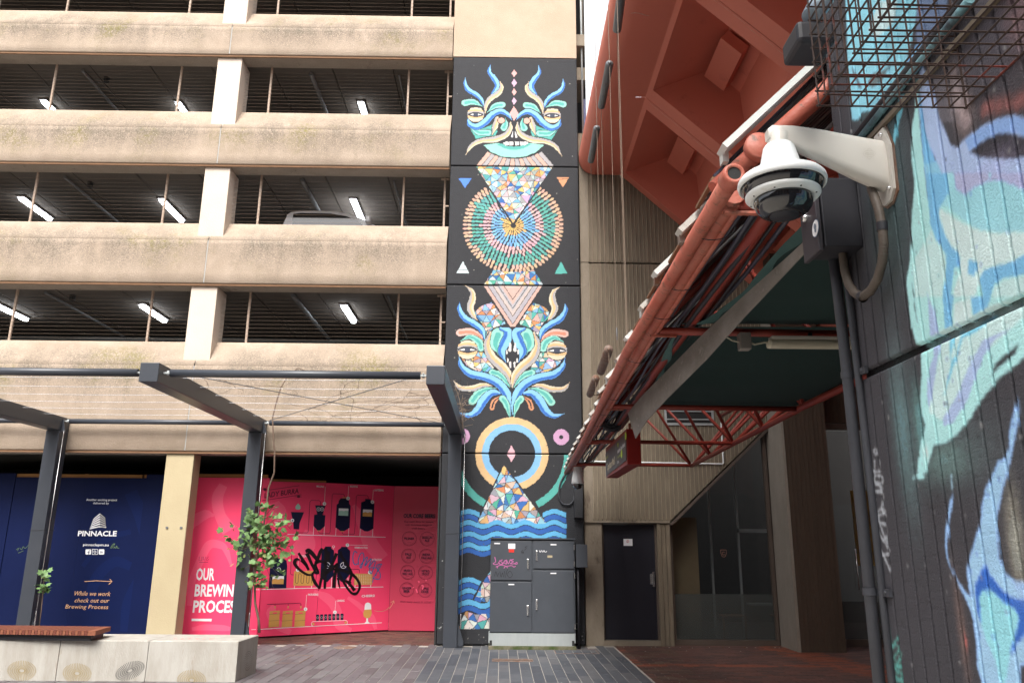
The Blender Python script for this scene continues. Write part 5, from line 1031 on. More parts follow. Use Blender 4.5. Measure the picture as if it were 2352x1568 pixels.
for pts in ([(722, 10), (740, 110), (770, 200), (800, 280)], [(745, 90), (790, 120), (795, 220), (760, 250)], [(720, 150), (735, 200), (790, 290), (825, 350)], [(735, 340), (760, 370), (830, 535)], [(735, 400), (815, 375)]): wst(W7, pts, .0042, (.62, .62, .64))
for pts in ([(820, 1060), (845, 1220), (905, 1135)], [(850, 1250), (880, 1215), (915, 1255), (870, 1320), (850, 1370), (890, 1400), (935, 1290)], [(870, 1330), (900, 1400), (870, 1430), (930, 1400), (900, 1450), (880, 1440)], [(890, 1480), (930, 1470), (935, 1520), (895, 1550), (885, 1510), (945, 1560)]): wst(W7, pts, .0036, (.14, .50, .42))
for _ in range(260): a, z = random.uniform(1.5, 2.66), random.uniform(1.0, 3.3); wc.disc(a, z, random.uniform(.0022, .0042), random.choice([(.02, .02, .02), (.02, .02, .02), (.3, .3, .3)]), random.uniform(.003, .007))
for _ in range(4): wc.a[1:-1, 1:-1] = (wc.a[1:-1, 1:-1] * 2 + wc.a[:-2, 1:-1] + wc.a[2:, 1:-1] + wc.a[1:-1, :-2] + wc.a[1:-1, 2:]) / 6
M['wpaint'] = paint_mat('spray_paint_on_concrete', .8, .35, 160)
GP, Y1 = .0733, 2.672; zl = np.concatenate([np.arange(0, 1.12, .03), np.arange(1.13, 2.226, .0042)]); zu_ = np.concatenate([np.arange(2.244, 3.42, .0042), np.arange(3.45, 8.2, .03)])
wc.a = np.where(wc.a.max(2, keepdims=True) > .2, np.clip(wc.a * np.array([1.10, 1.16, 1.22]), 0, .84), wc.a * 1.12)
def wcol(Yg, Zg):
    ci = np.clip(((Yg - wc.a0) / wc.res).round().astype(int), 0, wc.na - 1); cj = np.clip(((Zg - wc.b0) / wc.res).round().astype(int), 0, wc.nb - 1); return wc.a[cj, ci]
ns = 17
for k in range(ns):
    yb_, ya_ = Y1 - k * GP, Y1 - (k + 1) * GP; m0, m1 = ya_ + .0043, yb_ - .0043
    for zz in (zl, zu_):
        y = np.concatenate([[m0, m0 + .0008, m0 + .0018], np.linspace(m0 + .0045, m1 - .0045, 20), [m1 - .0018, m1 - .0008, m1]]); Yg, Zg = np.meshgrid(y, zz); e = np.minimum(Yg - m0, m1 - Yg)
        jag = RNG.normal(0, .0007, len(zz)); jag = np.convolve(jag, np.ones(5) / 3, 'same')
        dep = .027 * np.clip(1 - e / .0018, 0, 1); dep += RNG.normal(0, .00016, Yg.shape)
        ang = (Yg * 1.0 + Zg * .62) if Zg.mean() > 2.2 else (Zg * 1.0 + Yg * .05)     # saw marks left by the form boards
        dep += .0008 * (np.sin(ang * 130 + k * 1.7) > .93) + .00018 * np.sin(ang * 620 + k)
        ez = np.minimum(Zg - zz[0], zz[-1] - Zg); dep += .012 * np.clip(1 - ez / .005, 0, 1)
        Yj = Yg + (jag[:, None] * (e < .005)); pos = np.stack([WX + dep, Yj, Zg], -1); C_ = wcol(Yg, Zg)
        gridmesh('wall_board', pos, C_, M['wpaint'], nw)
Yg, Zg = np.meshgrid(np.arange(Y1 - ns * GP, Y1 + .002, .0036), np.arange(0.9, 3.6, .012)); gridmesh('shade_tinted_groove', np.stack([np.full(Yg.shape, WX + .0265), Yg, Zg], -1), wcol(Yg, Zg) * .35, M['wpaint'], nw)  # paint darkened here: the shade of the grooves is put into the colour
b = MB(); b.box(WX + .0275, 8.88, -3, Y1 - .002, 0, 1.2); b.box(WX + .0275, 8.88, -3, Y1 - .002, 1.2, 8.1) if 0 else b.box(WX + .0275, 2.9, -3, Y1 - .002, 1.2, 8.1); b.box(2.9, 8.88, -3, Y1 - .002, 1.2, 3.4); b.build('pier_core', M['blackmt'], nw)  # core also takes in an unseen mass added to darken under the canopy
b = MB(); k = ns
while Y1 - (k + 1) * GP > -3: b.box(WX, WX + .027, Y1 - (k + 1) * GP + .004, Y1 - k * GP - .004, .0, 8.1); k += 1
b.build('wall_boards_behind', M['wpaint2'] if 'wpaint2' in M else mat('plain_paint', (.045, .043, .050), .8, c2=(.05, .07, .08), scale=2, bump=.3), nw, kind='stuff')
# conduits on the pier
def on_wall(l, X=1.235): return [P(u, v, X=X) for u, v in l]
cdt = thing('vertical_conduits', 'two dark painted conduits running down the edge of the mural pier', 'conduit', (1.23, 2.7, 1))
b = MB(); b.tube([(1.222, 2.700, 0), (1.222, 2.700, 2.25), (1.215, 2.690, 2.5), (1.20, 2.665, 2.69)], .0195, 14); b.build('conduit', M['pipegrey'], cdt)
b = MB(); b.tube([(1.244, 2.652, 0), (1.242, 2.655, 1.9), (1.236, 2.650, 2.4), (1.228, 2.64, 2.70)], .0125, 12); b.build('conduit', M['pipegrey'], cdt)
for z in (2.245, 1.515):
    b = MB(); b.lathe([(.0225, -.012), (.0225, .012)], (1.222, 2.700, z), 16); b.box(1.238, 1.249, 2.60, 2.70, z - .012, z + .012); b.lathe([(.001, .004), (.007, .004), (.007, -.002)], (1.238, 2.625, z), 8, (-1, 0, 0)); b.build('saddle_clip', M['pipegrey'], cdt)
ht = thing('wall_conduits', 'pair of conduits sloping in view along the top of the mural pier under the cage', 'conduit', (1.24, 2.2, 3.1))
pa, pb = P(1962, 318, X=1.236), P(2225, -20, X=1.236)
M['condpaint'] = mat('teal_black_conduit', (.04, .05, .06), .4, c2=(.20, .42, .48), scale=9, amt=.9)
for dz_, r in ((.0, .0125), (-.026, .0125)):
    b = MB(); b.tube([pa + Vector((0, 0, dz_)), pb + Vector((0, 0, dz_))], r, 12); b.build('conduit', M['condpaint'] if dz_ else M['pipegrey'], ht)
b = MB(); b.box(1.236, 1.249, pa.y - .9, pa.y + .02, pa.z - .062, pa.z - .045); b.build('strip', mat('bronze_strip', (.16, .125, .085), .6, c2=(.05, .05, .05), scale=7), ht)
# ================================================================= big dome camera
dc0 = Vector((.900, 2.32, 2.803)); dm = thing('dome_camera', 'large white dome security camera on a swan neck bracket fixed to the mural pier', 'security camera', tuple(dc0))
b = MB(); b.lathe([(.026, .152), (.030, .150), (.031, .130), (.044, .127), (.050, .118), (.068, .040), (.074, .030)], dc0, 48); b.build('upper_housing', M['white'], dm)
b = MB(); b.lathe([(.062, .030), (.070, .029), (.104, .023), (.128, .013), (.137, .002), (.1395, -.008), (.137, -.018), (.133, -.021), (.130, -.019), (.129, -.010)], dc0, 64); b.build('rim', M['white'], dm)
b = MB(); b.lathe([(.129, -.010), (.127, -.026), (.118, -.046), (.108, -.052)], dc0, 64); b.build('lens_band', M['blackgl'], dm)
b = MB(); b.lathe([(.117, -.046), (.117, -.053), (.110, -.060), (.095, -.066), (.089, -.062)], dc0, 64); b.build('lower_ring', M['white'], dm)
b = MB()
for k in range(8): t = k * math.pi / 4 + .2; b.lathe([(.001, -.0655), (.003, -.0655), (.003, -.058)], dc0 + Vector((.103 * math.cos(t), .103 * math.sin(t), .001)), 8)
b.build('ring_screws', M['blackmt'], dm)
b = MB(); b.lathe([(.090, -.061), (.092, -.074), (.087, -.094), (.074, -.110), (.056, -.119), (.046, -.120)], dc0, 64); b.build('dome_glass', M['blackgl'], dm)
b = MB(); b.lathe([(.046, -.120), (.045, -.1215), (.001, -.1215)], dc0, 48); b.build('dome_base', M['blackmt'], dm)
pts = [P(*zm(2850, 500, 3.618)(x, y), Y=2.20) for x, y in ((835, 455), (865, 370))]
b = MB(); b.bbox(dc0.x - .040, dc0.x - .032, dc0.y - .040, dc0.y - .036, dc0.z + .065, dc0.z + .09, .002); b.build('vent_slot', M['galv'], dm)
arm = thing('camera_bracket', 'off white cast arm bolted to the mural pier holding the dome camera', 'bracket', (1.24, 2.32, 2.88)); b = MB()
st = [(dc0.x - .036, .030, 2.950, 2.985), (dc0.x - .02, .036, 2.940, 3.000), (dc0.x + .05, .038, 2.918, 2.999), (dc0.x + .14, .044, 2.875, 2.985), (dc0.x + .25, .052, 2.815, 2.962), (1.236, .058, 2.775, 2.945)]; n_ = 16; rings = []
for x, hw, za, zb2 in st:
    zc2, hh = (za + zb2) / 2, (zb2 - za) / 2
    for k in range(n_):
        t = 2 * math.pi * k / n_; c_, s_ = math.cos(t), math.sin(t); rings.append((x, dc0.y + hw * .62 * np.sign(c_) * abs(c_) ** .5, zc2 + hh * np.sign(s_) * abs(s_) ** .5))
b.smooth = True; b.add(rings, [(i * n_ + k, i * n_ + (k + 1) % n_, (i + 1) * n_ + (k + 1) % n_, (i + 1) * n_ + k) for i in range(len(st) - 1) for k in range(n_)]); b.smooth = False; b.add(rings[:n_], [tuple(range(n_))[::-1]]); b.build('arm', M['offwhite'], arm)
b = MB(); b.lathe([(.034, -.012), (.034, .03), (.028, .036)], dc0 + Vector((0, 0, .138)), 24); b.build('collar', M['offwhite'], arm)
b = MB(); zc2 = 2.86; b.prism([(1.236, dc0.y - .05, zc2 - .10), (1.236, dc0.y - .058, zc2 + .05), (1.236, dc0.y - .03, zc2 + .125), (1.236, dc0.y + .03, zc2 + .125), (1.236, dc0.y + .058, zc2 + .05), (1.236, dc0.y + .05, zc2 - .10), (1.236, dc0.y + .02, zc2 - .13), (1.236, dc0.y - .02, zc2 - .13)], (.009, 0, 0)); b.build('wall_plate', M['offwhite'], arm)
b = MB(); b.prism([(1.2455, dc0.y - .058, zc2 - .11), (1.2455, dc0.y - .064, zc2 + .05), (1.2455, dc0.y - .034, zc2 + .132), (1.2455, dc0.y + .034, zc2 + .132), (1.2455, dc0.y + .064, zc2 + .05), (1.2455, dc0.y + .058, zc2 - .11), (1.2455, dc0.y + .022, zc2 - .138), (1.2455, dc0.y - .022, zc2 - .138)], (.006, 0, 0)); b.build('gasket', M['rust'], arm)
b = MB()
for y, z in ((-.02, .105), (-.03, -.09)): b.lathe([(.001, .008), (.006, .008), (.006, 0)], (1.2355, dc0.y + y, zc2 + z), 8, (-1, 0, 0))
b.build('bolt', M['chrome'], arm)
# embossed maker's oval on the arm
apl = Plane((1.12, dc0.y - .0325, 2.88), (0, -1, 0)); em = Print(apl); za_ = zm(3200, 500, 4.704); cxu, cyv = za_(1300, 545)
M['emboss'] = mat('embossed_edge', (.46, .43, .38), .5)
em.ring(cxu, cyv, 13, .7, M['emboss'], 1); em.b.v = [tuple(Vector(v) + Vector((0, 0, (2.8795 - v[2]) * .0))) for v in em.b.v]
em = Print(apl); em.line([(cxu + 14 * math.cos(t), cyv + 7.5 * math.sin(t)) for t in np.linspace(0, 2 * math.pi, 40)], .7, M['emboss'], 1); em.line([(cxu + 5 * math.cos(t), cyv - 7 + 5 * math.sin(t)) for t in np.linspace(math.pi, 2 * math.pi, 14)], .6, M['emboss'], 1); em.line([(cxu + 5 * math.cos(t), cyv + 7 + 5 * math.sin(t)) for t in np.linspace(0, math.pi, 14)], .6, M['emboss'], 1); em.done('oval_emblem', arm)
text('PELCO', M['emboss'], arm, apl, (cxu - 10, cyv + 3), (cxu + 10, cyv + 4), (cxu - 9, cyv - 3), .01, 1)
pts = on_wall([(1996, 408), (2004, 440), (2018, 480), (2026, 520), (2030, 560), (2027, 600), (2016, 640), (2000, 668), (1980, 682), (1962, 672), (1948, 650), (1940, 620), (1936, 585), (1934, 572)], 1.205)
b = MB(); b.tube(pts, .0145, 14); hz = tag(b.build('flexible_hose', M['hose']), 'brown ribbed flexible hose looping from the camera bracket to the black box', 'hose')
b = MB()
for k in range(len(pts) - 1):
    for f in np.arange(0, 1, .2): c_ = pts[k].lerp(pts[k + 1], f); b.lathe([(.0145, -.0015), (.0157, 0), (.0145, .0015)], c_, 10, pts[k + 1] - pts[k])
b.build('rib', M['hose'], hz)
b = MB(); b.lathe([(.019, -.014), (.021, -.012), (.021, .012), (.017, .015)], pts[0] + Vector((0, 0, .004)), 6, (0, 0, 1), False); b.lathe([(.019, -.014), (.020, -.012), (.020, .012), (.017, .015)], pts[-1], 6, (0, 0, 1), False); b.build('hex_gland', mat('brass_gland', (.26, .23, .16), .45, metal=.4), hz)
b = MB(); b.lathe([(.0168, -.014), (.0168, .014)], pts[3], 14, pts[4] - pts[3]); b.lathe([(.0168, -.012), (.0168, .012)], pts[8], 14, pts[9] - pts[8]); b.build('coupling', M['blackmt'], hz)
# black control box
bx = thing('control_box', 'black metal control box on the mural pier with a round white sticker and lock', 'control box', (1.18, 2.6, 2.66))
yb0 = 2.53; yb1 = P(1849, 585, X=1.100).y
b = MB(); b.bbox(1.115, 1.249, yb0, yb1 - .004, 2.665, 2.925, .004); b.build('case', M['blackmt'], bx)
b = MB(); b.bbox(1.094, 1.111, yb0 + .004, yb1, 2.652, 2.935, .003); dd_ = b.build('door', M['blackbrush'], bx)
bpl = Plane((1.094, 2.6, 2.7), (-1, 0, 0)); prt = Print(bpl); zb_ = zm(3050, 700, 2.148)
prt.poly([(zb_(460, 458)[0] + 8 * math.cos(t), zb_(460, 458)[1] + 21 * math.sin(t) - 5 * math.cos(t)) for t in np.linspace(0, 6.283, 28)], mat('sticker_blue', (.06, .12, .22), .4), 1)
prt.poly([(zb_(461, 458)[0] + 7.0 * math.cos(t), zb_(461, 458)[1] + 19 * math.sin(t) - 4.5 * math.cos(t)) for t in np.linspace(0, 6.283, 28)], M['printw'], 2)
for w_ in ((0, -4, 3, 7), (1, 5, 2, 5)): prt.poly([(zb_(461, 458)[0] + w_[0] + w_[2] * math.cos(t), zb_(461, 458)[1] + w_[1] + w_[3] * math.sin(t)) for t in np.linspace(0, 6.283, 14)], mat('sticker_grey', (.2, .24, .3), .5), 3)
prt.done('round_sticker', dd_)
pl_ = bpl.at(*zb_(374, 372)); b = MB(); b.lathe([(.001, .014), (.011, .014), (.014, .010), (.014, 0)], pl_, 16, (-1, 0, 0)); b.build('lock', M['chrome'], dd_)
b = MB(); b.box(1.088, 1.0925 - .015, pl_.y - .002, pl_.y + .002, pl_.z - .007, pl_.z + .007); b.build('keyhole', M['dark'], dd_)
# ================================================================= wire cage and floodlight
cg = thing('wire_cage', 'rusty wire mesh cage fixed to the mural pier around a floodlight', 'cage', (1.0, 1.8, 2.87))
YFc = 1.875; zb0 = P(1881, 241, Y=YFc).z; xL = P(1881, 241, Y=YFc).x; s_ = .0445; RW = .0026
nx_ = int((1.249 - xL) / s_) + 1
def wire(a, c): b = MB(); a, c = Vector(a), Vector(c); md = (a + c) / 2 + Vector([random.gauss(0, .0018) for _ in range(3)]); b.tube([a, md, c], RW, 5); b.build('wire', M['cage'], cg)
zT, yN = 3.62, 1.12
for i in range(nx_ + 1):
    x = xL + i * s_
    if x > 1.25: x = 1.249
    wire((x, YFc, zb0 - .005), (x, YFc, zT)); wire((x, YFc + .008, zb0), (x, yN, zb0))
for k in range(17):
    z = zb0 + k * s_; wire((xL - .005, YFc + .004, z), (1.249, YFc + .004, z)); wire((xL, YFc + .008, z), (xL, yN, z))
for k in range(1, 17):
    y = YFc - k * s_; wire((xL - .006, y, zb0 + .004), (1.249, y, zb0 + .004)); wire((xL, y, zb0), (xL, y, zT))
fl = thing('floodlight', 'grey and black floodlight head behind the wire cage', 'floodlight', tuple(P(1860, 60, Y=2.15)))
q0, q1_ = P(1829, 103, Y=2.1), P(1885, 62, Y=2.1); b = MB(); b.bbox(q0.x, q0.x + .12, 2.08, 2.22, q0.z, q0.z + .075, .014); b.build('lamp_head', M['blackmt'], fl)
q2 = P(1862, 45, Y=2.12); b = MB(); b.tube([(q2.x - .01, 2.09, q2.z - .015), (q2.x + .03, 2.10, q2.z + .05), (q2.x + .06, 2.10, q2.z + .14), (q2.x + .13, 2.06, q2.z + .19)], [.032, .036, .036, .03], 16); b.build('body', mat('floodlight_grey', (.32, .40, .48), .35, metal=.3), fl)
b = MB(); b.tube([(q2.x + .1, 2.08, q2.z + .14), (1.24, 2.08, q2.z + .14)], .015, 8); b.build('arm', M['blackmt'], fl)
# ================================================================= pergola of charcoal steel frames
YPo = 14.03; ZT, ZB = 3.845, 3.60; YN_ = 9.62
pgs = [(-.955, 'charcoal steel pergola frame standing in front of the painted tower', 14.03), (-4.53, 'charcoal steel pergola frame between the pink hoarding panels, hung with leafy vine', 14.03), (-8.12, 'charcoal steel pergola frame at the left before the navy hoarding', 14.03)]
pg0 = thing('steel_pergola', pgs[0][1], 'pergola', (pgs[0][0], 14.03, 0), 'charcoal pergola frames along the forecourt')
x = pgs[0][0]
b = MB(); b.bbox(x, x + .235, 14.03, 14.33 - .01, 0, ZB - .002, .006); b.build('post', M['navyframe'], pg0)
b = MB(); b.bbox(x, x + .235, YN_, 14.32, ZB, ZT, .008); b.build('beam', M['navyframe'], pg0)
b = MB(); b.prism([(x + .236, 14.08, 3.58), (x + .31, 14.08, 3.58), (x + .236, 14.08, 3.82)][::-1], (0, .012, 0)); b.build('gusset', M['navyframe'], pg0)
b = MB(); b.prism([(x + .236, 14.08, .02), (x + .34, 14.08, .02), (x + .34, 14.08, .10), (x + .236, 14.08, .42)], (0, .012, 0)); b.build('gusset', M['navyframe'], pg0)
b = MB(); b.tube([(x + .29, 14.07, 3.60), (x + .29, 14.07, .32)], .006, 6); b.build('climbing_wire', M['chrome'], pg0)
b = MB(); b.lathe([(.004, 0), (.011, .02), (.011, .12), (.004, .14)], (x + .29, 14.07, 3.44), 8); b.lathe([(.004, 0), (.012, .02), (.012, .22), (.004, .24)], (x + .29, 14.07, .30), 8); b.build('wire_fitting', M['chrome'], pg0)
b = MB(); b.tube([(x - .008, 14.024, 1.86), (x + .243, 14.024, 1.87), (x + .243, 14.34, 1.87)], .004, 5, False); b.build('strap', M['blackmt'], pg0)
frames = [pg0] + [copy_thing(pg0, (xx, yy, 0), l) for xx, l, yy in pgs[1:]]
def rail(lbl, x0, x1, y, z, r):
    t = thing('pergola_rail', lbl, 'rail', (x0, y, z), 'round rails between the pergola frames'); b = MB(); b.tube([(x0 + .09, y, z), (x1 - .09, y, z)], r, 20); b.build('tube', M['navyframe'], t)
    b = MB()
    for xa, xb_ in ((x0 + .004, x0 + .10), (x1 - .10, x1 - .004)): b.box(xa, xb_, y - .02, y + .02, z - .012, z + .012); b.lathe([(.001, .03), (.014, .03), (.014, -.03), (.001, -.03)], ((xa + xb_) / 2, y, z), 8)
    b.build('end_bracket', M['galv'], t)
XR = [(-11.7, -8.12), (-8.12 + .235, -4.53), (-4.53 + .235, -.955)]; nmx = ['left', 'middle', 'right']
for i, (a, c) in enumerate(XR):
    rail('near round charcoal rail of the pergola, %s bay' % nmx[i], a, c, YN_ + .16, 3.745, .050); rail('far round charcoal rail beside the hoarding, %s bay' % nmx[i], a, c, 14.16, 3.78, .046)
for k in range(6):
    y = 10.35 + k * .62; t = thing('pergola_wire', 'thin steel wire %s from the near rail stretched over the pergola' % ['first', 'second', 'third', 'fourth', 'fifth', 'sixth'][k], 'wire', (-6, y, 3.8), 'wires over the pergola')
    b = MB(); b.tube([(-11.7, y, 3.80), (-8.0, y, 3.80), (-6.2, y, 3.79), (-4.4, y, 3.80), (-2.6, y, 3.788), (-.9, y, 3.80)], .0038, 5, False); b.build('strand', M['chrome'], t)
for l, a, c in (('rising', (-4.28, 14.1, 3.79), (-1.0, 9.75, 3.76)), ('falling', (-4.28, 9.8, 3.78), (-1.0, 14.1, 3.78))):
    b = MB(); b.tube([a, c], .006, 6, False); tag(b.build('brace_wire', M['tubegrey']), 'grey diagonal bracing cable %s across the right pergola bay' % l, 'wire')

# ================================================================= bench
bn = thing('concrete_bench', 'long pale concrete bench block with oval pattern inlays and rust streaks', 'bench', (-5, 11, 0))
Hb = .475; c1, c2 = P(548, 1472, Z=Hb), P(594, 1457, Z=Hb); c0, c3 = P(-700, 1463, Z=Hb), P(-700, 1449, Z=Hb)
gv = Vector((-3.95 - 0, 0, 0))
segx = [(-12.0, None), ]
fy = lambda x: c1.y + (c0.y - c1.y) * (x - c1.x) / (c0.x - c1.x); by = lambda x: c2.y + (c3.y - c2.y) * (x - c2.x) / (c3.x - c2.x)
cuts = [P(597 / 1.7415, 1470, Z=Hb).x * 0 + P((1270 / 2.138) / 1.7415, 1471, Z=Hb).x, P((505 / 2.138) / 1.7415, 1470, Z=Hb).x]
xs = [c1.x, cuts[0], cuts[1], cuts[1] - 2.2, cuts[1] - 4.6]
for i in range(4):
    xr, xl_ = xs[i] - (.004 if i else 0), xs[i + 1] + .004; xr2 = (c2.x if i == 0 else xr); b = MB()
    lo = [(xl_, fy(xl_), 0), (xr, fy(xr), 0), (xr2, by(xr2), 0), (xl_, by(xl_), 0)]; q = .008
    hi = [(a, y, Hb - q) for a, y, _ in lo]; cx_, cy_ = sum(a for a, *_ in lo) / 4, sum(y for _, y, _ in lo) / 4; ht2 = [(a + (q if a < cx_ else -q), y + (q if y < cy_ else -q), Hb) for a, y, _ in lo]
    b.add(lo + hi + ht2, [(0, 1, 5, 4), (1, 2, 6, 5), (2, 3, 7, 6), (3, 0, 4, 7), (4, 5, 9, 8), (5, 6, 10, 9), (6, 7, 11, 10), (7, 4, 8, 11), (8, 9, 10, 11)]); b.build('bench_block', M['conc'], bn)
bnp = Plane((c1.x, c1.y, 0), Vector((c0.y - c1.y, -(c0.x - c1.x), 0)) * (1 if (c0.x - c1.x) > 0 else 1)); 
if bnp.n.y > 0: bnp = Plane((c1.x, c1.y, 0), -bnp.n)
ez = zm(0, 2000, 2.138)
M['goldin'] = mat('gold_inlay', (.30, .215, .075), .5, c2=(.2, .16, .09), scale=30); M['greyin'] = mat('grey_inlay', (.09, .088, .085), .6, c2=(.16, .155, .14), scale=30)
ix = Print(bnp)
for (cxx, cyy, rx, ry, ang, m, lim) in ((187, 1455, 128, 88, 0, M['goldin'], 0), (660, 1478, 128, 88, .05, M['goldin'], 0), (1112, 1455, 138, 72, -.42, M['greyin'], 0), (1640, 1535, 128, 88, .05, M['goldin'], 0)):
    for ring_i, rr in enumerate((.22, .36, .5, .64, .78, .92)):
        nn = int(10 + rr * 44)
        for k in range(nn):
            t = 2 * math.pi * (k + .5 * (ring_i % 2)) / nn; px, py = (rr * rx - (rx - ry) * .0) * math.cos(t), rr * ry * math.sin(t); dx_, dy_ = rx * math.cos(t), ry * math.sin(t); L2 = math.hypot(dx_, dy_); dx_, dy_ = dx_ / L2 * 6.5, dy_ / L2 * 6.5
            ca, sa = math.cos(ang), math.sin(ang); rot = lambda a, c_: ez(cxx + a * ca - c_ * sa, cyy + a * sa + c_ * ca)
            p, q = rot(px - dx_, py - dy_), rot(px + dx_, py + dy_)
            if p[1] < 1572 * 1.0: ix.line([p, q], 1.25, m)
ix.done('oval_inlay', bn)
ex_ = (c2 - c1); spn = Plane(c1, Vector((ex_.y, -ex_.x, 0))); 
if spn.n.x < 0: spn = Plane(c1, -spn.n)
ix = Print(spn)
for rr in (.25, .45, .65, .85):
    for k in range(int(8 + rr * 22)):
        t = 2 * math.pi * k / int(8 + rr * 22); a, c_ = rr * 36 * math.cos(t), rr * 88 * math.sin(t); p = ez(2120 + a + c_ * .0 - 0, 1370 + c_ - a * .6); q = ez(2120 + a * 1.12, 1370 + c_ * 1.10 - a * .66); ix.line([p, q], .9, M['greyin'])
ix.done('oval_inlay', bn)
ix = Print(Plane((0, 0, Hb), (0, 0, 1))); kp = mat('faint_red_marker', (.55, .25, .22), .7)
for l in ([(1490, 1190), (1490, 1172)], [(1515, 1173), (1492, 1182), (1520, 1190)], [(1545, 1185), (1575, 1180), (1560, 1174), (1545, 1188), (1580, 1190)], [(1600, 1172), (1625, 1180), (1650, 1170)], [(1625, 1180), (1610, 1192)], [(1690, 1176), (1665, 1182), (1690, 1190), (1700, 1175), (1705, 1192)], [(1760, 1174), (1730, 1176), (1755, 1184), (1730, 1190)], [(1840, 1174), (1790, 1180), (1830, 1186), (1790, 1190)]): ix.line([ez(x, y) for x, y in l], 1.0, kp, .4)
ix.done('faint_tag', bn)
# timber seat
s0, s1, s2, s3 = P(222, 1448, Z=.60), P(257, 1438, Z=.60), P(-700, 1436, Z=.60), P(-700, 1429, Z=.60); st_ = thing('timber_seat', 'red brown slatted hardwood seat on the left end of the concrete bench', 'seat', (s0.x - 1, s0.y, .5))
dxs = (s2 - s0); Ls = dxs.length; ex_ = dxs.normalized(); wv = (s1 - s0); w1 = .034; k = 0; dpos = .012
while dpos < min(Ls, 4.6):
    a = s0 + ex_ * dpos; b = MB(); wdt = .034 if k else .10; q = ex_ * wdt; h = Vector((0, 0, -.055)); wv2 = wv * (1 if k > 2 else .995)
    b.hexa([a, a + q, a + q + wv2, a + wv2, a + h, a + q + h, a + q + wv2 + h, a + wv2 + h]); b.build('slat', M['timber'] if k % 2 else M['timber2'], st_); dpos += wdt + .006; k += 1
b = MB(); a = s0 + ex_ * .08 + wv * .1; q = ex_ * 4.3; h = Vector((0, 0, -.055)); h2 = Vector((0, 0, -.122)); b.hexa([a + h2, a + q + h2, a + q + wv * .8 + h2, a + wv * .8 + h2, a + h, a + q + h, a + q + wv * .8 + h, a + wv * .8 + h]); b.build('support_frame', M['blackmt'], st_)

# ================================================================= electrical cabinet
cb = thing('electrical_cabinet', 'dark grey four door electrical cabinet on a galvanised plinth with graffiti', 'cabinet', (.55, 13.9, 0))
CY = 13.90; zc_ = zm(1750, 1900, 1.886)
def C(x, y): p = P(*zc_(x, y), Y=CY); return p.x, p.z
xa, _ = C(398, 800); xb_, _ = C(1038, 800); zt = C(700, 482)[1]; zbm = C(700, 1190)[1]; xm = C(716, 800)[0]
b = MB(); b.box(xa - .01, xb_ + .012, CY - .02, YF - .03, zt, zt + .022); b.build('roof', M['cab'], cb)
b = MB(); b.box(xa, xb_, CY + .022, YF - .035, zbm, zt - .001); b.build('carcass', M['cab'], cb)
doors = []
for nm, x0, x1, y0, y1 in (('upper left', 404, 711, 492, 790), ('lower left', 404, 709, 802, 1182), ('upper right', 722, 1030, 495, 704), ('lower right', 720, 1032, 718, 1186)):
    (X0, Z1), (X1, Z0) = C(x0, y0), C(x1, y1); b = MB(); b.bbox(X0, X1, CY, CY + .020, Z0, Z1, .004); doors.append(b.build('door', M['cab'], cb))
for d_, x, y in ((0, 682, 668), (1, 680, 1018), (2, 748, 605), (3, 748, 975)):
    X_, Z_ = C(x, y); b = MB(); b.bbox(X_ - .016, X_ + .016, CY - .018, CY - .001, Z_ - .085, Z_ + .085, .005); b.box(X_ - .008, X_ + .008, CY - .024, CY - .0181, Z_ + .02, Z_ + .07); b.build('handle', M['chrome'], doors[d_])
for d_, x, y in ((1, 557, 822), (2, 875, 522), (3, 874, 738), (0, 450, 513)):
    X_, Z_ = C(x, y); b = MB(); b.box(X_ - .05, X_ + .05, CY - .003, CY - .0005, Z_ - .010, Z_ + .010); b.build('name_plate', M['printw'], doors[d_])
b = MB()
for x, y in ((402, 535), (402, 740), (400, 838), (392, 1135), (1032, 543), (1032, 665), (1034, 757), (1038, 1140)):
    X_, Z_ = C(x, y); b.box(X_ - .010, X_ + .006, CY - .006, CY + .012, Z_ - .045, Z_ + .045)
b.build('hinge', M['chrome'], cb)
X_, Z_ = C(560, 533); b = MB(); b.box(X_ - .06, X_ + .06, CY - .004, CY - .001, Z_ - .045, Z_ + .042); b.build('notice', M['printw'], doors[0])
X_, Z_ = C(558, 568); b = MB(); b.box(X_ - .045, X_ + .045, CY - .0045, CY - .001, Z_ - .026, Z_ + .026); b.build('red_sticker', mat('sticker_red', (.62, .03, .02), .5), doors[0])
X_, Z_ = C(848, 612); b = MB(); b.box(X_ - .042, X_ + .042, CY - .003, CY - .001, Z_ - .018, Z_ + .018); b.build('beige_label', M['column2'], doors[2])
cpl = Plane((0, CY - .001, 1), (0, -1, 0)); pr = Print(cpl)
for l in ([(432, 615), (438, 650), (420, 665), (440, 672), (470, 660)], [(468, 640), (490, 660), (475, 672), (462, 655), (490, 635)], [(490, 672), (512, 640), (520, 668), (498, 655)], [(520, 635), (535, 665), (550, 632)], [(575, 632), (552, 640), (572, 650), (550, 665), (580, 665), (598, 655), (600, 668), (582, 668)], [(440, 690), (480, 676), (520, 684), (560, 680), (575, 690), (590, 684)], [(455, 685), (450, 700)], [(500, 700), (515, 685), (530, 698)]): pr.curve([zc_(x, y) for x, y in l], 1.7, M['pinkpen'], 1, .8)
for l in ([(430, 760), (440, 725), (452, 760), (460, 735)], [(470, 725), (480, 765), (490, 735), (500, 768)], [(505, 720), (512, 770)], [(530, 705), (520, 740), (545, 770), (565, 750), (545, 720), (528, 745)], [(640, 590), (632, 572), (650, 585), (640, 560)], [(655, 565), (670, 548), (660, 540), (678, 535)]): pr.curve([zc_(x, y) for x, y in l], .9, M['sprayk'], 1, .8)
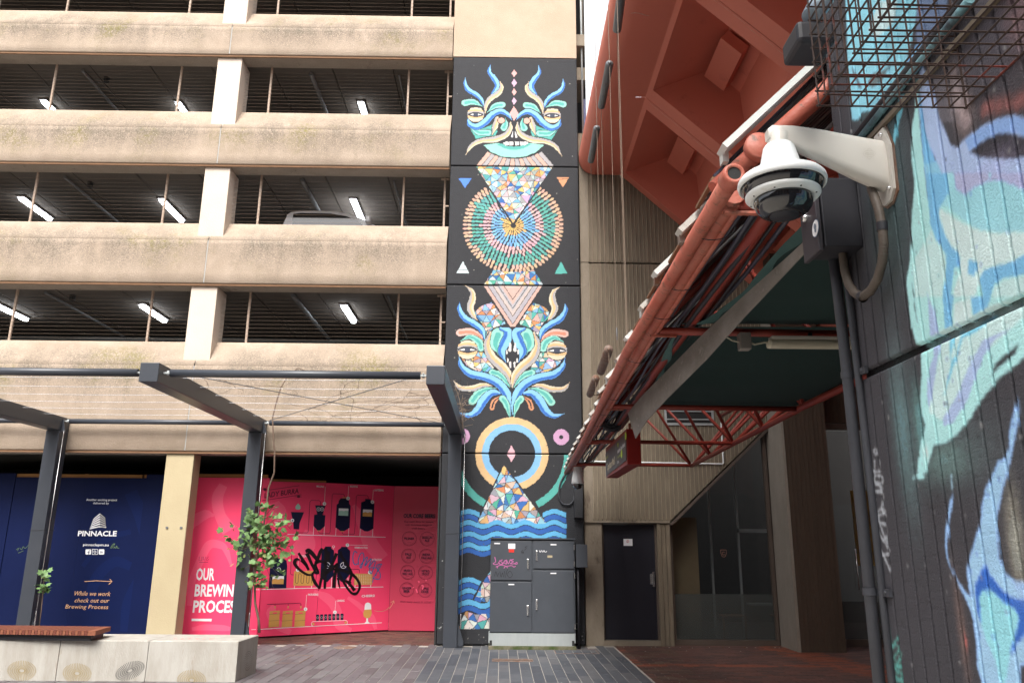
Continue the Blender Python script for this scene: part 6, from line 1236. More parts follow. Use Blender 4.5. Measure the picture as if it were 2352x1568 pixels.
for l in ([(768, 565), (775, 578), (785, 566), (795, 578), (803, 566), (812, 580), (825, 572)],): pr.curve([zc_(x, y) for x, y in l], 1.0, M['printw'], 1, .8)
pr.done('marker_tags', cb)
X0, Z1 = C(385, 1192); X1, Z0 = C(1042, 1284)
b = MB(); b.box(X0 + .02, X1 - .02, CY - .008, YF - .04, .055, zbm - .002); b.build('plinth', M['galv'], cb)
b = MB(); b.box(X0, X0 + .018, CY + .0, YF - .05, .10, zbm - .003); b.box(X1 - .018, X1, CY + .0, YF - .05, .10, zbm - .003); b.build('plinth_side', M['galv'], cb)
b = MB(); b.bbox(X0 + .0, X1 + .01, CY - .045, YF - .03, -.01, .053, .01); b.build('concrete_pad', mat('mossy_concrete', (.19, .165, .12), .9, c2=(.035, .06, .008), scale=5, amt=1., bump=.5, bscale=25), cb)
b = MB(); b.box(X0 + .019, X0 + .06, CY - .0095, CY - .0085, .06, .14); b.box(X1 - .06, X1 - .019, CY - .0095, CY - .0085, .06, .14); b.build('foot_hole', M['dark'], cb)
(Xs, Zs1), (Xe, Zs0) = C(1044, 520), C(1134, 695); b = MB(); b.bbox(Xs, Xe, CY + .03, CY + .18, Zs0, Zs1, .006); sbx = tag(b.build('side_box', M['cab']), 'small dark grey metal box fixed beside the tall electrical cabinet', 'box')
b = MB(); b.tube([(Xs + .04, CY + .1, Zs0), (Xs + .04, CY + .1, 0)], .02, 8); b.build('pipe', M['blackmt'], sbx)

# ================================================================= hoardings
def panel_pts(lst): return lst
hb = thing('navy_hoarding', 'navy printed hoarding panels with white and gold lettering under the car park', 'hoarding', (-8, 15.2, 0))
YB = 15.2; zb5 = zm(0, 1400, 2.138)
def PX_(u, Y=YB): return P(u, 1200, Y=Y).x
seams = [-13.5, -11.6, P(37, 1090, Y=YB).x, P(185, 1200, Y=YB).x, P(330, 1150, Y=YB).x, P(378, 1100, Y=YB).x + .5]
tops = [2.93, 2.93, 2.88, 2.86, 2.93]
for i in range(5):
    dy = [.0, .0, .012, .006, -.015][i]; b = MB(); b.box(seams[i] + .003, seams[i + 1] - .003, YB + dy, YB + dy + .018, .02, tops[i] - (0 if i != 2 else .02)); b.build('panel', M['blue'], hb)
b = MB(); b.box(seams[2], seams[4] - .1, YB + .035, YB + .08, 2.80, 2.925); b.box(seams[4] - .06, seams[4] + .0, YB + .034, YB + .075, 1.9, 2.93); b.box(P(190, 1090, Y=YB).x, P(190, 1090, Y=YB).x + .05, YB + .081, YB + .12, 0, 2.94); b.build('timber_rail', M['ply'], hb)
bp = Plane((0, YB - .001 - .015, 0), (0, -1, 0)); bpl2 = Plane((0, YB + .005, 0), (0, -1, 0))
pr = Print(bpl2)
for l, w_ in (([(300, 1090 + 40), (330, 1200), (345, 1290), (300, 1380), (290, 1450)], [30, 34, 40, 34, 30]), ([(190, 1300), (240, 1240), (300, 1220)], [10, 16, 12]), ([(200, 1400), (220, 1330), (262, 1290), (300, 1300)], [20, 26, 24, 20])): pr.curve(l, w_, M['blue2'], .4, 6)
pr.done('printed_wave', hb)
zt_ = zm(280, 1950, 2.85); tx = lambda s, m, a, c, t, bold=.0: text(s, m, hb, bpl2, zt_(*a), zt_(*c), zt_(*t), bold)
tx('Another exciting project', M['printw'], (184, 155), (536, 158), (188, 122), .008); tx('delivered by', M['printw'], (262, 192), (442, 194), (266, 162), .008)
tx('PINNACLE', M['printw'], (88, 550), (530, 552), (96, 488), .028); tx('pinnaclepm.au', M['printw'], (148, 670), (438, 674), (154, 632), .012)
gold = M['peach']; tx('While we work', gold, (36, 1225), (455, 1232), (56, 1175), .0); tx('check out our', gold, (48, 1303), (440, 1308), (68, 1255), .0); tx('Brewing Process', gold, (-58, 1388), (428, 1394), (-42, 1328), .0)
pr = Print(bpl2); lg = M['printw']
for k in range(6):
    y = 330 + k * 20; wl = 76 + k * 7.5; pr.poly([zt_(342 - wl, y + 25 - k * 2 + k * 3 + 0), zt_(342, y - 40 + k * 8), zt_(342, y - 24 + k * 8), zt_(342 - wl - 3, y + 37 - k * 2 + k * 3)], lg, 2); pr.poly([zt_(342, y - 40 + k * 8), zt_(342 + 60 + k * 1.5, y + 12 + k), zt_(342 + 61 + k * 1.5, y + 24 + k), zt_(342, y - 24 + k * 8)], M['seal'], 2)
pr.poly([zt_(228, 450), zt_(342, 436), zt_(412, 442), zt_(414, 452)], lg, 2)
for cxx in (210, 285, 360):
    if cxx == 285:
        pr.line([zt_(255, 700), zt_(315, 700), zt_(315, 758), zt_(255, 758), zt_(255, 698)], 1.3, lg, 2); pr.ring(*zt_(285, 729), 2.6, 1.2, lg, 2)
    else:
        pr.poly([zt_(cxx - 32, 706), zt_(cxx - 26, 699), zt_(cxx + 26, 699), zt_(cxx + 32, 706), zt_(cxx + 31, 752), zt_(cxx + 25, 759), zt_(cxx - 26, 759), zt_(cxx - 32, 752)], lg, 2)
pr.line([zt_(214, 758), zt_(216, 720), zt_(228, 712)], 1.4, M['blue'], 3); pr.line([zt_(200, 735), zt_(226, 735)], 1.2, M['blue'], 3)
pr.line([zt_(166, 1066), zt_(300, 1058), zt_(480, 1066)], 1.3, gold, 2); pr.line([zt_(455, 1040), zt_(482, 1066), zt_(443, 1098)], 1.4, gold, 2)
green = mat('green_marker', (.12, .19, .09), .6)
for l in ([(460, 690), (478, 660), (500, 636), (512, 640), (490, 665), (475, 690)], [(500, 690), (508, 670), (520, 688)], [(525, 690), (532, 660), (545, 688), (562, 684)]): pr.curve([zt_(a, c_) for a, c_ in l], 1.1, green, 2, 1)
for l in ([(140, 420), (160, 410), (150, 430)], [(170, 405), (185, 420), (200, 395), (215, 410), (245, 380)], [(155, 450), (180, 440), (200, 430)]): pr.curve([zm(0, 2000, 2.138)(a, c_) for a, c_ in l], .8, green, 2, 1)
pr.done('logo_print', hb)
text('in', M['blue'], hb, bpl2, zt_(347, 745), zt_(374, 745), zt_(348, 714), .02, 3)
text('g', M['printw'], hb, Plane((0, YB + .010, 0), (0, -1, 0)), zm(0, 2000, 2.138)(-14, 300), zm(0, 2000, 2.138)(5, 300), zm(0, 2000, 2.138)(-14, 240), .02, 3)

hp = thing('pink_hoarding', 'bright pink printed hoarding with brewing diagrams, beer list and black graffiti', 'hoarding', (-3.4, 15.4, 0))
YP = 15.2; A0 = P(572, 1465, Z=0); 
a0, a1, a2 = Vector((-4.42, 15.22, 0)), P(891, 1449, Z=0), P(1008, 1451, Z=0)
xs0 = P(449, 1300, Y=YP).x - .12
b = MB(); b.box(-5.885, a0.x + .0, YP, YP + .018, .02, 2.88); b.build('panel', M['pink'], hp)
b = MB(); b.box(-5.8, a0.x - .05, YP + .03, YP + .08, 2.75, 2.95); b.build('timber_rail', M['ply'], hp)
def wallp(p, q, z0, z1a, z1b, th=.018):
    d = (q - p).normalized(); n = Vector((d.y, -d.x, 0)) * -1; n = n if n.y > 0 else -n; b = MB(); o = n * th
    b.hexa([(p.x, p.y, z0), (q.x, q.y, z0), (q.x, q.y, z1b), (p.x, p.y, z1a), (p.x + o.x, p.y + o.y, z0), (q.x + o.x, q.y + o.y, z0), (q.x + o.x, q.y + o.y, z1b), (p.x + o.x, p.y + o.y, z1a)]); return b
nA = Vector(((a1 - a0).y, -(a1 - a0).x, 0)).normalized(); nA = nA if nA.y < 0 else -nA; nB = Vector(((a2 - a1).y, -(a2 - a1).x, 0)).normalized(); nB = nB if nB.y < 0 else -nB
plA, plB, plS = Plane(a0, nA), Plane(a1, nB), Plane((0, YP, 0), (0, -1, 0))
mid = plA.at(735, 1300); mid.z = 0
zA0, zAm, zA1 = plA.at(600, 1104).z, plA.at(740, 1108).z, plA.at(889, 1115).z
g1 = (mid - a0).normalized() * .004
wallp(a0, mid - g1, .03, zA0, zAm).build('panel', M['pink'], hp); wallp(mid + g1, a1, .03, zAm, zA1).build('panel', M['pink'], hp); wallp(a1 + Vector((.004, 0, 0)), a2 + Vector((.25, 0, 0)), .02, zA1, plB.at(1005, 1117).z).build('panel', mat('pink_print_dusky', (.54, .045, .095), .4, c2=(.50, .04, .09)), hp)
b = wallp(a0 + Vector((0, .05, 0)), mid + Vector((0, .05, 0)), zA0 - .1, zA0 + .05, zAm + .045, .04); b.build('timber_rail', M['ply'], hp)
bq = wallp(a0 + Vector((0, .1, 0)), a1 + Vector((0, .1, 0)), .0, .05, .05, .03); bq.build('kerb_batten', M['dark'], hp)
# big pale swirls
zq = zm(900, 2000, 2.138); zr = zm(0, 2000, 2.138)
pr = Print(plA); p2 = M['pink2']
for l, w_ in (([(760, 780), (880, 840), (950, 930), (980, 1060), (1080, 1110)], [10, 22, 22, 24, 10]), ([(560, 1130), (450, 1060), (400, 960), (420, 900)], [14, 22, 26, 10]), ([(1100, 40), (1180, 180), (1240, 360), (1350, 500)], [10, 30, 34, 30]), ([(1050, 830), (1150, 900), (1250, 1000), (1290, 1100)], [8, 12, 16, 8]), ([(420, 20), (450, 100), (470, 240)], [24, 40, 20]), ([(560, 440), (680, 380), (720, 260)], [20, 50, 20])): pr.curve([zq(a, c_) for a, c_ in l], w_, p2, .35, 4)
pr.done('printed_swirl', hp)
pr = Print(plS)
for l, w_ in (([(1910, -130), (1860, -20), (1880, 120), (1960, 260)], [20, 26, 26, 34]), ([(1640, 240), (1660, 180), (1760, 120), (1830, 130)], [10, 26, 22, 6]), ([(1980, 560), (1930, 420), (1880, 380), (1790, 380), (1720, 500), (1640, 700), (1620, 900)], [6, 14, 18, 20, 18, 16, 12]), ([(1640, 1100), (1750, 1085), (1900, 1090), (1990, 1100)], [8, 14, 14, 8])): pr.curve([zr(a, c_) for a, c_ in l], w_, p2, .35, 4)
pr.poly([zr(1640, 1010), zr(1812, 1011), zr(1808, 1033), zr(1638, 1031)], M['printw'], 2); 
for l in ([(1705, 480), (1702, 515), (1725, 515), (1728, 480)], [(1740, 480), (1738, 512)], [(1750, 512), (1760, 480), (1768, 512)], [(1785, 480), (1772, 492), (1785, 505), (1772, 515)], [(1705, 528), (1780, 528)]): pr.line([zr(a, c_) for a, c_ in l], .7, M['wine'], 2)
pr.done('printed_bar', hp)
text('OUR', M['printw'], hp, plS, zr(1675, 685), zr(1832, 685), zr(1684, 578), .03, 3); text('BREWING', M['printw'], hp, plS, zr(1661, 822), zr(2062, 824), zr(1672, 715), .03, 3); text('PROCESS', M['printw'], hp, plS, zr(1646, 960), zr(2055, 962), zr(1658, 852), .03, 3)
# --- brewing diagram on the angled panels
pr = Print(plA); W_, N_, A_, V_ = M['printw'], M['tank'], M['amber'], M['wine']
z6 = zm(900, 1400, 2.138); zz = zm(1030, 1900, 4.48); zy = zm(1150, 2150, 3.92)
Q = lambda f, l: [f(a, c_) for a, c_ in l]
pr.line(Q(zq, [(535, 290), (750, 297), (1000, 305), (1372, 314)]), 1.3, W_, 2); pr.line(Q(zq, [(250, 763), (700, 750), (1354, 739)]), 1.3, W_, 2); pr.line(Q(zq, [(224, 1105), (700, 1078), (1340, 1045)]), 1.3, W_, 2)
for l in ([(80, 455), (760, 355)], [(75, 455), (300, 420)], ): pass
pr.line(Q(zz, [(120, 275), (750, 183)]), .9, V_, 2); pr.line(Q(zz, [(80, 455), (790, 345)]), .9, V_, 2); pr.disc(*zz(130, 250), 4, V_, 2, 3); pr.disc(*zz(735, 380), 4, V_, 2, 3); pr.line(Q(zz, [(70, 240), (200, 245)]), .8, V_, 2); pr.line(Q(zz, [(665, 380), (790, 385)]), .8, V_, 2)
for s_, a, w_ in ((1, 0, 0),): 
    pr.poly(Q(zz, [(598, 655), (833, 662), (755, 850), (745, 968), (645, 962), (640, 850)]), N_, 2); pr.poly(Q(zz, [(728, 500), (765, 545), (772, 590), (750, 612), (700, 612), (676, 590), (685, 545)]), M['mint'], 2); pr.poly(Q(zz, [(1033, 536), (1218, 543), (1163, 708), (1215, 714), (1202, 912), (1122, 985), (1072, 985), (1005, 908), (1015, 705), (1070, 700)]), N_, 2)
    for xx in (1092, 1155): pr.ring(*zz(xx, 607), 4.0, .9, W_, 3); pr.ring(*zz(xx, 607), 1.5, .7, W_, 3)
    pr.poly(Q(zz, [(1490, 412), (1600, 412), (1640, 460), (1642, 510), (1668, 545), (1650, 940), (1550, 1000), (1490, 998), (1395, 930), (1418, 525), (1450, 500), (1455, 455)]), N_, 2); pr.poly(Q(zz, [(1455, 590), (1628, 596), (1622, 725), (1448, 718)]), M['mint'], 3); pr.poly(Q(zz, [(1455, 590), (1628, 596), (1626, 640), (1580, 632), (1540, 642), (1500, 632), (1453, 642)]), W_, 4)
pr.poly(Q(z6, [(1198, 1270), (1245, 1272), (1247, 1292), (1277, 1310), (1268, 1525), (1222, 1548), (1195, 1546), (1152, 1520), (1164, 1300), (1198, 1288)]), N_, 2); pr.poly(Q(z6, [(1180, 1360), (1258, 1363), (1254, 1422), (1176, 1419)]), A_, 3); pr.poly(Q(z6, [(1180, 1360), (1258, 1363), (1256, 1388), (1238, 1382), (1220, 1390), (1200, 1382), (1178, 1388)]), W_, 4)
for l in ([(1007, 910), (998, 1075)], [(1200, 912), (1190, 1078)], [(1408, 938), (1398, 1080)], [(1636, 945), (1628, 1085)]): pr.line(Q(zz, l), 1.0, W_, 2)
for l in ([(1158, 1525), (1152, 1588)], [(1264, 1526), (1260, 1590)]): pr.line(Q(z6, l), 1.0, W_, 2)
for l in ([(692, 968), (692, 1015), (710, 1028), (890, 1030), (908, 1010), (938, 480), (960, 448), (1105, 452), (1128, 475), (1128, 540)], [(1095, 1000), (1100, 1030), (1120, 1042), (1285, 1042), (1300, 1015), (1338, 350), (1360, 328), (1530, 335), (1555, 355), (1555, 395)], [(1515, 1010), (1518, 1040), (1535, 1050), (1730, 1052)]): pr.line(Q(zz, l), 1.0, V_, 2)
pr.line(Q(z6, [(1105, 1570), (1112, 1500), (1122, 1250), (1135, 1238), (1215, 1242), (1224, 1252), (1224, 1272)]), 1.0, V_, 2)
for a, c_ in ((1097, 992), (1517, 1002), (1553, 398)): pr.poly(Q(zz, [(a - 28, c_ - 8), (a + 28, c_ - 8), (a + 28, c_ + 8), (a - 28, c_ + 8)]), A_, 3)
def bub(f, a, c_, n_): pr.disc(*f(a, c_), 4.1, W_, 4); text(n_, M['blue'], hp, plA, tuple(np.array(f(a, c_)) + (-1.2, 1.8)), tuple(np.array(f(a, c_)) + (1.2, 1.8)), tuple(np.array(f(a, c_)) + (-1.2, -1.8)), 0, 5)
bub(zz, 624, 808, '1'); bub(zz, 1197, 508, '2'); bub(zz, 1620, 412, '3'); bub(z6, 1260, 1297, '4')
for l in ([(350, 800), (590, 805)], [(1215, 203), (1200, 475)], [(1632, 190), (1622, 380)]): pr.line(Q(zz, l), .7, W_, 2)
pr.line(Q(z6, [(1268, 1190), (1262, 1280)]), .7, W_, 2)
# second row
pr.poly(Q(zq, [(372, 752), (385, 560), (410, 510), (440, 495), (500, 495), (525, 515), (532, 560), (523, 750)]), N_, 2); pr.poly(Q(zq, [(405, 646), (503, 646), (500, 716), (402, 714)]), A_, 3); pr.poly(Q(zq, [(405, 646), (503, 646), (503, 672), (480, 668), (455, 675), (430, 668), (404, 674)]), W_, 4); pr.ring(*zq(460, 590), 4.2, .9, W_, 3)
pr.poly(Q(zy, [(104, 520), (410, 515), (404, 748), (90, 748)]), A_, 2); sn = [(130, 555), (122, 690), (135, 712), (155, 712), (165, 690), (172, 580), (185, 558), (205, 558), (215, 580), (208, 690), (220, 712), (240, 712), (250, 690), (257, 580), (270, 556), (290, 556), (302, 580), (295, 690), (307, 710), (325, 710), (335, 690), (342, 580), (355, 556), (372, 556), (385, 580), (375, 712)]; pr.line(Q(zy, sn), 1.0, M['tank'], 3)
for x0, pts_ in ((0, [(590, 135), (685, 135), (688, 165), (728, 195), (722, 590), (690, 620), (625, 690), (590, 688), (512, 610), (535, 195), (588, 155)]), (1, [(842, 138), (940, 140), (942, 165), (982, 200), (968, 580), (940, 620), (880, 688), (842, 686), (775, 610), (790, 190), (840, 155)])): pr.poly(Q(zy, pts_), N_, 2)
for a in (620, 875):
    pr.ring(*zy(a, 430), 6.6, 1.1, W_, 3)
    for t in (-1.57, .6, 2.5): u0, v0 = zy(a, 430); pr.line([(u0, v0), (u0 + 6.4 * math.cos(t), v0 + 6.4 * math.sin(t))], .9, W_, 3)
pr.ring(*zy(720, 137), 2.4, .9, W_, 3); pr.line(Q(zy, [(718, 158), (715, 180)]), .8, W_, 3)
pr.poly(Q(zy, [(1055, 558), (1332, 562), (1322, 735), (1042, 735)]), A_, 2)
for i in range(9):
    for j in range(7): u0, v0 = zy(1072 + i * 29, 580 + j * 23); pr.disc(u0, v0, .7, W_, 3, n=6)
for l in ([(110, 748), (106, 790)], [(378, 748), (374, 788)], [(692, 618), (686, 780)], [(780, 614), (772, 778)], [(948, 618), (942, 776)], [(1060, 735), (1056, 772)], [(1306, 735), (1302, 768)]): pr.line(Q(zy, l), 1.1, W_, 2)
for l in ([(0, 130), (50, 130), (70, 145), (45, 560), (60, 575), (95, 578)], [(980, 488), (1110, 490), (1128, 505), (1128, 548)], [(410, 690), (440, 680), (458, 560), (470, 495), (505, 492)]): pr.line(Q(zy, l), 1.0, V_, 2)
for l in ([(975, 110), (1258, 116)], [(176, 285), (160, 480)], [(1298, 345), (1290, 500)], [(299, 890), (285, 1090)], [(755, 985), (745, 1130)]): pr.line(Q(zy, l), .7, W_, 2)
bub(zy, 157, 503, '6'); bub(zy, 938, 112, '7'); bub(zy, 1288, 540, '8'); bub(zy, 281, 1115, '9'); bub(zy, 742, 1163, '10')
# third row: kegs, cans, glass
for kx in (420, 532, 640):
    pr.poly(Q(zq, [(kx - 38, 946), (kx + 50, 940), (kx + 46, 976), (kx + 44, 1000), (kx + 41, 1078), (kx - 48, 1086), (kx - 44, 1010), (kx - 40, 985)]), A_, 2); pr.line(Q(zq, [(kx - 42, 974), (kx + 50, 968)]), .6, M['stem'], 3); pr.line(Q(zq, [(kx - 44, 1030), (kx + 46, 1024)]), .6, M['stem'], 3); pr.poly(Q(zq, [(kx - 12, 958), (kx + 26, 956), (kx + 24, 966), (kx - 12, 968)]), M['pink'], 3); pr.poly(Q(zq, [(kx + 2, 902), (kx + 14, 901), (kx + 14, 920), (kx + 2, 922)]), A_, 2); pr.line(Q(zq, [(kx + 8, 882), (kx + 8, 902)]), .8, V_, 2)
pr.line(Q(zq, [(360, 888), (520, 882), (640, 877), (650, 886), (648, 905)]), 1.0, V_, 2)
for i in range(7):
    a = 470 + i * 64; pr.poly(Q(zy, [(a - 18, 1200 - i * 2.5), (a + 18, 1199 - i * 2.5), (a + 24, 1210 - i * 2.5), (a + 20, 1296 - i * 2.5), (a - 22, 1298 - i * 2.5), (a - 24, 1212 - i * 2.5)]), N_, 2); pr.ring(*zy(a, 1248 - i * 2.5), 2.3, .8, M['seal'], 3, 14)
pr.line(Q(zy, [(400, 1310), (650, 1300), (915, 1290), (940, 1310), (938, 1340), (915, 1358), (660, 1372), (405, 1382), (378, 1370), (372, 1340), (385, 1315), (402, 1309)]), 1.0, W_, 2); pr.disc(*zy(402, 1347), 2.6, A_, 3); pr.disc(*zy(910, 1323), 2.6, A_, 3)
pr.poly(Q(zy, [(1212, 1045), (1228, 1020), (1256, 1010), (1290, 1020), (1310, 1045), (1312, 1120), (1205, 1125)]), W_, 2); pr.poly(Q(zy, [(1205, 1125), (1312, 1118), (1320, 1180), (1300, 1235), (1270, 1258), (1230, 1258), (1195, 1230), (1186, 1180)]), A_, 2); pr.poly(Q(zy, [(1238, 1256), (1260, 1256), (1264, 1310), (1295, 1335), (1200, 1340), (1232, 1310)]), W_, 2)
gl_ = [(1355, 1138), (1430, 1150), (1500, 1145), (1560, 1118), (1600, 1075)]; pr.curve(Q(zy, gl_), .9, M['peach'], 2, 2)
pr.done('brewing_diagram', hp)
prb = Print(plB); prb.line(Q(zq, [(1396, 900), (1435, 870), (1445, 855)]) if 0 else Q(zq, [(1405, 925), (1428, 895), (1444, 858)]), 1.0, M['peach'], 2); prb.line(Q(zq, [(1418, 872), (1444, 856), (1448, 880)]), 1.0, M['peach'], 2)
T = lambda s, f, a, c_, t, bold=.02, m=W_, pl=plA: text(s, m, hp, pl, f(*a), f(*c_), f(*t), bold, 4)
T('LADY BURRA', zz, (118, 412), (735, 322), (128, 318), .02, V_)
T('MILLING', zz, (1055, 212), (1190, 222), (1058, 178)); T('MASHING', z6, (1068, 1172), (1133, 1174), (1069, 1154)); T('LAUTERING', z6, (1277, 1204), (1354, 1206), (1278, 1186)); T('HOPS', zz, (300, 855), (398, 862), (304, 826)) if 0 else T('GRAIN', zz, (300, 855), (398, 862), (304, 826))
T('COOLING', zy, (196, 302), (312, 302), (198, 268)); T('FERMENTATION', zy, (1050, 165), (1252, 170), (1053, 136)); T('FILTRATION', zy, (1322, 358), (1472, 358), (1324, 325)); T('PACKAGING', zy, (318, 905), (480, 902), (320, 872)); T('CANNING', zy, (770, 1000), (890, 998), (772, 967)); T('CHEERS!', zy, (1160, 930), (1365, 922), (1162, 892))
zk = zm(1560, 2000, 3.486); TB = lambda s, a, c_, t, bold=.02: T(s, zk, a, c_, t, bold, V_ if bold < .02 else M['tank'], plB)
TB('OUR CORE BEERS', (188, 244), (626, 250), (192, 186), .03); TB('Pop next door to sample', (198, 318), (606, 322), (200, 283), 0); TB('our delicious range of', (218, 360), (586, 364), (220, 328), 0); TB('craft beers.', (306, 402), (492, 406), (308, 372), 0); TB('With many more to come!', (132, 1430), (568, 1436), (140, 1396), 0)
for (s_, a, c_) in (('PILSNER', 269, 533), ('SESSION\nALE', 518, 537), ('PALE\nALE', 258, 773), ('INDIA\nPALE ALE', 508, 777), ('IRISH\nRED ALE', 247, 1000), ('NITRO\nSTOUT', 496, 1006), ('GINGER\nBEER', 234, 1243), ('APPLE\nCIDER', 487, 1250)):
    prb.ring(*zk(a, c_), 16.2, .7, V_, 2); prb.line([tuple(np.array(zk(a, c_)) + (-3.5, 9)), tuple(np.array(zk(a, c_)) + (4, 9.1))], .5, V_, 2)
    for t in np.linspace(0, 6.283, 34): 
        if abs(math.sin(t)) > .25: u0, v0 = zk(a, c_); prb.line([(u0 + 13 * math.cos(t), v0 + 13 * math.sin(t)), (u0 + 14.6 * math.cos(t), v0 + 14.6 * math.sin(t))], .55, V_, 2)
    ls = s_.split('\n')
    for i, l_ in enumerate(ls):
        hw = min(11.5, len(l_) * 1.7 + .4); u0, v0 = zk(a, c_); vb = v0 + (2.6 if len(ls) == 1 else (-.8 if i == 0 else 6.4)); text(l_, M['tank'], hp, plB, (u0 - hw, vb), (u0 + hw, vb + .2), (u0 - hw, vb - 5.6), .02, 3)
for l in ([(365, 1235), (385, 1290)], [(400, 1120), (405, 1150)], [(440, 1180), (465, 1200), (450, 1240)], [(495, 1110), (510, 1120)], [(320, 1210), (330, 1220)]): prb.curve(Q(zk, l), 3.5, M['pink2'], 3.5, 1)
prb.done('beer_list_rings', hp)
# graffiti
gf = Print(plA); gk = M['sprayk']
GR = [([(170, 235), (230, 330), (290, 420), (325, 505)], [7, 9, 9, 6]), ([(190, 345), (140, 335), (112, 370), (120, 420), (190, 500), (300, 570), (390, 580)], [4, 9, 11, 10, 8, 7, 4]), ([(205, 350), (290, 430), (330, 500)], [5, 8, 8]), ([(300, 240), (330, 300), (370, 390), (410, 470), (430, 520)], [13, 10, 9, 9, 7]), ([(280, 215), (330, 200), (400, 260), (460, 340)], [8, 14, 12, 10]), ([(540, 160), (510, 220), (470, 330), (440, 400), (440, 450), (490, 545)], [7, 10, 10, 9, 9, 6]), ([(440, 395), (500, 365), (570, 385), (620, 430)], [9, 9, 8, 4]), ([(400, 520), (450, 545), (495, 545)], [8, 9, 6]), ([(395, 540), (390, 610), (430, 700), (500, 795)], [7, 8, 10, 6]), ([(500, 795), (515, 700), (545, 560), (560, 480)], [6, 8, 8, 7]), ([(600, 150), (600, 300), (592, 500), (588, 650), (580, 795)], [9, 11, 9, 9, 7]), ([(650, 210), (645, 380)], [9, 7]), ([(768, 240), (740, 310), (700, 400), (600, 560)], [10, 9, 8, 5]), ([(600, 570), (700, 480), (780, 410), (760, 500), (735, 620), (725, 780)], [5, 7, 8, 9, 10, 11]), ([(830, 210), (840, 280), (900, 370), (960, 470), (1000, 560), (975, 680), (1000, 700)], [8, 9, 9, 9, 8, 6, 3]), ([(700, 490), (800, 500), (900, 520), (1010, 570), (1090, 650), (1130, 740), (1110, 830), (1060, 875), (990, 850), (900, 730), (830, 600), (780, 500)], [5, 8, 9, 9, 8, 8, 6, 8, 7, 7, 7, 5]), ([(880, 670), (940, 690), (1010, 770), (1050, 825)], [6, 9, 9, 11]), ([(790, 620), (800, 700), (820, 790)], [8, 6, 3])]
for l, w_ in GR: gf.curve(Q(zy, l), [x / 1.3 for x in w_], gk, 5, 1.2)
for l, w_ in (([(1090, 235), (1050, 210), (1022, 290), (1030, 380), (1060, 420), (1100, 400)], 2.2), ([(1110, 420), (1110, 330), (1150, 240), (1190, 250), (1190, 340), (1150, 470), (1130, 430)], 2.2), ([(1140, 430), (1200, 350), (1240, 300), (1250, 320), (1210, 440), (1270, 360), (1310, 330), (1270, 470)], 2.2), ([(1280, 450), (1350, 360), (1370, 400), (1310, 560), (1290, 470), (1400, 470)], 2.0), ([(1480, 410), (1410, 420), (1400, 470), (1450, 560), (1440, 640), (1370, 640), (1330, 620)], 2.0), ([(1470, 420), (1400, 540), (1350, 620), (1330, 700)], 1.6), ([(1440, 400), (1380, 600)], 1.4)): gf.curve(Q(zy, l), w_, M['sprayb'], 5, 1.2)
gf.done('graffiti_tags', hp)
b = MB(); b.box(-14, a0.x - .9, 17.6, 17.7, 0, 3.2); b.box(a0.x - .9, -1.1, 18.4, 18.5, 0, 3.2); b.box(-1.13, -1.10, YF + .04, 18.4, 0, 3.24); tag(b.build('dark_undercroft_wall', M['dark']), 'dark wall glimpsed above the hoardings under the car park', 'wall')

# ================================================================= climbing vine
def leaf_mesh(nm, m, s):
    o = [(0, 0), (.30, -.10), (.52, .10), (.44, .34), (.60, .62), (.28, .62), (0, 1.0), (-.28, .62), (-.60, .62), (-.44, .34), (-.52, .10), (-.30, -.10)]
    vs = [(0, .35 * s, -.04 * s)] + [(x * s, y * s, (-.16 * abs(x) + (.05 if i % 2 else -.02)) * s) for i, (x, y) in enumerate(o)]; n = len(o)
    me = bpy.data.meshes.new(nm); me.from_pydata(vs, [], [(0, 1 + i, 1 + (i + 1) % n) for i in range(n)]); me.materials.append(m)
    for p in me.polygons: p.use_smooth = True
    return me
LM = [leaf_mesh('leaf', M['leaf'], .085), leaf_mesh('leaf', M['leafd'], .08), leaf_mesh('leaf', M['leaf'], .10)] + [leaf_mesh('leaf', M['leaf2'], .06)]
def add_leaf(root, p, young=.15, sc=1.):
    o = link('leaf', LM[3] if random.random() < young else LM[random.randrange(3)], root); o.location = Vector(p) - Vector(root['_o']); o.rotation_euler = (random.uniform(.15, 1.5), random.uniform(-.7, .7), random.uniform(-1.2, 1.2) + (math.pi if random.random() < .25 else 0)); q = random.uniform(.75, 1.2) * sc; o.scale = (q, q, q)
vn = thing('climbing_vine', 'leafy green vine climbing the steel post in front of the pink hoarding', 'vine', (-4.2, 14.0, 0))
zv = zm(900, 1400, 2.138); YV = 13.98
def V_at(u, v, dy=0.): return P(u, v, Y=YV + dy)
tr = [(596, 1452), (594, 1420), (586, 1385), (585, 1340), (588, 1290), (598, 1240), (606, 1205), (612, 1165), (617, 1120), (630, 1085), (631, 1040), (628, 1000), (626, 960), (633, 930), (645, 890), (662, 862), (685, 845), (706, 853)]
b = MB(); pts = [V_at(u, v, .03 * math.sin(i)) for i, (u, v) in enumerate(tr)]; b.tube(pts, list(np.linspace(.022, .009, len(pts))), 7); b.build('stem', M['stem'], vn)
random.seed(21); nl = 0
clusters = [(600, 1195, 36, 22, 36), (585, 1225, 54, 22, 66), (612, 1245, 48, 34, 96), (598, 1285, 46, 28, 56), (628, 1275, 26, 30, 24), (590, 1335, 22, 22, 34), (560, 1250, 26, 8, 16), (645, 1205, 20, 14, 10), (527, 1243, 16, 5, 6), (535, 1262, 16, 8, 5), (640, 1310, 10, 14, 5), (608, 1165, 14, 8, 6)]
for cu, cv_, su, sv, n in clusters:
    for _ in range(n): add_leaf(vn, V_at(random.gauss(cu, su * .55), random.gauss(cv_, sv * .6), random.uniform(-.25, .15)), .12)
b = MB()
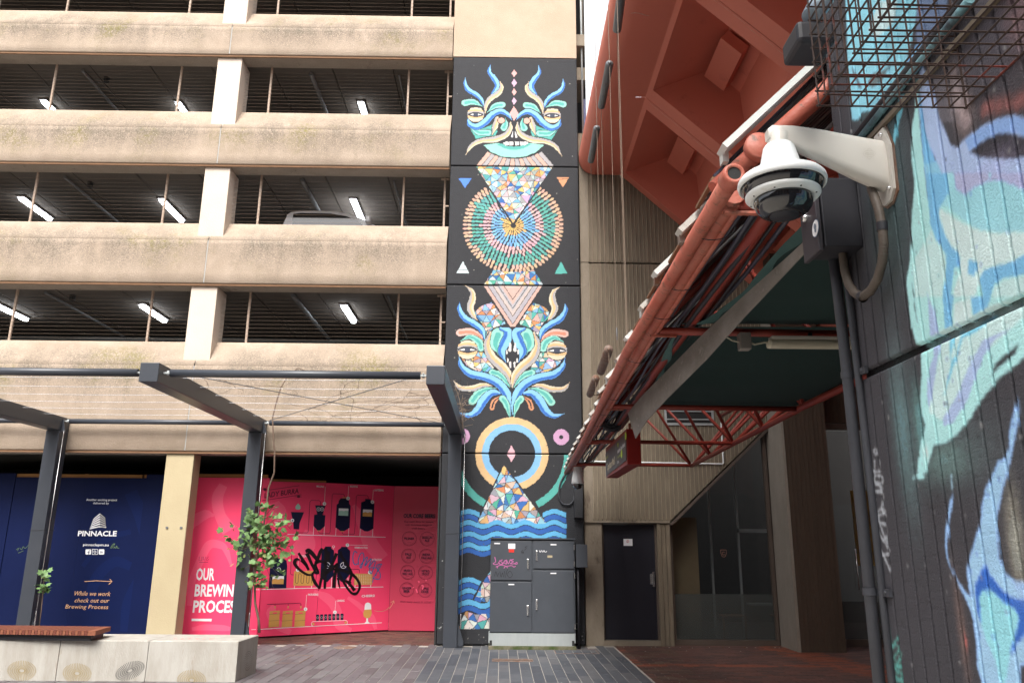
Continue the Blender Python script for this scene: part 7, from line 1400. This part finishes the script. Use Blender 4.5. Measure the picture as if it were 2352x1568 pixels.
for (u0, v0), (u1, v1) in (((600, 1240), (515, 1244)), ((598, 1250), (530, 1272)), ((606, 1210), (655, 1190)), ((600, 1270), (660, 1225)), ((590, 1320), (580, 1350)), ((612, 1180), (640, 1165)), ((600, 1290), (640, 1320)), ((604, 1230), (560, 1215)), ((600, 1260), (555, 1262)), ((602, 1235), (650, 1245)), ((598, 1300), (560, 1305)), ((612, 1190), (570, 1180)), ((606, 1215), (585, 1170)), ((600, 1280), (628, 1350)), ((592, 1310), (612, 1355)), ((640, 1200), (668, 1215)), ((528, 1244), (498, 1236))):
    m_ = V_at((u0 + u1) / 2, (v0 + v1) / 2 - 8, -.1); b.tube([V_at(u0, v0), m_, V_at(u1, v1, -.1)], [.005, .004, .002], 5)
b.build('tendril', M['stem'], vn)
v2 = thing('young_vine', 'small leafy shoot on the left pergola post above the timber seat', 'vine', (-7.8, 14.0, 0)); random.seed(5)
b = MB(); b.tube([P(u, v, Y=13.95) for u, v in [(90, 1440), (95, 1400), (98, 1370), (101, 1330), (98, 1305)]], [.008, .007, .006, .005, .003], 6); b.build('stem', M['stem'], v2)
for _ in range(26): add_leaf(v2, P(random.gauss(101, 5), random.uniform(1308, 1362), Y=13.93 + random.uniform(-.1, .1)), .1)
# dry twigs over the wires
tw_ = thing('dry_creeper', 'tangle of bare dry creeper twigs over the wires of the right pergola bay', 'twigs', (-2.6, 12, 3.8)); random.seed(11); b = MB()
def twig(u, v, L, ang, z, r, depth=0):
    p = P(u, v, Z=z); pts = [p]; a = ang
    for k in range(7): a += random.gauss(0, .35); u += L / 7 * math.cos(a); v += L / 7 * math.sin(a) * .45; pts.append(P(u, min(v, 975), Z=z + random.uniform(-.02, .03)))
    b.tube(pts, r, 4, False)
    if depth < 2:
        for _ in range(2): twig(u, v, L * .6, a + random.choice((-1, 1)) * random.uniform(.4, 1.1), z, r * .7, depth + 1)
for u, v, L, a in ((700, 940, 160, 0), (760, 955, 160, .1), (840, 945, 150, -.1), (900, 930, 110, .2), (650, 925, 130, -.2), (820, 965, 140, .1), (880, 955, 110, 0), (730, 930, 130, -.3), (560, 885, 90, .2), (500, 870, 60, .5), (930, 940, 60, 0), (780, 900, 120, .1), (690, 950, 120, .3), (740, 965, 110, 0), (860, 935, 140, .15), (910, 955, 90, -.2), (800, 925, 160, 0), (640, 960, 100, -.4), (470, 872, 40, .8), (940, 900, 50, 1.2)): twig(u, v, L, a, 3.815, .0036)
b.smooth = False; b.build('twigs', M['twig'], tw_)
t2 = thing('bird_nest_twigs', 'straggly bunch of dry twigs caught on the side of the right pergola beam', 'twigs', (-.6, 12.4, 3.6)); b = MB()
for k in range(60):
    u, v = random.gauss(1062, 7), random.gauss(940, 20); a = random.uniform(0, 6.28); L = random.uniform(6, 22); Y_ = 13.5; b.tube([P(u, v, Y=Y_), P(u + L * .5 * math.cos(a) + random.uniform(-2, 2), v + L * .5 * math.sin(a), Y=Y_ + random.uniform(-.1, .1)), P(u + L * math.cos(a), v + L * math.sin(a), Y=Y_)], .0035, 4, False)
b.tube([P(u, v, Y=13.5) for u, v in [(1044, 885), (1050, 900), (1056, 920), (1062, 950), (1064, 985)]], .006, 5, False); b.build('twigs', M['twig'], t2)
print('objects', len(bpy.data.objects), 'tris', sum(len(o.data.polygons) for o in bpy.data.objects if o.type == 'MESH'))
